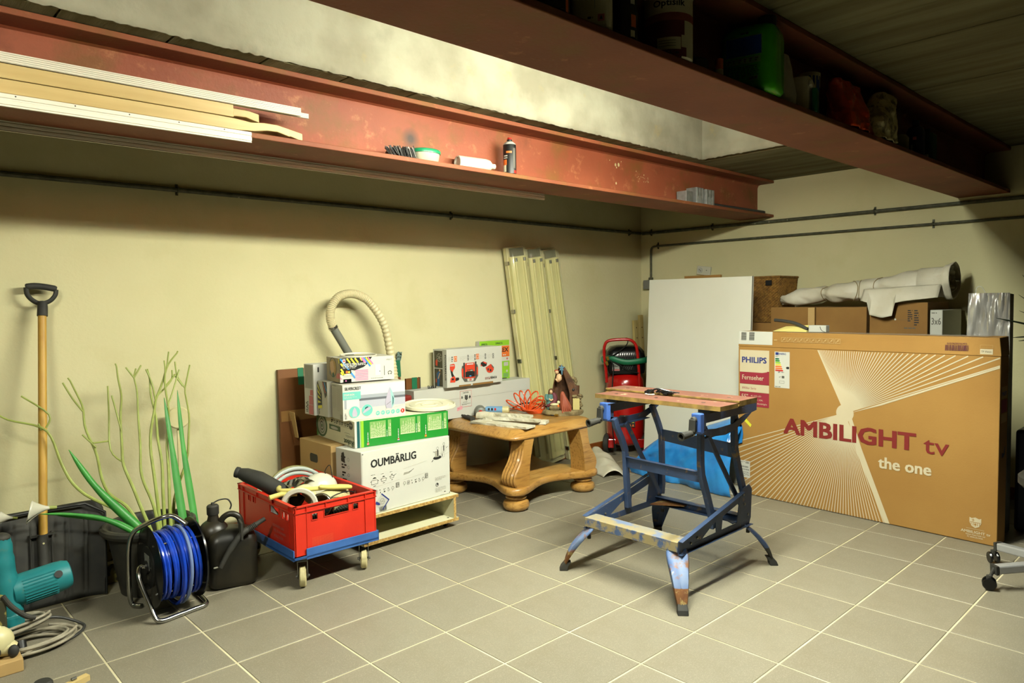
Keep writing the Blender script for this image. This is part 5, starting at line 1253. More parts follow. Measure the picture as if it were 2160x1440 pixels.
# ---- games console carton
t, F, S = carton('console_carton', 'tall white carton with grey stripes and pink blocks lettered Wii', -0.446, 0.752, 0.6545, 0, 0.30, 0.108, 0.278, ('paper',))
for i in range(6): S.rect(0.012+i*0.0145, 0.145, 0.012+i*0.0145+0.0105, 0.272, 'ink3', 1)
for (a, b, c, d) in ((0.050,0.004,0.100,0.055),(0.055,0.058,0.100,0.105),(0.068,0.108,0.084,0.138),(0.086,0.108,0.100,0.140)): S.rect(a, b, c, d, 'softred', 2)
for i in range(4): S.rect(0.058+i*0.010, 0.008, 0.060+i*0.010, 0.100, 'pinkpale', 3)
S.text('Wii', 0.018, 0.075, 0.026, 'ink2', width=0.060, bold=0.6, rot=-PI/2, k=3)
S.build('side_print', t, stuff=True)
F.rect(0.0, 0.0, 0.030, 0.276, 'paper', 1); F.rect(0.025, 0.235, 0.034, 0.262, 'ink', 2); F.build('front_print', t, stuff=True)

# ---- striped phone carton on top
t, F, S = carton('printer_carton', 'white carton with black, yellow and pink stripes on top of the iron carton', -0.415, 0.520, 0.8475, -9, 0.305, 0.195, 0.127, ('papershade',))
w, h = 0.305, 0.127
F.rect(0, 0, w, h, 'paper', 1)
F.poly([(0.0,0.127),(0.0,0.045),(0.015,0.035),(0.05,0.065),(0.08,0.060),(0.130,0.075),(0.150,0.090),(0.180,0.127)], 'black', 2)
def strp(u, v, ln, wd, mat, k): F.line((u, v), (u+ln*0.60, v-ln*0.80), wd, mat, k)
for (u, v, l_) in ((0.034,0.125,0.030),(0.056,0.125,0.042),(0.078,0.125,0.030),(0.000,0.100,0.018),(0.000,0.072,0.040),(0.000,0.055,0.020),(0.108,0.125,0.018)): strp(u+0.004, v, l_, 0.009, 'yellow', 3)
strp(0.003,0.124,0.13,0.009,'cyan',4); strp(0.120,0.125,0.034,0.011,'pink',4); strp(0.132,0.125,0.060,0.008,'cyan',4); strp(0.144,0.125,0.050,0.009,'yellow',4); strp(0.156,0.125,0.046,0.006,'pink',4); strp(0.000,0.028,0.016,0.004,'pink',4)
F.rect(0.014, 0.102, 0.030, 0.122, 'paper', 5); F.circ(0.022, 0.112, 0.005, 'red', 6, 8)
F.micro(0.014, 0.078, 0.142, 0.100, 'paper', 3, 0.62, 8, 6); F.micro(0.014, 0.070, 0.130, 0.078, 'ink3', 1, 0.5, 9, 6)
F.rect(0.020, 0.046, 0.060, 0.066, 'black', 6); F.circ(0.036, 0.054, 0.007, 'orange', 7, 12); F.circ(0.048, 0.053, 0.006, 'yellow', 7, 12); F.rect(0.016, 0.0, 0.060, 0.017, 'blackgloss', 6); F.circ(0.03,0.008,0.004,'pink',7,8)
F.micro(0.018, 0.024, 0.070, 0.038, 'ink3', 4, 0.25, 10, 6)
for i in range(7): F.rect(0.082, 0.006+i*0.0085, 0.155, 0.0105+i*0.0085, 'pinklite', 6)
F.rect(0.196, 0.026, 0.226, 0.085, 'ironpale', 3); F.rect(0.246, 0.024, 0.250, 0.075, 'grey', 3); F.circ(0.222,0.047,0.003,'ink2',4,8)
F.ring(0.280, 0.034, 0.013, 0.004, 'ink2', 4, 16, 0, PI); F.circ(0.273, 0.030, 0.0035, 'ink', 4, 8); F.circ(0.286, 0.030, 0.0035, 'ink', 4, 8)
F.text('mp2', 0.262, 0.105, 0.010, 'ink3', width=0.030, k=4); F.micro(0.17, 0.010, 0.29, 0.014, 'ink2', 1, 0.5, 12, 4)
F.build('front_print', t, stuff=True)
S.rect(0.0, 0.0, 0.195, 0.127, 'figpale', 1); S.circ(0.095, 0.075, 0.052, 'cartonlite', 2, 26, 0.040); S.ring(0.095, 0.075, 0.053, 0.004, 'ink2', 3, 26); S.poly([(0.05,0.10),(0.10,0.11),(0.12,0.07),(0.10,0.04),(0.06,0.05)], 'skin', 3); S.circ(0.055,0.045,0.012,'grey',4,12); S.circ(0.10,0.035,0.014,'green2',4,12); S.poly([(0.14,0.02),(0.195,0.02),(0.195,0.05),(0.15,0.045)], 'softred', 2); S.rect(0.178,0.10,0.195,0.127,'yellow',2)
S.build('side_print', t, stuff=True)
t2 = thing('white_ring', 'white plastic ring lying on top of the striped printer carton', 'ring', (-0.28,0.56,0.976))
MB('whiteplastic').tube([(-0.27+0.10*math.cos(a), 0.575+0.075*math.sin(a), 0.9815+0.006*math.sin(a)) for a in [2*PI*k/40 for k in range(40)]], 0.0055, 8, closed=True, flat=0.8).build('ring', t2)

# ---- round lid
t = thing('round_lid', 'round ivory plastic lid lying on the right of the flat green carton', 'lid', (0.137,0.50,0.664), 0, rot=(math.radians(3), math.radians(-1.5), 0))
local(MB('melidd'), t).lathe([(0.0,0.012),(0.035,0.012),(0.038,0.015),(0.045,0.015),(0.048,0.012),(0.075,0.012),(0.079,0.016),(0.110,0.016),(0.114,0.012),(0.140,0.012),(0.146,0.020),(0.150,0.018),(0.152,0.004),(0.146,0.001),(0.0,0.003)], 56, cap=True).build('lid_body', t)

# ---- flexible hose with grey pipe
t = thing('flexible_hose', 'cream corrugated hose with a grey pipe arching above the boxes', 'hose', (0.0,0.88,0.66))
path = cat([(0.150,0.865,0.668),(0.158,0.88,0.80),(0.150,0.90,0.945),(0.108,0.90,1.129),(0.015,0.90,1.262),(-0.060,0.90,1.308),(-0.131,0.90,1.318),(-0.200,0.90,1.296),(-0.246,0.90,1.236),(-0.252,0.90,1.175),(-0.238,0.90,1.128)], 14)
rs = [0.0245+0.0018*(1 if (i % 2) else -1) for i in range(len(path))]
MB('flex').tube(path, rs, 18).build('corrugated_hose', t, ang=20)
MB('pvcgrey').tube([(-0.240,0.90,1.130),(-0.134,0.895,0.955),(-0.02,0.885,0.768)], 0.0235, 20).build('pipe', t)
mb = MB('chrome'); mb.lathe([(0.0275,-0.007),(0.0275,0.007)], 24, (-0.236,0.90,1.124), (0.5,0,-0.85)); mb.tube([(-0.262,0.885,1.110),(-0.235,0.872,1.117)], 0.0035, 6); mb.build('hose_clamp', t)

# ---- brown boards with green tape behind
t = thing('brown_board', 'glossy brown board with green taped corners leaning behind the boxes', 'board', (-0.11,0.97,0))
mb = MB('brownboard'); mb.add([(-0.535,0.965,0.0),(0.30,0.965,0.0),(0.296,1.020,0.893),(-0.522,1.020,0.893),(-0.535,0.985,0.0),(0.30,0.985,0.0),(0.296,1.040,0.893),(-0.522,1.040,0.893)], [(0,1,2,3),(5,4,7,6),(1,5,6,2),(4,0,3,7),(3,2,6,7),(0,4,5,1)]); mb.build('panel', t)
def slant(x0, x1, z0, z1, mat, nm, off=0.002):
    y = lambda z: 0.965+0.0616*z-off
    m_ = MB(mat); m_.add([(x0,y(z0),z0),(x1,y(z0),z0),(x1,y(z1),z1),(x0,y(z1),z1)], [(0,1,2,3)]); return m_.build(nm, t, solid=0.001)
slant(0.248, 0.299, 0.79, 0.896, 'green', 'green_tape'); slant(-0.405, -0.37, 0.80, 0.897, 'green', 'green_tape'); slant(-0.52, 0.29, 0.60, 0.66, 'carton2', 'pale_stripe')
t = thing('framed_board', 'small brown framed board with green tape beside the drill carton', 'board', (0.37,1.0,0.705))
mb = MB('brownboard'); mb.bx(0.318, 0.428, 0.985, 1.0, 0.705, 0.776); mb.build('panel', t); MB('darkgrey').bx(0.424, 0.430, 0.983, 1.002, 0.705, 0.778).build('edge', t); MB('green').bx(0.362, 0.402, 0.9825, 0.9845, 0.706, 0.780).build('green_tape', t)
t = thing('tape_scrap', 'crumpled grey green scrap of tape on top of the brown board', 'scrap', (0.29,1.03,0.893))
mb = MB('greygreen')
def scr(u, v):
    p_ = Vector((0.272+0.035*u+0.012*v, 1.02+0.02*math.sin(u*3), 0.893+0.055*v)); q = noise.noise(p_*60)*0.018; return (p_.x+q, p_.y+q, p_.z+0.3*q)
mb.grid(scr, 7, 7, smooth=False); mb.build('scrap', t, solid=0.003)
t = thing('red_box', 'tall rust red box edge standing left of the long white carton', 'box', (0.25,0.92,0))
MB('paintred').bx(0.235, 0.305, 0.90, 0.962, 0.0, 0.680).build('body', t, bevel=0.012, bseg=3)

# ---- long white carton with the caution label, on the table
t, F, S = carton('long_carton', 'long white carton with a red framed CAUTION label lying on the oak table', 0.313, 0.895, 0.4905, 0, 1.030, 0.145, 0.2135, ('paper',))
F.line((0.0,0.130),(1.03,0.132),0.0014,'ink3'); u0 = 0.372
F.frame(u0, 0.068, u0+0.100, 0.178, 0.0022, 'softred', 1); F.text('CAUTION', u0+0.026, 0.160, 0.010, 'ink', width=0.048, bold=0.8, k=1)
F.rect(u0+0.042, 0.118, u0+0.050, 0.148, 'ink'); F.rect(u0+0.052, 0.112, u0+0.059, 0.146, 'ink'); F.rect(u0+0.060, 0.118, u0+0.066, 0.147, 'ink'); F.rect(u0+0.013, 0.126, u0+0.021, 0.142, 'ink'); F.poly([(u0+0.078,0.120),(u0+0.090,0.120),(u0+0.093,0.132),(u0+0.086,0.148),(u0+0.076,0.130)], 'ink'); F.circ(u0+0.085,0.124,0.004,'paper',2,10)
F.micro(u0+0.025, 0.098, u0+0.085, 0.104, 'ink2', 1, 0.5, 3); F.micro(u0+0.015, 0.082, u0+0.090, 0.092, 'ink2', 2, 0.4, 4)
F.poly([(0.345,0.046),(0.392,0.056),(0.390,0.080),(0.343,0.070)], 'pinkpale'); F.micro(0.352,0.060,0.382,0.066,'softred',1,0.5,5)
F.poly([(0.215,0.128),(0.235,0.130),(0.225,0.145)], 'ink3')
F.build('front_print', t, stuff=True)
t = thing('bristle_strip', 'tiny dark bristle brush strip on the long white carton left of the drill carton', 'brush', (0.47,0.94,0.705))
mb = MB('black')
R = random.Random(5)
for k in range(26): x = 0.45+k*0.0026; mb.bar((x,0.93,0.7045),(x+R.uniform(-.004,.004),0.93+R.uniform(-.01,.01),0.7045+R.uniform(0.008,0.022)), 0.002, 0.002)
mb.build('bristles', t, stuff=True)

# ---- cordless drill carton
t, F, S = carton('drill_carton', 'white carton picturing an orange cordless drill on the long white carton', 0.548, 0.855, 0.7045, 0.8, 0.492, 0.140, 0.250, ('paper',), bev=0.0015)
w, h = 0.492, 0.25
S.rect(0,0,0.14,0.25,'paper',1); S.rect(0.012, 0.128, 0.098, 0.240, 'dkpic', 2); S.rect(0.012, 0.006, 0.098, 0.122, 'dkpic', 2); S.rect(0.098, 0.0, 0.14, 0.25, 'palegrey', 2)
S.ring(0.066, 0.196, 0.028, 0.003, 'ink3', 3, 20)
for i in range(7): S.line((0.066,0.196),(0.066+0.026*math.cos(i*0.9),0.196+0.026*math.sin(i*0.9)),0.004,'ink3',3)
S.poly([(0.026,0.145),(0.044,0.140),(0.048,0.175),(0.036,0.185),(0.026,0.172)], 'drillred', 3)
S.poly([(0.034,0.090),(0.060,0.110),(0.072,0.095),(0.066,0.05),(0.060,0.008),(0.040,0.008),(0.040,0.05)], 'cyan2', 3); S.circ(0.068, 0.112, 0.008, 'skin', 4, 12); S.line((0.070,0.095),(0.050,0.055),0.008,'skin',4); S.rect(0.026,0.030,0.034,0.055,'drillred',4)
S.text('POWERPLUS', 0.122, 0.215, 0.014, 'ink', width=0.165, bold=1.2, rot=-PI/2, k=4); S.build('side_print', t, stuff=True)
def sq(u, v, s, m1): F.rect(u, v, u+s, v+s, m1, 2)
for (u, v) in ((0.175,0.190),(0.175,0.170),(0.236,0.190),(0.236,0.168),(0.330,0.190),(0.330,0.170),(0.402,0.188),(0.402,0.170)): F.frame(u, v, u+0.012, v+0.015, 0.003, 'ink', 2)
for (u, v) in ((0.060,0.168),(0.252,0.172)): F.rect(u, v, u+0.026, v+0.036, 'orange', 2); F.frame(u+0.004, v+0.006, u+0.022, v+0.030, 0.003, 'paper', 3)
F.micro(0.040,0.166,0.050,0.204,'ink',3,0.6,3,2,vert=False)
for (a, b) in ((0.012,0.05),(0.11,0.17),(0.185,0.232),(0.285,0.326),(0.355,0.398)): F.micro(a, 0.172, b, 0.200, 'ink3', 3, 0.12, int(a*500), 2)
# drill
F.poly([(0.024,0.118),(0.062,0.118),(0.068,0.132),(0.066,0.150),(0.058,0.155),(0.026,0.152)], 'drillred', 2); F.rect(0.026,0.140,0.060,0.146,'palegrey',3); F.poly([(0.028,0.118),(0.048,0.100),(0.056,0.118)], 'drillred', 3)
F.poly([(0.028,0.118),(0.044,0.118),(0.050,0.090),(0.066,0.066),(0.050,0.060),(0.036,0.080)], 'ink', 2)
F.poly([(0.024,0.034),(0.066,0.032),(0.072,0.052),(0.066,0.072),(0.052,0.072),(0.030,0.062)], 'drillred', 3); F.poly([(0.070,0.040),(0.096,0.044),(0.102,0.052),(0.096,0.062),(0.072,0.062)], 'ink', 4); F.rect(0.038,0.048,0.056,0.060,'ink',4)
# box radio
F.poly([(0.125,0.060),(0.148,0.028),(0.240,0.026),(0.268,0.060),(0.268,0.120),(0.262,0.138),(0.128,0.136),(0.122,0.110)], 'ink2', 2); F.poly([(0.150,0.050),(0.240,0.048),(0.246,0.140),(0.150,0.142)], 'drillred', 3); F.poly([(0.124,0.070),(0.140,0.050),(0.144,0.120),(0.124,0.118)], 'drillred', 3); F.poly([(0.252,0.060),(0.266,0.075),(0.266,0.118),(0.256,0.122)], 'drillred', 3)
F.rect(0.138,0.060,0.152,0.156,'darkgrey',4); F.rect(0.240,0.060,0.254,0.158,'darkgrey',4); F.rect(0.156,0.138,0.236,0.152,'drillred',4); F.rect(0.168,0.140,0.226,0.147,'ironpale',5)
F.rect(0.156,0.058,0.238,0.094,'ink',4); F.rect(0.170,0.094,0.222,0.108,'darkgrey',5); F.rect(0.174,0.098,0.196,0.104,'drillred',6); F.rect(0.198,0.098,0.218,0.104,'palegrey',6); F.rect(0.190,0.060,0.206,0.068,'cyan',5)
F.poly([(0.172,0.030),(0.224,0.030),(0.228,0.048),(0.170,0.048)], 'paper', 5); F.circ(0.198,0.040,0.012,'softred',6,14,0.007)
# battery and charger
F.poly([(0.292,0.128),(0.318,0.116),(0.346,0.122),(0.350,0.142),(0.316,0.154),(0.294,0.146)], 'ink', 2); F.poly([(0.312,0.148),(0.342,0.134),(0.346,0.144),(0.320,0.152)], 'drillred', 3); F.poly([(0.292,0.120),(0.305,0.126),(0.300,0.134),(0.292,0.130)],'drillred',3)
F.poly([(0.334,0.110),(0.384,0.132),(0.412,0.108),(0.410,0.090),(0.396,0.074),(0.370,0.072),(0.352,0.078)], 'drillred', 4); F.poly([(0.388,0.130),(0.412,0.108),(0.410,0.098),(0.392,0.116)], 'ink2', 5); F.rect(0.352,0.088,0.366,0.104,'darkgrey',5); F.rect(0.374,0.082,0.388,0.096,'ink',5)
F.text('POWER', 0.482-0.045, 0.046, 0.016, 'ink', width=0.058, bold=1.2, rot=PI, k=3); F.text('PLUS', 0.375, 0.044, 0.016, 'ambred', width=0.044, bold=0.5, rot=PI, k=3)
F.build('front_print', t, stuff=True)
local(MB('carton2'), t).bx(0.10,0.20,-0.004,0.0,0.0,0.010).build('flap', t); local(MB('carton2'), t).bx(0.22,0.40,-0.006,0.0,-0.0,0.012).build('flap', t)

# ---- lime and orange bag behind it
t, F, S = carton('adhesive_bag', 'lime green and orange paper bag lettered FLEX behind the drill carton', 0.955, 1.002, 0.7045, 0, 0.285, 0.038, 0.280, ('paper',))
F.rect(0,0,0.285,0.28,'paper',1); F.rect(0, 0.242, 0.285, 0.280, 'lime', 2); F.text('OMNICOL', 0.15, 0.252, 0.014, 'darkgreen', width=0.070, bold=1.2, k=3); F.text('OMNICOL', 0.016, 0.250, 0.014, 'darkgreen', width=0.058, bold=1.2, k=3)
F.rect(0, 0.160, 0.285, 0.239, 'orange', 2); F.text('OMNIFLEX', 0.045, 0.196, 0.030, 'ink', width=0.228, bold=1.6, k=3); F.micro(0.222, 0.168, 0.270, 0.178, 'paper', 1, 0.8, 3, 3)
F.rect(0, 0.0, 0.285, 0.128, 'lime', 2); F.circ(0.262, 0.145, 0.008, 'softred', 2, 10); F.rect(0.228, 0.092, 0.272, 0.120, 'palegrey', 3); F.rect(0.222, 0.010, 0.272, 0.040, 'palegreen', 3); F.circ(0.258, 0.055, 0.009, 'palegrey', 3, 12); F.rect(0.21,0.0,0.255,0.006,'ink',3)
F.build('front_print', t, stuff=True)
# ------------------------------------------------------------------ low oak table
tc_ = Vector((0.94, 0.605, 0))
tb = thing('oak_table', 'low rustic oak table with carved legs and bun feet beside the stack of cartons', 'table', tc_)
TX0, TX1, TY0, TY1 = 0.553, 1.335, 0.240, 0.965
def chamf(x0, x1, y0, y1, c): return [(x0+c,y0),(x1-c,y0),(x1-c*0.3,y0+c*0.3),(x1,y0+c),(x1,y1-c),(x1-c,y1),(x0+c,y1),(x0,y1-c),(x0,y0+c),(x0+c*0.3,y0+c*0.3)]
def ringsec(mb, secs):
    n = len(secs[0][0]); vs = [(p[0], p[1], z) for pts, z in secs for p in pts]; fs = []
    for i in range(len(secs)-1):
        for k in range(n): fs.append((i*n+k, i*n+(k+1)%n, (i+1)*n+(k+1)%n, (i+1)*n+k))
    fs += [tuple(reversed(range(n))), tuple((len(secs)-1)*n+k for k in range(n))]
    mb.add(vs, fs, True); return mb
def ins(d): return chamf(TX0+d, TX1-d, TY0+d, TY1-d, 0.060-d*0.4)
mb = ringsec(MB('oak'), [(ins(0.012),0.430),(ins(0.003),0.434),(ins(0.0),0.441),(ins(0.003),0.450),(ins(0.010),0.456),(ins(0.014),0.461),(ins(0.030),0.472),(ins(0.044),0.484),(ins(0.050),0.488),(ins(0.056),0.489),(ins(0.062),0.490)])
mb.build('table_top', tb, ang=50)
# serpentine lower shelf
def shelf_outline(d=0.0):
    pts = []; cx_, cy_ = 0.94, 0.605; hx, hy = 0.400-d, 0.385-d
    def side(a, b, bow, n=12):
        a = Vector(a); b = Vector(b); nrm = Vector((-(b-a).y, (b-a).x)).normalized()
        return [a.lerp(b, i/n)+nrm*bow*(math.sin(PI*i/n)**1.5) for i in range(1, n)]
    r = 0.075
    cor = [(cx_-hx, cy_-hy, PI), (cx_+hx, cy_-hy, 1.5*PI), (cx_+hx, cy_+hy, 0), (cx_-hx, cy_+hy, 0.5*PI)]
    arcs = []
    for (x, y, a0) in cor:
        ox = x+(r if x < cx_ else -r); oy = y+(r if y < cy_ else -r)
        arcs.append([Vector((ox+r*math.cos(a0+PI/2*k/8), oy+r*math.sin(a0+PI/2*k/8))) for k in range(9)])
    for i in range(4):
        pts += arcs[i]; pts += side(arcs[i][-1], arcs[(i+1)%4][0], 0.105)
    return [(p.x, p.y) for p in pts]
mb = ringsec(MB('oak'), [(shelf_outline(0.010),0.102),(shelf_outline(0.002),0.108),(shelf_outline(0.0),0.122),(shelf_outline(0.002),0.140),(shelf_outline(0.008),0.147),(shelf_outline(0.016),0.149)]); mb.build('lower_shelf', tb, ang=50)
for (x, y, fx, fy) in ((0.635,0.31,-1,-1),(1.245,0.31,1,-1),(0.635,0.90,-1,1),(1.245,0.90,1,1)):
    MB('oak').lathe([(0.050,0.0),(0.064,0.004),(0.078,0.018),(0.082,0.034),(0.076,0.052),(0.060,0.062),(0.050,0.066),(0.056,0.070),(0.064,0.076),(0.064,0.084),(0.054,0.088),(0.056,0.104)], 32, (x,y,0)).build('bun_foot', tb)
    # carved sabre leg: S profile in the diagonal plane
    out = Vector((fx, 0, 0)); sd = Vector((-out.y, out.x, 0)); c = Vector((x, y+0.005*fy, 0))
    N = 16; secs = []
    for k in range(N+1):
        t_ = k/N; z = 0.147+(0.434-0.147)*t_
        o_ = 0.046+0.034*math.exp(-((t_-0.24)/0.22)**2)-0.075*max(0,t_-0.15)**0.8+0.020*max(0,t_-0.7)
        i_ = -0.050-0.050*t_+0.012*math.sin(PI*t_)
        w_ = 0.062-0.006*t_
        row = []
        for s_, dd in ((-1,0.0),(-0.86,0.010),(-0.66,0.003),(-0.46,0.014),(-0.24,0.006),(0.0,0.016),(0.24,0.006),(0.46,0.014),(0.66,0.003),(0.86,0.010),(1,0.0)):
            dep = 0.8*dd*(1 if 0.03 < t_ < 0.72 else max(0, 1-(t_-0.72)/0.12) if t_ > 0.7 else 0.3)
            row.append(c+out*(o_+dep-0.006)+sd*(w_*s_)+Vector((0,0,z)))
        row.append(c+out*i_+sd*w_+Vector((0,0,z))); row.append(c+out*i_-sd*w_+Vector((0,0,z)))
        secs.append(row)
    mb = MB('oak'); n = len(secs[0]); vs = [p_ for r_ in secs for p_ in r_]; fs = []
    for i in range(N):
        for k in range(n): fs.append((i*n+k, i*n+(k+1)%n, (i+1)*n+(k+1)%n, (i+1)*n+k))
    fs += [tuple(reversed(range(n))), tuple(N*n+k for k in range(n))]
    mb.add(vs, fs, True); mb.build('leg', tb, ang=30, weld=True)

# ------------------------------------------------------------------ things on the table
TZ = 0.4905
t = thing('spiral_hose', 'bright orange coiled spiral air hose standing in loops on the oak table', 'hose', (1.09,0.72,TZ))
e_ = Vector((0.73,-0.68,0)); dv_ = Vector((0.68,0.73,0)); B0 = Vector((1.135,0.715,TZ+0.012))
fan = [(150,0.155,0.020),(122,0.150,0.026),(105,0.150,0.026),(85,0.150,0.030),(62,0.155,0.034),(42,0.150,0.034),(30,0.140,0.030),(20,0.130,0.026),(12,0.120,0.022),(36,0.120,0.04),(160,0.10,0.015)]
pts = []
for i, (a, L_2, wd) in enumerate(fan):
    r_ = math.radians(a); d_ = e_*math.cos(r_)+Vector((0,0,1))*math.sin(r_)*0.98; n_ = (-e_*math.sin(r_)+Vector((0,0,1))*math.cos(r_)+dv_*0.9).normalized()
    bo = B0+e_*(0.002*i-0.01)+dv_*(0.006*math.sin(i*2.1))
    for k in range(20):
        q = 2*PI*k/20-PI/2-PI/2
        p_ = bo+d_*(L_2/2*(1+math.cos(q)))+n_*(wd*math.sin(q))
        p_.z = max(p_.z, TZ+0.005); pts.append(p_)
MB('orangehose').tube(pts, 0.0046, 7).build('standing_loops', t)
pts = []
for i in range(9*20):
    a = 2*PI*i/20; pts.append(B0+e_*(0.065+0.062*math.cos(a)-0.004*(i/20))+dv_*(-0.03+0.055*math.sin(a)*(0.7+0.04*(i/20)))+Vector((0,0,-0.006+0.0032*(i/20)*0.9+0.003*math.sin(a))))
MB('orangehose').tube(pts, 0.0044, 7).build('lying_loops', t)
MB('orangehose').tube(cat([B0+e_*-0.02, B0+e_*-0.09+dv_*0.05+Vector((0,0,0.008)), B0+e_*-0.15+dv_*0.10+Vector((0,0,0.004))],5), 0.0038, 7).build('hose_end', t)
t = thing('black_lead', 'black rubber lead with brass tip running from the orange hose to the figurine', 'cable', (1.15,0.55,TZ))
MB('blackrub').tube(cat([B0+e_*-0.10+dv_*0.10+Vector((0,0,0.006)),B0+e_*-0.02+dv_*0.07+Vector((0,0,0.045)),B0+e_*0.08+dv_*0.05+Vector((0,0,0.038)),B0+e_*0.15+dv_*0.0+Vector((0,0,0.016)),Vector((1.145,0.500,TZ+0.009)),Vector((1.150,0.470,TZ+0.007))],6), 0.0060, 8).build('lead', t)
MB('brass').tube([(1.150,0.472,TZ+0.008),(1.152,0.440,TZ+0.010)], 0.0075, 8).build('tip', t)
# glue bottle with red cap pointing at the viewer
t = thing('glue_bottle', 'grey bottle with a red cap lying on the oak table', 'bottle', (0.80,0.84,TZ))
a0 = Vector((0.845,0.880,TZ+0.036)); a1 = Vector((0.775,0.790,TZ+0.034)); dn = (a1-a0).normalized()
mb = MB('pvcgrey'); mb.lathe([(0.0,0),(0.034,0.002),(0.036,0.012),(0.036,0.085),(0.032,0.100),(0.018,0.108)], 24, a0, dn); mb.build('body', t)
MB('red').lathe([(0.016,0.108),(0.017,0.112),(0.017,0.130),(0.014,0.133)], 20, a0, dn).build('cap', t)
# cartridge
t = thing('sealant_cartridge', 'blue and white sealant cartridge lying behind the plaster strips', 'cartridge', (0.98,0.86,TZ))
a0 = Vector((0.920,0.905,TZ+0.0255)); a1 = Vector((1.030,0.775,TZ+0.0255)); dn = (a1-a0).normalized()
mb = MB('skyblue'); mb.lathe([(0.025,0.0),(0.025,0.118)], 24, a0, dn); mb.build('label_sleeve', t)
MB('cream').lathe([(0.0255,0.118),(0.0255,0.150),(0.022,0.160),(0.010,0.165)], 24, a0, dn).build('body', t)
MB('blackrub').lathe([(0.0,-0.006),(0.022,-0.006),(0.0255,0.0)], 24, a0, dn).build('end_plug', t)
for k in range(3): 
    u_ = Vector((0,0,1)); ff = Face(a0+dn*(0.02+k*0.022)+Vector((-0.020,-0.017,0.002)), dn, (0,0,1)); ff.rect(0,-0.002,0.012,0.014,'ink' if k < 2 else 'red'); ff.build('letter', t)
# foam strips wrapped in netting
t = thing('plaster_strips', 'bundle of whitish plaster strips lying across the front corner of the oak table', 'strips', (0.78,0.5,TZ))
def strip(a, b, w_, z0, z1, nm, seed):
    a = Vector(a); b = Vector(b); d_ = (b-a).normalized(); s_ = Vector((-d_.y, d_.x, 0)); mb = MB('foam'); L2 = (b-a).length; n = 16; vs = []
    for k in range(n+1):
        for (sx_2, zz) in ((-1,z0),(1,z0),(1,z1),(-1,z1)):
            q = noise.noise(Vector((k*0.6+seed, sx_2*3, zz*50)))*0.006
            vs.append(a+d_*(L2*k/n)+s_*(sx_2*w_/2+q)+Vector((0,0,zz+abs(q)*0.3*(1 if zz == z1 else 0))))
    fs = [(0,1,2,3),(n*4+3,n*4+2,n*4+1,n*4)]
    for k in range(n):
        for i in range(4): fs.append((k*4+i, (k+1)*4+i, (k+1)*4+(i+1)%4, k*4+(i+1)%4))
    mb.add(vs, fs); mb.build(nm, t, weld=True)
strip((0.640,0.690,0),(0.720,0.260,0),0.10,TZ,TZ+0.012,'wrap',1)
strip((0.700,0.670,0),(0.905,0.300,0),0.085,TZ+0.001,TZ+0.018,'strip',2)
strip((0.700,0.640,0),(0.835,0.300,0),0.045,TZ+0.018,TZ+0.034,'strip',3)
strip((0.745,0.690,0),(0.850,0.385,0),0.050,TZ+0.034,TZ+0.050,'strip',4)
mb = MB('foam'); mb.tube([(0.700,0.735,TZ+0.030),(0.715,0.69,TZ+0.034),(0.745,0.62,TZ+0.034)], [0.026,0.030,0.022], 14, flat=0.8); mb.build('mesh_roll', t)
t = thing('black_sleeves', 'black rubber sleeve pieces lying beside the glue bottle', 'sleeve', (0.69,0.80,TZ))
mb = MB('blackrub'); mb.tube(cat([(0.70,0.93,TZ+0.018),(0.70,0.88,TZ+0.014),(0.705,0.83,TZ+0.012)],4), 0.007, 8); mb.tube([(0.690,0.86,TZ+0.013),(0.652,0.735,TZ+0.013)], 0.0125, 12); mb.tube([(0.712,0.85,TZ+0.012),(0.676,0.742,TZ+0.012)], 0.010, 12); mb.build('sleeves', t, stuff=True)

# ------------------------------------------------------------------ nativity figurine
fg = thing('nativity_figurine', 'painted nativity figurine with a brown canopy and kneeling robed figures on the oak table', 'figurine', (1.255,0.485,TZ), math.radians(-43))
def fl_(mb): mb.T = XF[fg.name].copy(); return mb   # local x to the right as seen, y away
mb = fl_(MB('stone'))
def rock(u, v):
    a = 2*PI*u; r = 1+0.10*noise.noise(Vector((math.cos(a)*1.6, math.sin(a)*1.6, v*2)))
    prof = [(0.98,0.0),(1.03,0.3),(1.0,0.7),(0.9,1.0),(0.0,1.02)]
    k = v*(len(prof)-1); i = min(int(k), len(prof)-2); f_ = k-i
    rr = prof[i][0]*(1-f_)+prof[i+1][0]*f_; zz = prof[i][1]*(1-f_)+prof[i+1][1]*f_
    return (0.138*r*rr*math.cos(a), 0.095*r*rr*math.sin(a), 0.036*zz)
mb.grid(rock, 40, 12); mb.build('rock_base', fg)
def blob(mat, nm, pts_r, seg=14, label=None):
    m_ = fl_(MB(mat)); P1 = cat([p[:3] for p in pts_r], 4); n = len(P1); rs = []
    for i in range(n):
        k = i/4; a = min(int(k), len(pts_r)-1); b = min(a+1, len(pts_r)-1); f_ = k-a; rs.append(pts_r[a][3]*(1-f_)+pts_r[b][3]*f_)
    m_.tube(P1, rs, seg); o = m_.build(nm, fg); 
    if label: o['label'] = label
    return o
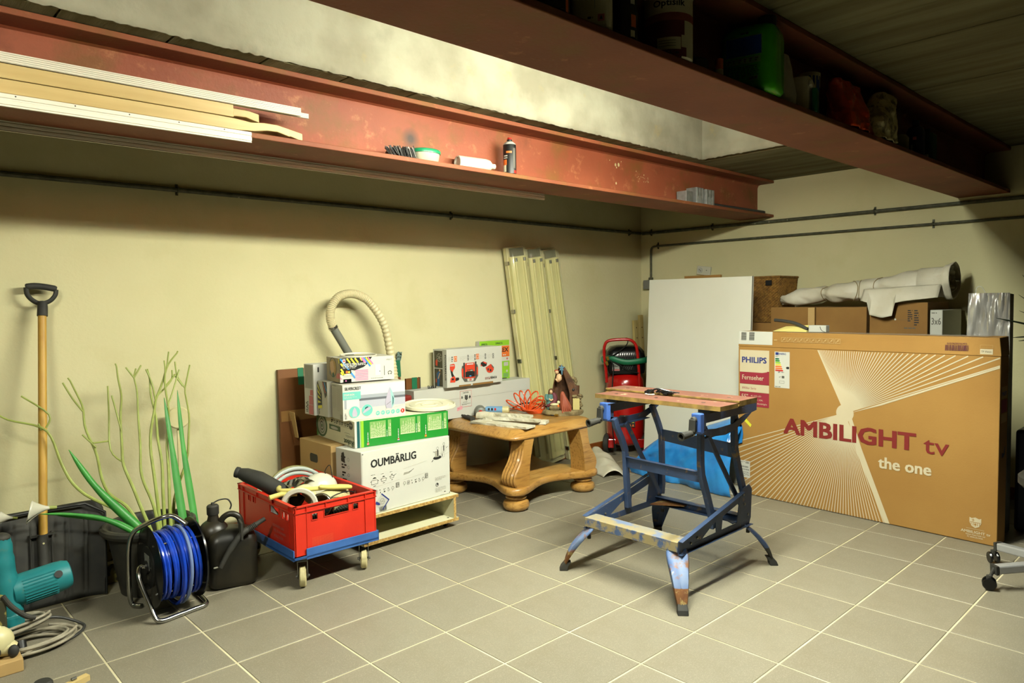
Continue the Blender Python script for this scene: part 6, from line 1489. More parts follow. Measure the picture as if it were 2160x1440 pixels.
# canopy: tall pointed shell with ribs
m_ = fl_(MB('figbrown'))
def can(u, v):
    a = -0.2+(PI+0.4)*u; z = 0.03+0.30*v; w = 0.082*(1-v**2.2)+0.004; x = 0.018+w*-math.cos(a)-0.03*v; y = 0.020+w*0.62*math.sin(a)
    rib = 0.004*math.cos(u*PI*9)
    return (x+rib*-math.cos(a), y+rib*math.sin(a), z)
m_.grid(can, 48, 18); m_.build('canopy', fg, solid=0.006)
m_ = fl_(MB('figbrown'))
for k in range(6): m_.tube(cat([(0.050+0.012*k-0.01,-0.030,0.05),(0.046+0.010*k,-0.025,0.14),(0.024+0.007*k,-0.012,0.23),(-0.006+0.002*k,-0.004,0.32)],5), 0.0075, 8)
m_.build('canopy_folds', fg)
m_ = fl_(MB('starblue')); 
for k in range(5):
    a = k*2*PI/5+0.3; m_.prism([(-0.010+0.026*math.cos(a),0.318+0.026*math.sin(a)),(-0.010+0.009*math.cos(a+0.63),0.318+0.009*math.sin(a+0.63)),(-0.010,0.318),(-0.010+0.009*math.cos(a-0.63),0.318+0.009*math.sin(a-0.63))], -0.022, -0.010, 'y')
m_.tube([(-0.010,-0.016,0.318),(-0.008,-0.016,0.270)], [0.009,0.003], 8); m_.build('star', fg)
# angel
blob('skin', 'angel_body', [(-0.040,-0.015,0.228,0.012),(-0.030,-0.022,0.245,0.020),(-0.030,-0.020,0.262,0.018),(-0.034,-0.020,0.276,0.010)])
m_ = fl_(MB('skin')); m_.ball((-0.044,-0.022,0.290), 0.014); m_.tube([(-0.032,-0.03,0.268),(-0.014,-0.03,0.266)], 0.006, 8); m_.tube([(-0.042,-0.03,0.232),(-0.052,-0.03,0.246)], 0.006, 8); m_.build('angel_head', fg)
m_ = fl_(MB('robe')); m_.ball((-0.045,-0.018,0.297), 0.0145, (1.05,1,0.75)); m_.build('angel_hair', fg)
# seated figure in blue with plum cloak
blob('robeblue', 'blue_robe', [(-0.098,-0.012,0.030,0.014),(-0.095,-0.014,0.070,0.022),(-0.092,-0.012,0.105,0.026),(-0.090,-0.010,0.138,0.019)])
blob('plum', 'plum_cloak', [(-0.112,-0.020,0.060,0.010),(-0.085,-0.030,0.072,0.016),(-0.062,-0.018,0.088,0.017),(-0.058,-0.010,0.120,0.018),(-0.072,-0.006,0.146,0.013)])
m_ = fl_(MB('skin')); m_.ball((-0.084,-0.020,0.156), 0.013, (0.9,0.95,1.15)); m_.tube([(-0.100,-0.035,0.110),(-0.085,-0.042,0.100),(-0.072,-0.040,0.108)], 0.006, 8); m_.ball((-0.084,-0.033,0.154), 0.003); m_.build('face_and_hands', fg, stuff=True)
m_ = fl_(MB('figbrown')); m_.ball((-0.082,-0.012,0.160), 0.017, (1.15,0.9,1.1)); m_.tube([(-0.096,-0.020,0.158),(-0.099,-0.018,0.140)], 0.006, 8); m_.build('hair', fg)
blob('robeblue', 'sleeves', [(-0.112,-0.015,0.138,0.010),(-0.116,-0.028,0.112,0.011),(-0.098,-0.038,0.103,0.008)])
# crib with child
m_ = fl_(MB('stone')); m_.ball((-0.062,-0.045,0.050), 0.030, (1.3,0.9,0.75)); m_.build('crib', fg)
m_ = fl_(MB('cream')); m_.ball((-0.062,-0.050,0.074), 0.016, (1.9,0.9,0.6)); m_.ball((-0.036,-0.050,0.088), 0.011); m_.build('child', fg)
MB_ = fl_(MB('orange')); MB_.ball((-0.038,-0.058,0.064), 0.008, (1,1,1.4)); MB_.build('flame', fg)
# kneeling robed figure
blob('robe', 'kneeling_robe', [(0.020,-0.052,0.020,0.036),(0.012,-0.052,0.050,0.040),(0.004,-0.050,0.085,0.032),(-0.004,-0.046,0.115,0.024),(-0.008,-0.044,0.145,0.015),(-0.006,-0.043,0.160,0.006)])
m_ = fl_(MB('robe'))
for k in range(5): m_.tube(cat([(-0.012+0.014*k,-0.090+0.003*k,0.022),(-0.012+0.011*k,-0.090,0.055),(-0.008+0.006*k,-0.080,0.095),(-0.006+0.002*k,-0.060,0.140)],4), 0.006, 7)
m_.build('robe_folds', fg)
# well and ruins on the right
m_ = fl_(MB('creamstone')); m_.bx(0.060,0.106,-0.052,0.0,0.034,0.112); m_.build('trough', fg, bevel=0.003)
m_ = fl_(MB('stone'))
R = random.Random(8)
for k in range(12): m_.ball((0.112+R.uniform(-.006,.006), -0.045+R.uniform(0,.05), 0.040+k*0.0075), 0.012, (1.1,1.1,0.8), 9, 6)
for k in range(10): m_.ball((0.068+0.006*k, -0.02+R.uniform(-.02,.02), 0.122+R.uniform(-.008,.010)), 0.014, (1,1,0.8), 9, 6)
m_.build('ruin_stones', fg, stuff=True)
m_ = fl_(MB('figbrown')); m_.tube([(0.078,0.0,0.125),(0.082,0.004,0.195)], [0.032,0.030], 14); m_.build('stump', fg)
m_ = fl_(MB('black')); m_.ball((0.066,-0.028,0.168), 0.009, (1,0.5,1.2)); m_.build('hollow', fg)
m_ = fl_(MB('stone'))
for k in range(9): a = k*0.7; m_.ball((0.066+0.020*math.cos(a), 0.0, 0.222+0.022*math.sin(a)), 0.013, (1,1,1.2), 9, 6)
m_.build('wreath', fg, stuff=True)

# ------------------------------------------------------------------ three strip-light fittings leaning on the wall
def fitting(xt, xb, w_, ytop, ybot, label, L_3=1.66):
    a = Vector((xb, ybot, 0.012)); b = Vector((xt, ytop, 1.662)); zt = (b-a).normalized(); Ln = (b-a).length
    xa = Vector((1,0,0)); xa = (xa-zt*xa.dot(zt)).normalized(); ya = zt.cross(xa)
    Mx = Matrix((( xa.x, ya.x, zt.x, a.x), (xa.y, ya.y, zt.y, a.y), (xa.z, ya.z, zt.z, a.z), (0,0,0,1)))
    t = bpy.data.objects.new('strip_light_fitting', None); COL.objects.link(t); t.matrix_world = Mx; XF[t.name] = Mx.copy(); t['label'] = label; t['category'] = 'lamp'; t['group'] = 'strip light fittings leaning on the back wall'
    def lo(m): m.T = Mx.copy(); return m
    h = w_/2
    def sect(hw, d0, d1, r, z, n=5):
        out = [(-hw, d0, z)]
        for k in range(n+1): q = PI/2*k/n; out.append((-hw+r-r*math.cos(q), d1+r-r*math.sin(q), z))
        for k in range(n+1): q = PI/2*k/n; out.append((hw-r+r*math.sin(q), d1+r-r*math.cos(q), z))
        out.append((hw, d0, z)); return out
    # back tray (cream), reflector, clear cover; local -y faces the viewer
    lo(MB('cream')).bx(-h, h, 0.0, 0.040, 0, Ln).build('tray', t, bevel=0.010, bseg=3)
    m = lo(MB('reflector')); m.prism([(-h*0.90,-0.003),(-h*0.86,-0.024),(-h*0.60,-0.034),(-h*0.30,-0.026),(h*0.25,-0.026),(h*0.55,-0.036),(h*0.86,-0.024),(h*0.90,-0.003)], 0.05, Ln-0.075, 'z'); m.build('reflector', t)
    m = lo(MB('clearribbed')); secs = [sect(h*0.93, -0.002, -0.050, 0.030, z) for z in (0.03, Ln-0.045)]; secs.append(sect(h*0.90, -0.002, -0.044, 0.030, Ln-0.020)); secs.append(sect(h*0.80, -0.002, -0.026, 0.022, Ln-0.006))
    n = len(secs[0]); vs = [p_ for s_ in secs for p_ in s_]; fs = []
    for i in range(len(secs)-1):
        for k in range(n-1): fs.append((i*n+k, i*n+k+1, (i+1)*n+k+1, (i+1)*n+k))
    fs += [tuple(reversed(range(n))), tuple((len(secs)-1)*n+k for k in range(n))]
    m.add(vs, fs, True); m.build('clear_cover', t)
    for s_ in (-0.45, 0.45): lo(MB('reflector')).tube([(h*s_,-0.034,0.10),(h*s_,-0.034,Ln-0.11)], 0.0105, 12).build('fluorescent_tube', t)
    for s_ in (-0.45, 0.45):
        lo(MB('chrome')).tube([(h*s_,-0.038,Ln-0.11),(h*s_,-0.038,Ln-0.085)], 0.0108, 12).build('end_cap', t)
    lo(MB('chrome')).bx(-h*0.75,h*0.75,-0.010,-0.004,Ln-0.070,Ln-0.012).build('end_plate', t)
    for f_ in (0.06, 0.28, 0.50, 0.72, 0.93):
        m = lo(MB('chrome')); m.bx(-h-0.006,-h+0.006,-0.014,0.022,Ln*f_-0.014,Ln*f_+0.014); m.build('clip', t, bevel=0.002)
    lo(MB('cream')).bx(-h-0.001,h+0.001,-0.003,0.0015,0.004,Ln-0.004).build('gasket', t)
    return t
fitting(1.297, 1.500, 0.190, 0.985, 0.930, 'leftmost of three grey and cream strip light fittings leaning on the wall')
fitting(1.492, 1.715, 0.170, 1.000, 0.980, 'middle of three grey and cream strip light fittings leaning on the wall')
fitting(1.664, 1.945, 0.165, 1.000, 0.990, 'rightmost of three grey and cream strip light fittings leaning on the wall')
# ------------------------------------------------------------------ compressor in the corner
cp = thing('air_compressor', 'red upright air compressor with black motor cover in the far corner', 'compressor', (2.405,0.850,0), math.radians(-47))
def cl(mb): mb.T = XF[cp.name].copy(); return mb     # local x to the right as seen, local -y towards the viewer
cl(MB('comp')).lathe([(0.0,0.055),(0.06,0.058),(0.11,0.075),(0.142,0.105),(0.153,0.15),(0.155,0.20),(0.155,0.56),(0.150,0.61),(0.130,0.645),(0.10,0.660),(0.0,0.668)], 44).build('tank', cp)
m = cl(MB('blackgloss')); secs = [rsq(0.150,0.125,0.665,0.05),rsq(0.158,0.13,0.70,0.05),rsq(0.158,0.13,0.80,0.05),rsq(0.150,0.125,0.845,0.05),rsq(0.120,0.10,0.880,0.05),rsq(0.07,0.06,0.892,0.04)]
loft(m, secs); m.build('motor_cover', cp, ang=50)
m = cl(MB('darkgrey'))
for k in range(8): m.bar((-0.055+0.018*k,-0.128,0.835),(-0.055+0.018*k-0.01,-0.133,0.775), 0.006, 0.006)
for k in range(5): m.bar((-0.01+0.016*k,-0.130,0.745),(-0.03+0.016*k,-0.134,0.700), 0.006, 0.006)
m.build('vents', cp, stuff=True)
m = cl(MB('green')); m.tube(cat([(-0.165,-0.10,0.785),(-0.12,-0.135,0.79),(-0.06,-0.150,0.772),(0.0,-0.152,0.760),(0.07,-0.150,0.765),(0.15,-0.13,0.775),(0.175,-0.06,0.78)],5), 0.022, 12, flat=1.3); m.build('green_hose', cp)
m = cl(MB('green')); m.tube([(-0.175+0.022*math.cos(a),-0.12,0.785+0.030*math.sin(a)) for a in [2*PI*k/14 for k in range(14)]], 0.005, 6, closed=True); m.build('hose_loop', cp)
m = cl(MB('black')); m.tube(cat([(-0.150,-0.145,0.80),(-0.08,-0.155,0.835),(0.0,-0.145,0.90),(0.012,-0.135,0.945),(0.0,-0.125,0.955),(-0.01,-0.135,0.945)],5), 0.0045, 6); m.tube(cat([(-0.13,-0.15,0.79),(-0.05,-0.16,0.735),(0.03,-0.155,0.69),(0.10,-0.14,0.672)],5), 0.0045, 6); m.tube(cat([(-0.135,-0.148,0.79),(-0.105,-0.160,0.73),(-0.115,-0.165,0.60),(-0.125,-0.165,0.40),(-0.115,-0.170,0.20),(-0.100,-0.17,0.07)],5), 0.005, 6); m.tube([(-0.100,-0.172,0.10),(-0.098,-0.17,0.045)], [0.010,0.013], 8); m.build('mains_lead', cp)
m = cl(MB('brass')); 
for (x, z) in ((-0.152,0.795),(-0.158,0.755)): m.tube([(x-0.004,-0.150,z+0.014),(x+0.006,-0.155,z-0.016)], [0.013,0.009], 8)
m.build('brass_fittings', cp, stuff=True)
m = cl(MB('comp')); m.tube(cat([(-0.158,-0.115,0.595),(-0.165,-0.118,0.70),(-0.178,-0.122,0.83),(-0.172,-0.126,0.90),(-0.140,-0.130,0.935),(-0.05,-0.132,0.945),(0.03,-0.132,0.940),(0.072,-0.130,0.905),(0.088,-0.128,0.84),(0.098,-0.125,0.72),(0.104,-0.122,0.62),(0.106,-0.120,0.56)],6), 0.0125, 12); m.build('handle', cp)
for sx_2, nm in ((-1,'l'),(1,'r')):
    w = cl(MB('blackrub')); w.lathe([(0.035,-0.020),(0.070,-0.022),(0.080,-0.014),(0.080,0.014),(0.070,0.022),(0.035,0.020)], 30, (0.150*sx_2,-0.02,0.080), (1,-0.35,0)); w.use('darkgrey').lathe([(0.0,-0.010),(0.060,-0.012),(0.060,0.012),(0.0,0.010)], 24, (0.150*sx_2,-0.02,0.080), (1,-0.35,0)); w.build('wheel', cp)
m = cl(MB('comp')); m.bx(-0.150,-0.085,-0.115,-0.10,0.055,0.130); m.bx(0.085,0.150,-0.115,-0.10,0.055,0.130); m.build('wheel_bracket', cp, bevel=0.006)
X = XF[cp.name]; R3 = X.to_3x3()
F = Face(X @ Vector((-0.060,-0.1585,0.235)), R3 @ Vector((1,0,0)), (0,0,1)); F.rect(0,0,0.125,0.098,'ink',1); F.rect(0.075,0.036,0.117,0.090,'sticker',2); F.text('97', 0.082, 0.042, 0.020, 'ink', width=0.024, bold=1, k=3); F.micro(0.080,0.072,0.112,0.084,'ink',1,0.5,3,3); F.poly([(0.076,0.006),(0.094,0.006),(0.085,0.026)],'orange',2); F.poly([(0.099,0.006),(0.117,0.006),(0.108,0.026)],'orange',2); F.rect(0.036,0.060,0.066,0.092,'palegrey',2); F.circ(0.050,0.024,0.012,'blueink',2,12); F.circ(0.018,0.024,0.012,'blueink',2,12)
F.build('rating_label', cp)
F = Face(X @ Vector((-0.075,-0.1580,0.425)), R3 @ Vector((1,0,0)), (0,0,1)); F.rect(0.0,0.0,0.13,0.032,'ink',1); F.text('10 bar', 0.045, 0.010, 0.015, 'paper', width=0.055, bold=1.2, k=2); F.build('pressure_label', cp)
F = Face(X @ Vector((-0.115,-0.1335,0.690)), R3 @ Vector((1,0.0,0)), (0,0,1)); F.poly([(0,0.0),(0.062,0.0),(0.062,0.036),(0.012,0.080),(0.0,0.080)],'ink2',1); F.rect(0.002,0.001,0.060,0.014,'softred',2); F.text('POWER', 0.004,0.018,0.011,'paper',width=0.054,bold=1.2,k=2); F.line((0.004,0.066),(0.058,0.034),0.004,'palegrey',2); F.build('cover_label', cp)

# ------------------------------------------------------------------ planks behind the white board
for i, (x, w_, z1, lb) in enumerate(((2.765,0.060,1.085,'pale pine plank with dark knots leaning in the corner beside the white board'),(2.842,0.050,1.13,'narrow pine plank in the very corner, half behind the white board'))):
    t = thing('pine_plank', lb, 'plank', (x,0.99,0)); m = MB('pine'); b = 0.022
    m.add([(x-w_/2,0.955,0.001),(x+w_/2,0.955,0.001),(x+w_/2+0.02,1.018,z1),(x-w_/2+0.02,1.018,z1),(x-w_/2,0.955+b,0.0),(x+w_/2,0.955+b,0.0),(x+w_/2+0.02,1.018+b,z1-0.002),(x-w_/2+0.02,1.018+b,z1-0.002)], [(0,1,2,3),(5,4,7,6),(1,5,6,2),(4,0,3,7),(3,2,6,7),(0,4,5,1)]); o = m.build('plank_body', t)
    k = MB('figbrown'); 
    for z in (0.93, 1.02): k.lathe([(0.006,0),(0.006,0.001)], 10, (x+0.018,0.955+0.063*z/z1-0.001,z), (0,-1,0))
    k.build('knots', t, stuff=True)

# ------------------------------------------------------------------ white board leaning to the right wall
t = thing('white_board', 'large plain white board leaning upright behind the blue bag', 'board', (2.11,0.025,0))
m = MB('whiteboard'); m.add([(2.110,-0.400,0.0),(2.110,0.452,0.0),(2.200,0.452,1.411),(2.200,-0.392,1.409),(2.128,-0.400,0.0),(2.128,0.452,0.0),(2.218,0.452,1.410),(2.218,-0.392,1.408)], [(0,3,2,1),(4,5,6,7),(0,4,7,3),(1,2,6,5),(3,7,6,2),(0,1,5,4)]); m.build('panel', t, bevel=0.001, bseg=1)
m = MB('grey'); m.bar((2.1985,-0.3925,1.4095),(2.1085,-0.4005,0.0), 0.0012, 0.010, (1,0,0)); m.build('edge_band', t)
t = thing('wooden_board', 'brown wooden board standing behind the white board, only its top edge showing', 'board', (2.3,0.1,0))
MB('carton2').bx(2.285,2.305,-0.10,0.20,0.0,1.432).build('panel', t, bevel=0.002)
so = thing('wall_socket', 'white double wall socket tilted on the right wall above the white board', 'socket', (WALL_X,0.52,1.5))
so_c = (2.893, 0.405, 1.494)
m = MB('whiteplastic'); m.T = Matrix.LocRotScale(Vector(so_c), Euler((math.radians(8),0,0)), None); m.bx(-0.016,0.008,-0.062,0.062,-0.036,0.036); m.build('cover', so, bevel=0.004)
m = MB('palegrey'); m.T = Matrix.LocRotScale(Vector(so_c), Euler((math.radians(8),0,0)), None); m.lathe([(0.024,-0.0175),(0.024,-0.016)], 20, (0,0.030,0), (1,0,0)); m.build('outlet', so)
m = MB('ink'); m.T = Matrix.LocRotScale(Vector(so_c), Euler((math.radians(8),0,0)), None)
for (y, z) in ((0.036,0.004),(0.024,-0.004),(-0.030,0.006)): m.lathe([(0.0035,-0.019),(0.0035,-0.017)], 8, (0,y,z), (1,0,0))
m.build('holes', so, stuff=True)

# ------------------------------------------------------------------ basket and cartons along the right wall
def bigbox(name, label, x0, x1, y0, y1, z0, z1, mat='carton2', seam=True):
    t = thing(name, label, 'box', ((x0+x1)/2,(y0+y1)/2,z0)); MB(mat).bx(x0,x1,y0,y1,z0+0.0005,z1).build('body', t, bevel=0.004); return t
bigbox('removal_carton', 'brown carton under the wicker basket, beside the white board', 2.49, 2.86, -0.385, -0.02, 0, 1.082)
t = bigbox('removal_carton', 'tall brown carton with a taped seam, under the thin end of the wrapped roll', 2.45, 2.86, -0.706, -0.395, 0, 1.194)
MB('cartonlite').bx(2.4492,2.4498,-0.704,-0.66,0.9,1.19).build('tape', t)
bigbox('removal_carton', 'tall plain brown carton in the middle of the row under the wrapped roll', 2.45, 2.86, -1.036, -0.712, 0, 1.192)
t = bigbox('removal_carton', 'brown carton with printed arrows and shiny tape under the thick end of the roll', 2.45, 2.86, -1.385, -1.054, 0, 1.218)
F = Face((2.4492,-1.056,0.0),(0,-1,0),(0,0,1)); F.micro(0.220,1.10,0.246,1.175,'ink',6,0.5,3,1); F.micro(0.256,1.075,0.282,1.175,'ink',7,0.5,4,1); F.line((0.01,1.115),(0.23,1.112),0.001,'ink2',1); F.circ(0.15,1.115,0.006,'paper',2,8); F.micro(0.2,1.058,0.31,1.066,'ink2',1,0.8,6,1); F.build('printed_marks', t, stuff=True)
t = bigbox('number_carton', 'grey box end marked 3x6 at the right of the carton row', 2.46, 2.84, -1.462, -1.395, 0, 1.172, 'palegrey')
F = Face((2.4594,-1.396,0.0),(0,-1,0),(0,0,1)); F.text('3x6', 0.008, 1.085, 0.040, 'ink2', width=0.050, bold=0.4, k=1); F.micro(0.008,1.15,0.055,1.158,'ink2',1,0.6,5,1); F.build('printed_number', t)
# wicker basket
bk = thing('wicker_basket', 'tall dark wicker basket with a square grip hole standing behind the white board', 'basket', (2.62,-0.26,1.083))
def bw(u, v):
    a = u*4; s_ = int(min(a, 3.9999)); f_ = a-s_; z = 1.085+0.325*v; tp_ = 0.122+0.026*v; cxb, cyb = 2.745, -0.232
    c4 = [(-1,-1),(1,-1),(1,1),(-1,1)]; p0 = c4[s_]; p1 = c4[(s_+1)%4]; x = p0[0]+(p1[0]-p0[0])*f_; y = p0[1]+(p1[1]-p0[1])*f_
    wv = 0.0035*math.sin(u*4*22*PI)*(1 if int(v*32) % 2 else -1)
    return (cxb+x*(tp_+wv), cyb+y*(tp_+wv), z)
m = MB('wicker'); m.grid(bw, 176, 32, smooth=False); m.build('weave', bk, solid=0.006)
m = MB('wicker')
for (a, b) in (((-1,-1),(1,-1)),((1,-1),(1,1)),((1,1),(-1,1)),((-1,1),(-1,-1))): m.tube([(2.745+a[0]*0.150,-0.232+a[1]*0.150,1.412),(2.745+b[0]*0.150,-0.232+b[1]*0.150,1.412)], 0.008, 8)
m.build('rim', bk)
MB('black').bx(2.586,2.594,-0.330,-0.285,1.352,1.388).build('grip_hole', bk)
# wrapped roll
rl2 = thing('sheet_roll', 'rolled white plastic sheeting tied with cord lying on the cartons', 'roll', (2.62,-0.95,1.22))
def rollf(u, v):
    y = -0.395-1.085*u; rr = 0.042+0.010*math.sin(PI*min(1,u*3))+0.050*u**1.4; zc = 1.235+0.046*u**0.5+0.068*u; rr = rr+(0.012 if u > 0.96 else 0)
    if u < 0.05: rr *= 0.75+5*u
    for tie in (0.30,0.50,0.62): rr -= 0.010*math.exp(-((u-tie)/0.014)**2)
    a = 2*PI*v; p_ = Vector((2.615+rr*math.cos(a)*1.25, y, zc+rr*math.sin(a)))
    q = noise.noise(p_*9)*0.024+abs(noise.noise(Vector((p_.x*34,p_.y*14+a,p_.z*34))))*0.012
    zz = max(p_.z+q, 1.1965+0.026*(1 if -1.39 < y < -1.05 else 0))
    return (p_.x+q, p_.y, zz)
m = MB('sheetwhite'); m.grid(rollf, 90, 34); m.build('outer_wrap', rl2, solid=0.002, ang=60)
m = MB('sheetwhite'); sp = []
for k in range(90):
    a = k/90*2*PI*2.6; r = 0.030+0.062*k/90; sp.append((2.615+1.15*r*math.cos(a), r*math.sin(a)))
n = len(sp); vs = [(x,-1.462-0.012*math.sin(i*0.5),1.349+z) for i, (x, z) in enumerate(sp)]+[(x,-1.30,1.345+z) for x, z in sp]
m.add(vs, [(i,i+1,n+i+1,n+i) for i in range(n-1)], True); m.build('inner_turns', rl2, solid=0.002)
def drape(u, v):
    y = -1.00-0.44*u; x = 2.50-0.045*math.sin(PI*u)-0.06*v; zt = 1.305+0.02*u; zb = 1.20+(-0.075 if 0.15 < u < 0.5 else 0)+0.10*abs(u-0.33)-(0.05*max(0,(u-0.6)))
    z = zt+(zb-zt)*v; q = noise.noise(Vector((y*9, z*9, 2)))*0.03; return (min(x+q, 2.445) if z < 1.23 else x+q, y, z)
m = MB('sheetwhite'); m.grid(drape, 26, 12); m.build('loose_flap', rl2, solid=0.0015)
m = MB('cord')
for tie, tl in ((0.30,0.03),(0.50,-0.02),(0.62,0.04),(0.45,-0.09)):
    pts = []
    for k in range(24):
        a = 2*PI*k/24; u = tie+tl*math.cos(a)*0.6; p_ = Vector(rollf(u, k/24)); c = Vector((2.615,p_.y,1.235+0.046*u**0.5+0.068*u)); pts.append(p_+(p_-c).normalized()*0.003)
    m.tube(pts, 0.0025, 5, closed=True)
m.build('cord_ties', rl2, stuff=True)
# foil wrapped panel
wp = thing('wrapped_panel', 'grey panel wrapped in shiny clear plastic standing behind the television carton', 'panel', (2.16,-1.77,0))
MB('grey').add([(2.125,-1.672,0.0),(2.125,-1.868,0.0),(2.14,-1.862,1.262),(2.14,-1.690,1.262),(2.205,-1.672,0),(2.205,-1.868,0),(2.215,-1.862,1.258),(2.215,-1.690,1.258)], [(0,1,2,3),(5,4,7,6),(1,5,6,2),(4,0,3,7),(3,2,6,7),(0,4,5,1)]).build('panel', wp)
def wr(u, v):
    y = -1.668-0.204*u; z = 0.85+0.416*v; y = y+(0.012*(1-2*u))*(-v)*0.8; q = noise.noise(Vector((y*20+z*3, z*4.5, 0)))*0.012+noise.noise(Vector((y*50, z*9, 3)))*0.005
    return (2.118+0.015*v-abs(q)-0.002, y, z)
m = MB('wrap'); m.grid(wr, 40, 50); m.build('plastic_film', wp)
m = MB('clear'); m.tube(cat([(2.17,-1.70,1.262),(2.165,-1.705,1.295),(2.17,-1.725,1.30),(2.175,-1.745,1.262)],5), 0.003, 6); m.build('film_ear', wp)
# things lying on the television carton
t = thing('yellow_folder', 'pale yellow paper folder lying on the left of the television carton', 'folder', (1.98,-0.78,1.049))
m = MB('yellowpaper'); m.add([(1.945,-0.66,1.050),(1.935,-0.88,1.050),(2.015,-0.88,1.052),(2.015,-0.69,1.056),(1.99,-0.87,1.090),(2.005,-0.72,1.080)], [(0,1,2,3),(0,1,4,5),(1,2,4),(3,5,4,2),(0,5,3)]); m.build('paper', t)
t = thing('white_case', 'small white case with a thin black curve beside the yellow folder', 'case', (1.99,-0.94,1.049))
MB('palegrey').bx(1.955,2.005,-0.99,-0.885,1.0495,1.090).build('body', t, bevel=0.003); MB('ink').tube([(1.9535,-0.985+0.03*math.sin(a),1.052+0.034*(1-math.cos(a))) for a in (0,0.3,0.6,0.9,1.2,1.5)], 0.0014, 5).build('seam', t)
t = thing('grey_pipe_insulation', 'dark grey foam tube lying slantwise over the yellow folder', 'tube', (1.99,-0.75,1.08))
MB('darkgrey').tube(cat([(2.02,-0.64,1.118),(2.00,-0.72,1.112),(1.975,-0.80,1.098),(1.955,-0.88,1.066)],5), 0.0105, 10).build('tube', t)

# ------------------------------------------------------------------ blue bag, styrofoam sheet, crumpled white piece
bg = thing('blue_bag', 'big bright blue plastic bag slumped in front of the white board', 'bag', (1.9,-0.02,0))
def bagf(u, v):
    y = 0.36-0.85*u; a = PI*v
    ht = 0.13+0.12*min(1,u*4)+0.22*u+0.02*math.sin(u*9); 
    if u < 0.06: ht *= 0.35+0.65*(u/0.06)**0.5
    if u > 0.96: ht *= 0.93
    fr = 1.785+0.045*math.cos(u*PI)-0.02; bk_ = 2.088
    # profile from front bottom, up the front, over the top, down the back
    t_ = v
    if t_ < 0.08: x = fr+0.03*(0.08-t_)/0.08; z = 0.004+0.06*(t_/0.08)**1.5
    elif t_ < 0.55: q = (t_-0.08)/0.47; x = fr+(bk_-fr)*0.72*(q**1.9); z = 0.064+(ht-0.064)*math.sin(q*PI/2)**0.85
    else: q = (t_-0.55)/0.45; x = fr+(bk_-fr)*(0.72+0.28*q); z = ht*(1-0.25*q*q)
    p_ = Vector((x, y, z)); n1 = noise.noise(p_*5.0)*0.050+noise.noise(Vector((p_.x*13,p_.y*9+p_.z*12,p_.z*5)))*0.024+noise.noise(p_*32)*0.006
    yy = y+n1*0.4; xm = 2.095 if yy > -0.40 else (2.095-(-0.40-yy)/0.03*0.205 if yy > -0.43 else 1.888)
    return (min(x+n1, xm), yy, max(0.003, z+n1*0.5*(1 if t_ > 0.08 else 0)))
m = MB('bluebag'); m.grid(bagf, 80, 44, flip=True); m.build('bag_body', bg, ang=80)
t = thing('foam_sheet', 'white foam sheet lying flat under the right end of the blue bag', 'sheet', (1.9,-0.36,0))
MB('white').bx(1.822,2.04,-0.462,-0.285,0.0,0.003).build('sheet', t)
t = thing('crumpled_cover', 'crumpled whitish moulded cover lying on the floor between table and blue bag', 'cover', (1.75,0.55,0))
def cf(u, v):
    a = Vector((1.97,0.80,0.0)); b = Vector((1.655,0.375,0.0)); s_ = (b-a).normalized(); nn = Vector((s_.y,-s_.x,0)); nn = -nn if nn.x < 0 else nn
    w_ = 0.075+0.04*math.sin(u*PI); hh = 0.075*(1-u)**0.7+0.040
    x = (v-0.5)*2; z = hh*(1-abs(x)**2.4)+0.004
    p_ = a.lerp(b, u)+nn*(x*w_); q = noise.noise(Vector((p_.x*8,p_.y*8,1)))*0.028
    return (p_.x+q*0.5, p_.y, max(0.003, z+q*(1-abs(x))))
m = MB('sheetwhite'); m.grid(cf, 34, 22); m.build('cover_body', t, solid=0.002)
# ------------------------------------------------------------------ office stool base, navy bin, yucca at the right edge
st = thing('office_stool', 'silver star base of an office stool with black castors at the right edge', 'stool', (1.45,-2.22,0))
for k in range(5):
    a = math.radians(136.5+72*k); p0 = Vector((1.45+0.05*math.cos(a),-2.22+0.05*math.sin(a),0.105)); p1 = Vector((1.45+0.29*math.cos(a),-2.22+0.29*math.sin(a),0.088))
    m = MB('silver'); m.bar(p0, p1, 0.040, 0.036); o = m.build('arm', st, bevel=0.006)
    e2 = (p1-p0).normalized(); m = MB('blackrub'); m.bar(p1+e2*0.0, p1+e2*0.012, 0.042, 0.038); m.build('end_cap', o)
    m = MB('blackgloss'); wc = p1+e2*0.028; wc.z = 0.028; sd = Vector((-e2.y, e2.x, 0)); fd = (e2*0.5+sd*0.86).normalized()
    for s_ in (-0.014, 0.014): m.lathe([(0.0,-0.006),(0.024,-0.006),(0.027,0.0),(0.024,0.006),(0.0,0.006)], 22, wc+fd*s_, fd)
    m.use('blackrub'); m.tube([wc+Vector((0,0,0.010))-fd.cross(Vector((0,0,1)))*0.022*0, wc+Vector((0,0,0.034))], [0.012,0.012], 10); m.tube([wc+Vector((0,0,0.02)), wc+Vector((0,0,0.065))-e2*0.02], 0.007, 8)
    m.build('castor', st)
MB('silver').tube([(1.45,-2.22,0.07),(1.45,-2.22,0.13)], 0.045, 20).build('hub', st); MB('blackrub').tube([(1.45,-2.22,0.13),(1.45,-2.22,0.42)], 0.018, 14).build('column', st)
MB('blackrub').lathe([(0.0,0.42),(0.15,0.42),(0.17,0.44),(0.17,0.47),(0.15,0.49),(0.0,0.495)], 30, (1.45,-2.22,0)).build('seat', st)
t = thing('navy_bin', 'dark navy plastic bin behind the right end of the television carton', 'bin', (2.4,-2.10,0))
MB('navy').bx(2.20,2.60,-2.30,-1.885,0.0,0.545).build('body', t, bevel=0.02, bseg=3)
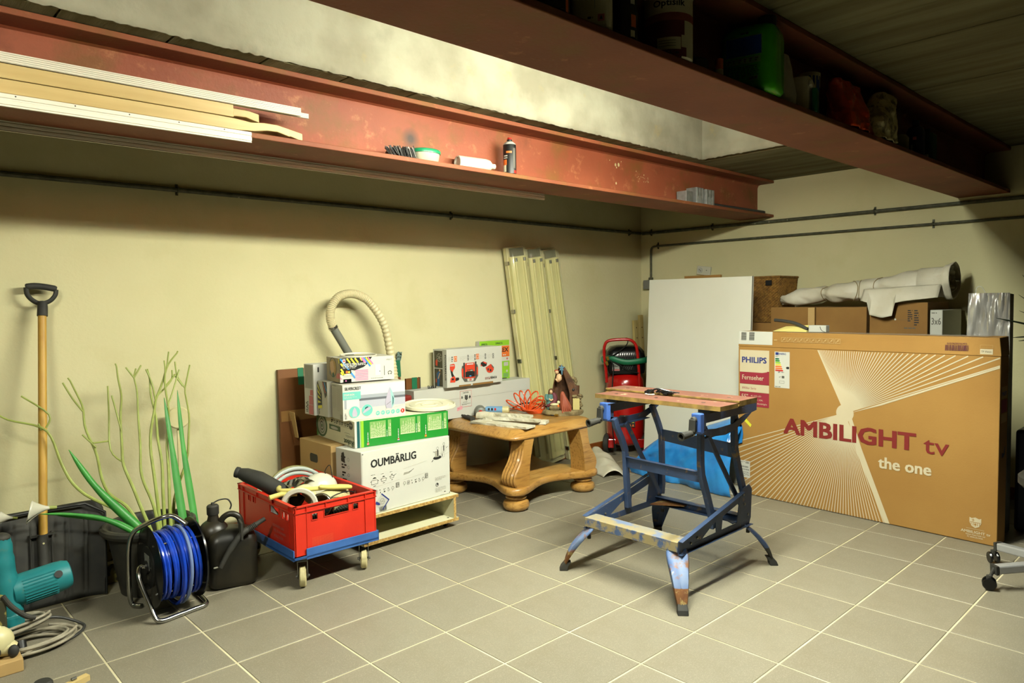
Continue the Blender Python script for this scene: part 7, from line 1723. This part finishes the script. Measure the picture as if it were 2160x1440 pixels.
yc = thing('yucca', 'dark spiky yucca plant reaching in from the right edge', 'plant', (2.32,-2.16,0.546))
MB('pot').lathe([(0.07,0.5465),(0.095,0.68),(0.085,0.68),(0.0,0.665)], 26, (2.38,-2.14,0)).build('pot', yc)
MB('figbrown').tube([(2.38,-2.14,0.66),(2.37,-2.13,0.82),(2.36,-2.12,0.98)], [0.022,0.019,0.018], 10).build('trunk', yc)
R = random.Random(11)
ends = [(2.08,-1.815,1.135),(2.2,-1.865,1.030),(2.2,-1.885,1.255),(2.25,-1.88,1.17),(2.3,-1.88,1.36),(2.15,-1.90,1.015),(2.5,-2.2,1.4),(2.3,-2.3,1.3),(2.5,-2.0,1.2),(2.2,-2.2,1.2),(2.45,-2.35,1.1)]
for e in ends:
    b = Vector((2.36,-2.12,0.97)); e = Vector(e); mid = b.lerp(e, 0.5)+Vector((0,0,0.03)); pts = cat([b,mid,e],6); n = len(pts)
    MB('yuccaleaf').tube(pts, [0.010*(1-(i/(n-1))**2)+0.0012 for i in range(n)], 6, flat=0.35).build('leaf', yc)
# ------------------------------------------------------------------ things on the rear beam
BZ = 1.8932
def profile_strip(x0, x1, y0, z0, z1, label, grooves=4, th=0.008, mat='fluted', name='moulding', holes=False):
    t = thing(name, label, 'moulding', ((x0+x1)/2, y0, z0)); n = grooves; pts = [(y0+th, z0), (y0+th, z1)]
    st = (z1-z0)/n
    for i in range(n):
        a = z1-i*st; pts += [(y0, a), (y0, a-st*0.62), (y0+th*0.4, a-st*0.72), (y0+th*0.4, a-st*0.90)]
    pts.append((y0, z0))
    MB(mat).prism(pts, x0, x1, 'x').build('strip', t)
    if holes:
        m = MB('ink'); x = x1-0.10
        while x > x0: m.lathe([(0.0022,0),(0.0022,0.0006)], 8, (x,y0-0.0006,z1-0.005), (0,1,0)); x -= 0.155
        m.build('screw_holes', t, stuff=True)
    return t
def slat(x1, y0, y1, z0, z1, label, shape):
    t = thing('timber_board', label, 'wood', (-3, (y0+y1)/2, z0)); h = z1-z0
    if shape == 'square': P1 = [(-5.4,z0),(x1,z0),(x1,z1),(-5.4,z1)]
    else:
        bot = [(-5.4,z0),(x1-0.20,z0),(x1-0.14,z0+h*0.12),(x1-0.09,z0+h*0.34),(x1-0.05,z0+h*0.38),(x1,z0+h*0.10)]
        topp = [(x1,z1-h*0.22),(x1-0.05,z1-h*0.02),(x1-0.10,z1-h*0.02),(x1-0.15,z1-h*0.16),(x1-0.21,z1-h*0.04),(x1-0.28,z1),(-5.4,z1)]
        P1 = bot+topp
    MB('blond').prism(P1, y0, y1, 'y', smooth=False).build('slat', t, bevel=0.0015, bseg=1); return t
G1 = 'pale boards lying on the rear beam'
for a in (
 slat(-1.003,-0.190,-0.153,1.8935,1.935,'lower front pale board with a wavy end on the rear beam','wave'),
 slat(-0.930,-0.149,-0.112,1.8935,1.937,'lower rear pale board with a wavy end, longest of the four boards','wave'),
 slat(-1.218,-0.190,-0.153,1.9375,1.981,'upper front pale board with a square cut end on the rear beam','square'),
 slat(-1.105,-0.149,-0.112,1.9375,1.983,'upper rear pale board with a wavy end just under the fluted mouldings','wave')): a['group'] = G1
profile_strip(-5.4,-0.955,-0.192,1.9835,2.014,'upper front white fluted moulding lying on the pale boards',5)
profile_strip(-5.4,-0.915,-0.176,1.9835,2.002,'rear white fluted moulding reaching slightly further right than the front one',4)
profile_strip(-5.4,-1.158,-0.2005,1.852,1.890,'white moulding with small screw holes along the lower edge of the boards',2,holes=True)
profile_strip(-5.4,0.690,0.0915,1.840,1.880,'very long thin white moulding along the far underside of the rear beam',3)
# brush
t = thing('wire_brush', 'fan shaped dark bristle brush lying on the rear beam', 'brush', (-0.45,-0.13,BZ))
R = random.Random(2); m = MB('darkgrey')
for k in range(150):
    u = R.random(); x = -0.535+0.14*u; y = -0.145+R.uniform(-0.02,0.02); a = R.uniform(-0.2,0.2)+0.5-u*0.3; L2 = 0.030+0.018*u+R.uniform(-.006,.006)
    z0 = BZ+0.002+R.uniform(0,0.018); m.use('darkgrey' if R.random() < 0.62 else ('black' if R.random() < 0.6 else 'palegrey')); m.bar((x+0.012,y,z0),(x-math.sin(a)*0.02,y-0.004,z0+L2*0.8), 0.0030, 0.0030)
m.build('bristles', t, stuff=True); MB('black').bx(-0.52,-0.40,-0.130,-0.105,BZ,BZ+0.030).build('back', t, bevel=0.006)
# food container
t = thing('food_container', 'oval translucent food container with a green lid on the rear beam', 'container', (-0.31,-0.135,BZ))
def oval(rx, ry, z, n=28): return [(-0.315+rx*math.cos(2*PI*k/n)*(1 if True else 0), -0.128+ry*math.sin(2*PI*k/n), z) for k in range(n)]
m = MB('frosted'); loft(m, [oval(0.056,0.038,BZ+0.0005),oval(0.064,0.046,BZ+0.010),oval(0.070,0.052,BZ+0.042)]); m.build('tub', t, ang=50)
m = MB('lidgreen'); loft(m, [oval(0.074,0.056,BZ+0.040),oval(0.075,0.057,BZ+0.052),oval(0.070,0.052,BZ+0.057)]); m.build('lid', t, ang=50)
# white bottle lying
t = thing('white_bottle', 'plain white plastic bottle lying on its side on the rear beam', 'bottle', (0.0,-0.12,BZ))
MB('whiteplastic').lathe([(0.0,0.010),(0.020,0.009),(0.024,0.001),(0.030,0.002),(0.0315,0.008),(0.0315,0.165),(0.028,0.185),(0.018,0.198),(0.013,0.204),(0.013,0.222),(0.0,0.223)], 30, (-0.118,-0.110,BZ+0.032), (1,-0.10,0)).build('bottle_body', t)
# spray can
def spraycan(x, y, z, r, h, nm, label, body, nozzle=True):
    t = thing(nm, label, 'can', (x,y,z)); MB(body).lathe([(r*0.9,0),(r,0.004),(r,h*0.80),(r*0.96,h*0.815)], 30, (x,y,z+0.0003)).build('body', t)
    MB('palegrey').lathe([(r*0.98,h*0.812),(r*0.9,h*0.845),(r*0.52,h*0.90),(r*0.45,h*0.905)], 28, (x,y,z)).build('shoulder', t)
    if nozzle: MB('black').lathe([(r*0.42,h*0.90),(r*0.42,h*0.945),(r*0.22,h*0.95),(r*0.20,h),(0,h)], 16, (x,y,z)).build('nozzle', t)
    return t
def wrap(t, x, y, r, a0, a1, z0, z1, mat, k=1):
    """curved label patch between two bearings"""
    m = MB(mat); n = max(2, int((a1-a0)/0.15)); vs = []
    for i in range(n+1):
        a = a0+(a1-a0)*i/n; rr = r+0.0004*k; vs += [(x+rr*math.cos(a), y+rr*math.sin(a), z0), (x+rr*math.cos(a), y+rr*math.sin(a), z1)]
    m.add(vs, [(2*i,2*i+2,2*i+3,2*i+1) for i in range(n)], True); return m.build('label_patch', t)
t = spraycan(0.195,-0.145,BZ,0.0330,0.183,'spray_can','black and orange spray can standing upright on the rear beam','black')
vA = math.atan2(-2.78+0.145, -2.28-0.195)   # bearing of the viewer
MB('red').lathe([(0.012,0.176),(0.010,0.185),(0.0,0.186)], 12, (0.195,-0.145,BZ)).build('nozzle_tip', t)
wrap(t,0.195,-0.145,0.033,vA-0.55-PI*0,vA+0.35,BZ+0.104,BZ+0.114,'orange',1); wrap(t,0.195,-0.145,0.033,vA-1.0,vA-0.35,BZ+0.088,BZ+0.094,'paper',1); wrap(t,0.195,-0.145,0.033,vA-1.1,vA-0.35,BZ+0.078,BZ+0.083,'paper',1)
wrap(t,0.195,-0.145,0.033,vA-1.2,vA-0.45,BZ+0.045,BZ+0.072,'orange',1); wrap(t,0.195,-0.145,0.033,vA-1.2,vA-0.55,BZ+0.012,BZ+0.045,'cream2',2); wrap(t,0.195,-0.145,0.033,vA+0.55,vA+1.0,BZ+0.030,BZ+0.130,'ink2',1); wrap(t,0.195,-0.145,0.033,vA+0.7,vA+1.2,BZ+0.006,BZ+0.020,'red',1)
# aluminium blocks and rod
for i, (x0, x1, y0, y1, h, lb) in enumerate(((1.775,1.850,-0.150,-0.075,0.078,'small square aluminium block, left of the taller ones on the rear beam'),(1.895,1.985,-0.150,-0.070,0.112,'tall ridged aluminium block in the middle of the three blocks'),(1.990,2.095,-0.165,-0.090,0.106,'wide ribbed aluminium block, rightmost of the three blocks'))):
    t = thing('metal_block', lb, 'block', ((x0+x1)/2,(y0+y1)/2,BZ)); MB('alu').bx(x0,x1,y0,y1,BZ+0.0003,BZ+h).build('block', t, bevel=0.002)
    if i:
        m = MB('alu'); 
        for k in range(5): m.bx(x0+0.008+k*(x1-x0-0.012)/5, x0+0.008+k*(x1-x0-0.012)/5+0.008, y0-0.003, y0, BZ+0.003, BZ+h*(0.5 if k % 2 else 0.96))
        m.build('ridges', t, stuff=True)
t = thing('metal_rod', 'dull grey metal rod lying on the right end of the rear beam', 'rod', (2.48,-0.14,BZ)); MB('darkgrey').tube([(2.11,-0.135,BZ+0.0135),(2.82,-0.150,BZ+0.0135)], 0.013, 14).build('rod', t)
# dark soot stain and paint spots on the web
F = Face((-3.0,-0.0515-0.0045,1.96),(1,0,0),(0,0,1),lift=0.0003)
R = random.Random(6)
for (x, z, r) in ((1.155,2.075,0.010),(1.185,2.078,0.012),(1.165,2.060,0.006),(1.10,2.095,0.004),(1.21,2.100,0.004),(1.16,1.965,0.008),(1.44,2.045,0.005),(1.36,2.06,0.004)):
    F.circ(3.0+x, z-1.96, r*0.8, 'cream', 1, 9, r)
for k in range(16): F.circ(3.0+1.37+R.uniform(0,0.14), 0.03+R.uniform(0,0.05), 0.0028, 'cream', 1, 6)
F.build('paint_spots', B1, stuff=True)

# ------------------------------------------------------------------ pots and cans on the front beam
FZ = 1.8932
t = thing('white_jar', 'white and yellow jar at the far left on the front beam', 'jar', (-1.20,-1.645,FZ)); MB('cream').lathe([(0.030,0),(0.030,0.07),(0.026,0.075)], 20, (-1.185,-1.645,FZ+0.0003)).build('body', t); MB('yellow').lathe([(0.0305,0.0),(0.0305,0.03)], 20, (-1.185,-1.645,FZ+0.001), cap=False).build('label_band', t)
t = spraycan(-1.085,-1.645,FZ,0.0460,0.20,'paint_can','dark can with a grey printed label, second from the left on the front beam','black'); va = math.atan2(-2.78+1.645,-2.28+1.085)
for k in range(6): wrap(t,-1.085,-1.645,0.046,va-0.3,va+0.8,FZ+0.030+k*0.014,FZ+0.036+k*0.014,'ink2',1)
wrap(t,-1.085,-1.645,0.046,va+0.9,va+1.15,FZ+0.0,FZ+0.06,'orange',1)
t = thing('thinner_can', 'cream oblong solvent can with a small red flame symbol on the front beam', 'can', (-0.93,-1.64,FZ), math.radians(-55))
local(MB('cream2'), t).bx(-0.048,0.048,-0.03,0.03,0.0005,0.21).build('body', t, bevel=0.012, bseg=3)
X = XF[t.name]; R3 = X.to_3x3(); F = Face(X @ Vector((-0.048,-0.0306,0)), R3 @ Vector((1,0,0)), (0,0,1)); F.rect(0.064,0.020,0.080,0.036,'softred',1); F.poly([(0.068,0.024),(0.076,0.024),(0.072,0.033)],'ink',2); F.micro(0.040,0.026,0.060,0.032,'ink',1,0.8,3,1); F.rect(0.056,0.05,0.058,0.2,'palegrey',1); F.build('printed_label', t, stuff=True)
t = spraycan(-0.825,-1.655,FZ,0.0330,0.21,'spray_can','black spray can with an orange stripe beside the paint bucket on the front beam','black'); va = math.atan2(-2.78+1.655,-2.28+0.825)
wrap(t,-0.825,-1.655,0.033,va+0.1,va+1.1,FZ+0.118,FZ+0.126,'orange',1); wrap(t,-0.825,-1.655,0.033,va+0.5,va+0.9,FZ+0.085,FZ+0.100,'paper',1); wrap(t,-0.825,-1.655,0.033,va+0.55,va+1.05,FZ+0.030,FZ+0.060,'orange',1); wrap(t,-0.825,-1.655,0.033,va+0.5,va+0.9,FZ+0.006,FZ+0.022,'cream2',1)
bk2 = thing('paint_bucket', 'cream and wine red paint bucket lettered Optisilk on the front beam', 'bucket', (-0.60,-1.632,FZ)); bx_, by_, br = -0.60, -1.632, 0.0655
MB('cream2').lathe([(br*0.95,0.0),(br,0.004),(br,0.168),(br*1.03,0.170),(br*1.03,0.176),(br*0.97,0.178),(0.0,0.176)], 44, (bx_,by_,FZ+0.0003)).build('body', bk2)
va = math.atan2(-2.78-by_,-2.28-bx_)
wrap(bk2,bx_,by_,br,va-1.5,va+1.5,FZ+0.098,FZ+0.118,'robe',1); wrap(bk2,bx_,by_,br,va-1.5,va+0.55,FZ+0.0,FZ+0.098,'maroon2',1); wrap(bk2,bx_,by_,br,va+0.55,va+0.8,FZ+0.004,FZ+0.028,'maroon2',1); wrap(bk2,bx_,by_,br,va+0.55,va+0.70,FZ+0.060,FZ+0.098,'maroon2',1); wrap(bk2,bx_,by_,br,va-0.45,va+0.52,FZ+0.022,FZ+0.054,'cream2',2)
def wraptext(txt, t, x, y, r, amid, z, h, wid, mat, bold=1):
    vs, fs, x0, x1 = glyph(txt, bold); m = MB(mat); sc = wid/(x1-x0); P1 = []
    for (a, b) in vs:
        an = amid+((a-x0)*sc-wid/2)/r; P1.append((x+(r+0.0008)*math.cos(an), y+(r+0.0008)*math.sin(an), z+b*h/0.7))
    m.add(P1, fs, True); return m.build('lettering', t)
wraptext('Optisilk', bk2, bx_, by_, br, va+0.05, FZ+0.136, 0.017, 0.088, 'ink')
wraptext('2,5L e', bk2, bx_, by_, br, va+0.05, FZ+0.010, 0.008, 0.05, 'ink')
for k in range(3): wrap(bk2,bx_,by_,br,va-0.40,va+0.3,FZ+0.030+k*0.007,FZ+0.032+k*0.007,'ink3',3)
t = thing('dark_pot', 'small dark pot in the shadow beside the paint bucket on the front beam', 'pot', (-0.44,-1.61,FZ)); MB('black').lathe([(0.036,0),(0.040,0.002),(0.040,0.045),(0.036,0.050),(0,0.050)], 24, (-0.445,-1.615,FZ+0.0003)).build('body', t)
t = thing('glue_stick', 'small orange and white tube between dark pot and green canister', 'tube', (-0.37,-1.65,FZ)); MB('orange').lathe([(0.012,0.03),(0.012,0.06),(0.0,0.06)], 14, (-0.375,-1.655,FZ)).build('cap', t); MB('cream2').lathe([(0.012,0.0003),(0.012,0.03)], 14, (-0.375,-1.655,FZ)).build('body', t)
# green canister, bright translucent plastic
gc = thing('green_canister', 'bright green translucent canister with a blue label on the front beam edge', 'canister', (-0.212,-1.562,FZ+0.0003), math.radians(-76))
def gl(mb): mb.T = XF[gc.name].copy(); return mb
def rs2(x0, x1, y0, y1, z, r, n=6):
    out = []
    for (cx_, cy_, a0) in ((x1-r,y1-r,0),(x0+r,y1-r,PI/2),(x0+r,y0+r,PI),(x1-r,y0+r,1.5*PI)):
        for k in range(n): a = a0+PI/2*k/(n-1); out.append((cx_+r*math.cos(a), cy_+r*math.sin(a), z))
    return out
W1, D1 = 0.170, 0.140
m = gl(MB('jerrygreen')); loft(m, [rs2(0.012,W1-0.012,0.012,D1-0.012,0.0,0.02),rs2(0.002,W1-0.002,0.002,D1-0.002,0.010,0.024),rs2(0,W1,0,D1,0.025,0.024),rs2(0,W1,0,D1,0.180,0.024),rs2(0.004,W1-0.004,0.004,D1-0.004,0.198,0.026),rs2(0.018,W1-0.018,0.018,D1-0.018,0.212,0.03),rs2(0.03,W1-0.03,0.03,D1-0.03,0.216,0.03)]); m.build('canister_body', gc, ang=50)
m = gl(MB('jerrygreen')); m.lathe([(0.026,0.190),(0.022,0.216),(0.022,0.222)], 20, (W1-0.035,0.045,0)); m.build('neck', gc)
m = gl(MB('black')); m.lathe([(0.0265,0.208),(0.027,0.212),(0.027,0.232),(0.022,0.235),(0,0.235)], 24, (W1-0.035,0.045,0)); m.build('cap', gc)
X = XF[gc.name]; R3 = X.to_3x3(); F = Face(X @ Vector((0,-0.0008,0)), R3 @ Vector((1,0,0)), (0,0,1))
F.rect(0.020,0.115,0.128,0.172,'bluelabel',1); F.frame(0.018,0.113,0.130,0.174,0.002,'palegreen',2); F.rect(0.018,0.090,0.126,0.110,'palegreen',2)
for i in range(6): F.micro(0.024+i*0.017,0.094,0.034+i*0.017,0.106,'ink2',2,0.7,i,3)
F.micro(0.020,0.045,0.120,0.084,'darkgreen',7,0.3,9,2); F.rect(0.092,0.038,0.118,0.050,'palegreen',2); F.bars(0.095,0.040,0.116,0.048,'ink',8,4,3); F.micro(0.065,0.180,0.105,0.186,'darkgreen',1,0.8,5,2)
F.build('printed_label', gc, stuff=True)
# paper bag behind, white tub, cup, bags, bottles
def crumple(nm, label, cat_, cx_, cy_, hx, hy, z0, h, mat, seed, amp=0.012, topx=0.0, rot=0.0, topsq=0.4):
    t = thing(nm, label, cat_, (cx_,cy_,z0)); m = MB(mat)
    def fn(u, v):
        a = 2*PI*u; sq_ = 1/max(abs(math.cos(a)), abs(math.sin(a)))*0.55+0.45*1.0; tv = v; hy_ = hy*(1-(1-topsq)*tv**1.5)
        x = hx*math.cos(a)*sq_*(1-0.1*tv); y = hy_*math.sin(a)*sq_
        p_ = Vector((cx_+x*math.cos(rot)-y*math.sin(rot)+topx*tv*tv, cy_+x*math.sin(rot)+y*math.cos(rot), z0+0.0005+h*tv)); n_ = noise.noise(p_*16+Vector((seed,0,0)))*amp+noise.noise(p_*40+Vector((seed,3,0)))*amp*0.4
        return (p_.x+n_, min(max(p_.y+n_, -1.73), -1.562), max(z0+0.0005, p_.z+n_*(0.4 if tv > 0.1 else 0)))
    m.grid(fn, 48, 22); return t, m
t, m = crumple('powder_bag', 'cream paper bag with blue print standing behind the green canister', 'bag', 0.045,-1.625,0.050,0.055,FZ,0.175,'paper',3); m.build('bag_body', t, solid=0.001)
t = thing('white_tub', 'white rounded plastic tub lying tilted beside the green canister', 'tub', (0.13,-1.575,FZ+0.0003), math.radians(-72)); m = local(MB('tubwhite'), t); loft(m, [rs2(0.008,0.102,0.006,0.10,0.0,0.02),rs2(0,0.110,0,0.11,0.012,0.022),rs2(0,0.112,0,0.11,0.105,0.022),rs2(0.006,0.112,0.004,0.11,0.120,0.022),rs2(0.02,0.10,0.02,0.10,0.125,0.02)]); m.build('tub_body', t, ang=50)
local(MB('tubwhite'), t).bx(0.110,0.122,0.0,0.11,0.085,0.105).build('rim', t, bevel=0.003)
local(MB('green'), t).bx(0.118,0.135,0.02,0.09,0.0,0.08).build('green_pack', t, bevel=0.002)
t = thing('drip_cup', 'blue and white paint cup with drips standing behind the white tub', 'cup', (0.33,-1.60,FZ)); m = MB('bluelabel'); m.lathe([(0.032,0.0003),(0.038,0.165)], 28, (0.33,-1.605,FZ)); m.build('body', t); MB('cream2').lathe([(0.0395,0.160),(0.0400,0.172),(0.036,0.174)], 28, (0.33,-1.605,FZ)).build('rim', t)
for k in range(5): wrap(t,0.33,-1.605,0.0385,-2.9+k*0.36,-2.9+k*0.36+0.17,FZ+0.165-0.02-0.05*((k*7) % 3)/2,FZ+0.166,'cream2',1)
t, m = crumple('orange_bag', 'crumpled orange and dark plastic bag on the front beam', 'bag', 0.62,-1.635,0.125,0.060,FZ,0.180,'orangebag',7,0.026,-0.05); m.build('bag_body', t, solid=0.001)
F = Face((0.56,-1.735,FZ+0.03),(1,-0.02,0),(0,0,1)); 
t, m = crumple('seed_bag', 'cream printed paper bag folded over at the top, right of the orange bag', 'bag', 0.875,-1.645,0.105,0.060,FZ,0.205,'newsprint',12,0.022,0.10); m.build('bag_body', t, solid=0.001)
t = thing('olive_jar', 'dark olive jar in the shadow right of the printed paper bag', 'jar', (1.16,-1.64,FZ)); MB('olivehose').lathe([(0.042,0.0003),(0.044,0.004),(0.044,0.055),(0.036,0.066),(0.0,0.066)], 26, (1.14,-1.64,FZ)).build('body', t)
t = thing('navy_bottle', 'dark navy blue bottle standing in the shadow near the right end of the front beam', 'bottle', (1.36,-1.65,FZ)); MB('navy').lathe([(0.036,0.0003),(0.038,0.004),(0.038,0.11),(0.030,0.13),(0.014,0.14),(0.014,0.165),(0.0,0.166)], 26, (1.34,-1.65,FZ)).build('body', t); va = math.atan2(-2.78+1.65,-2.28-1.34); wrap(t,1.34,-1.65,0.038,va-0.3,va+0.1,FZ+0.07,FZ+0.085,'softred',1); wrap(t,1.34,-1.65,0.038,va-0.5,va-0.3,FZ+0.01,FZ+0.05,'palegrey',1)
t = thing('green_bottle', 'dark green square bottle, last on the right end of the front beam', 'bottle', (1.52,-1.63,FZ)); MB('darkgreen').bx(1.49,1.57,-1.675,-1.60,FZ+0.0003,FZ+0.135).build('body', t, bevel=0.012, bseg=3); MB('darkgreen').lathe([(0.015,0.13),(0.015,0.155),(0,0.155)], 14, (1.53,-1.638,FZ)).build('cap', t); MB('cream').bx(1.484,1.489,-1.66,-1.63,FZ+0.005,FZ+0.03).build('label', t)
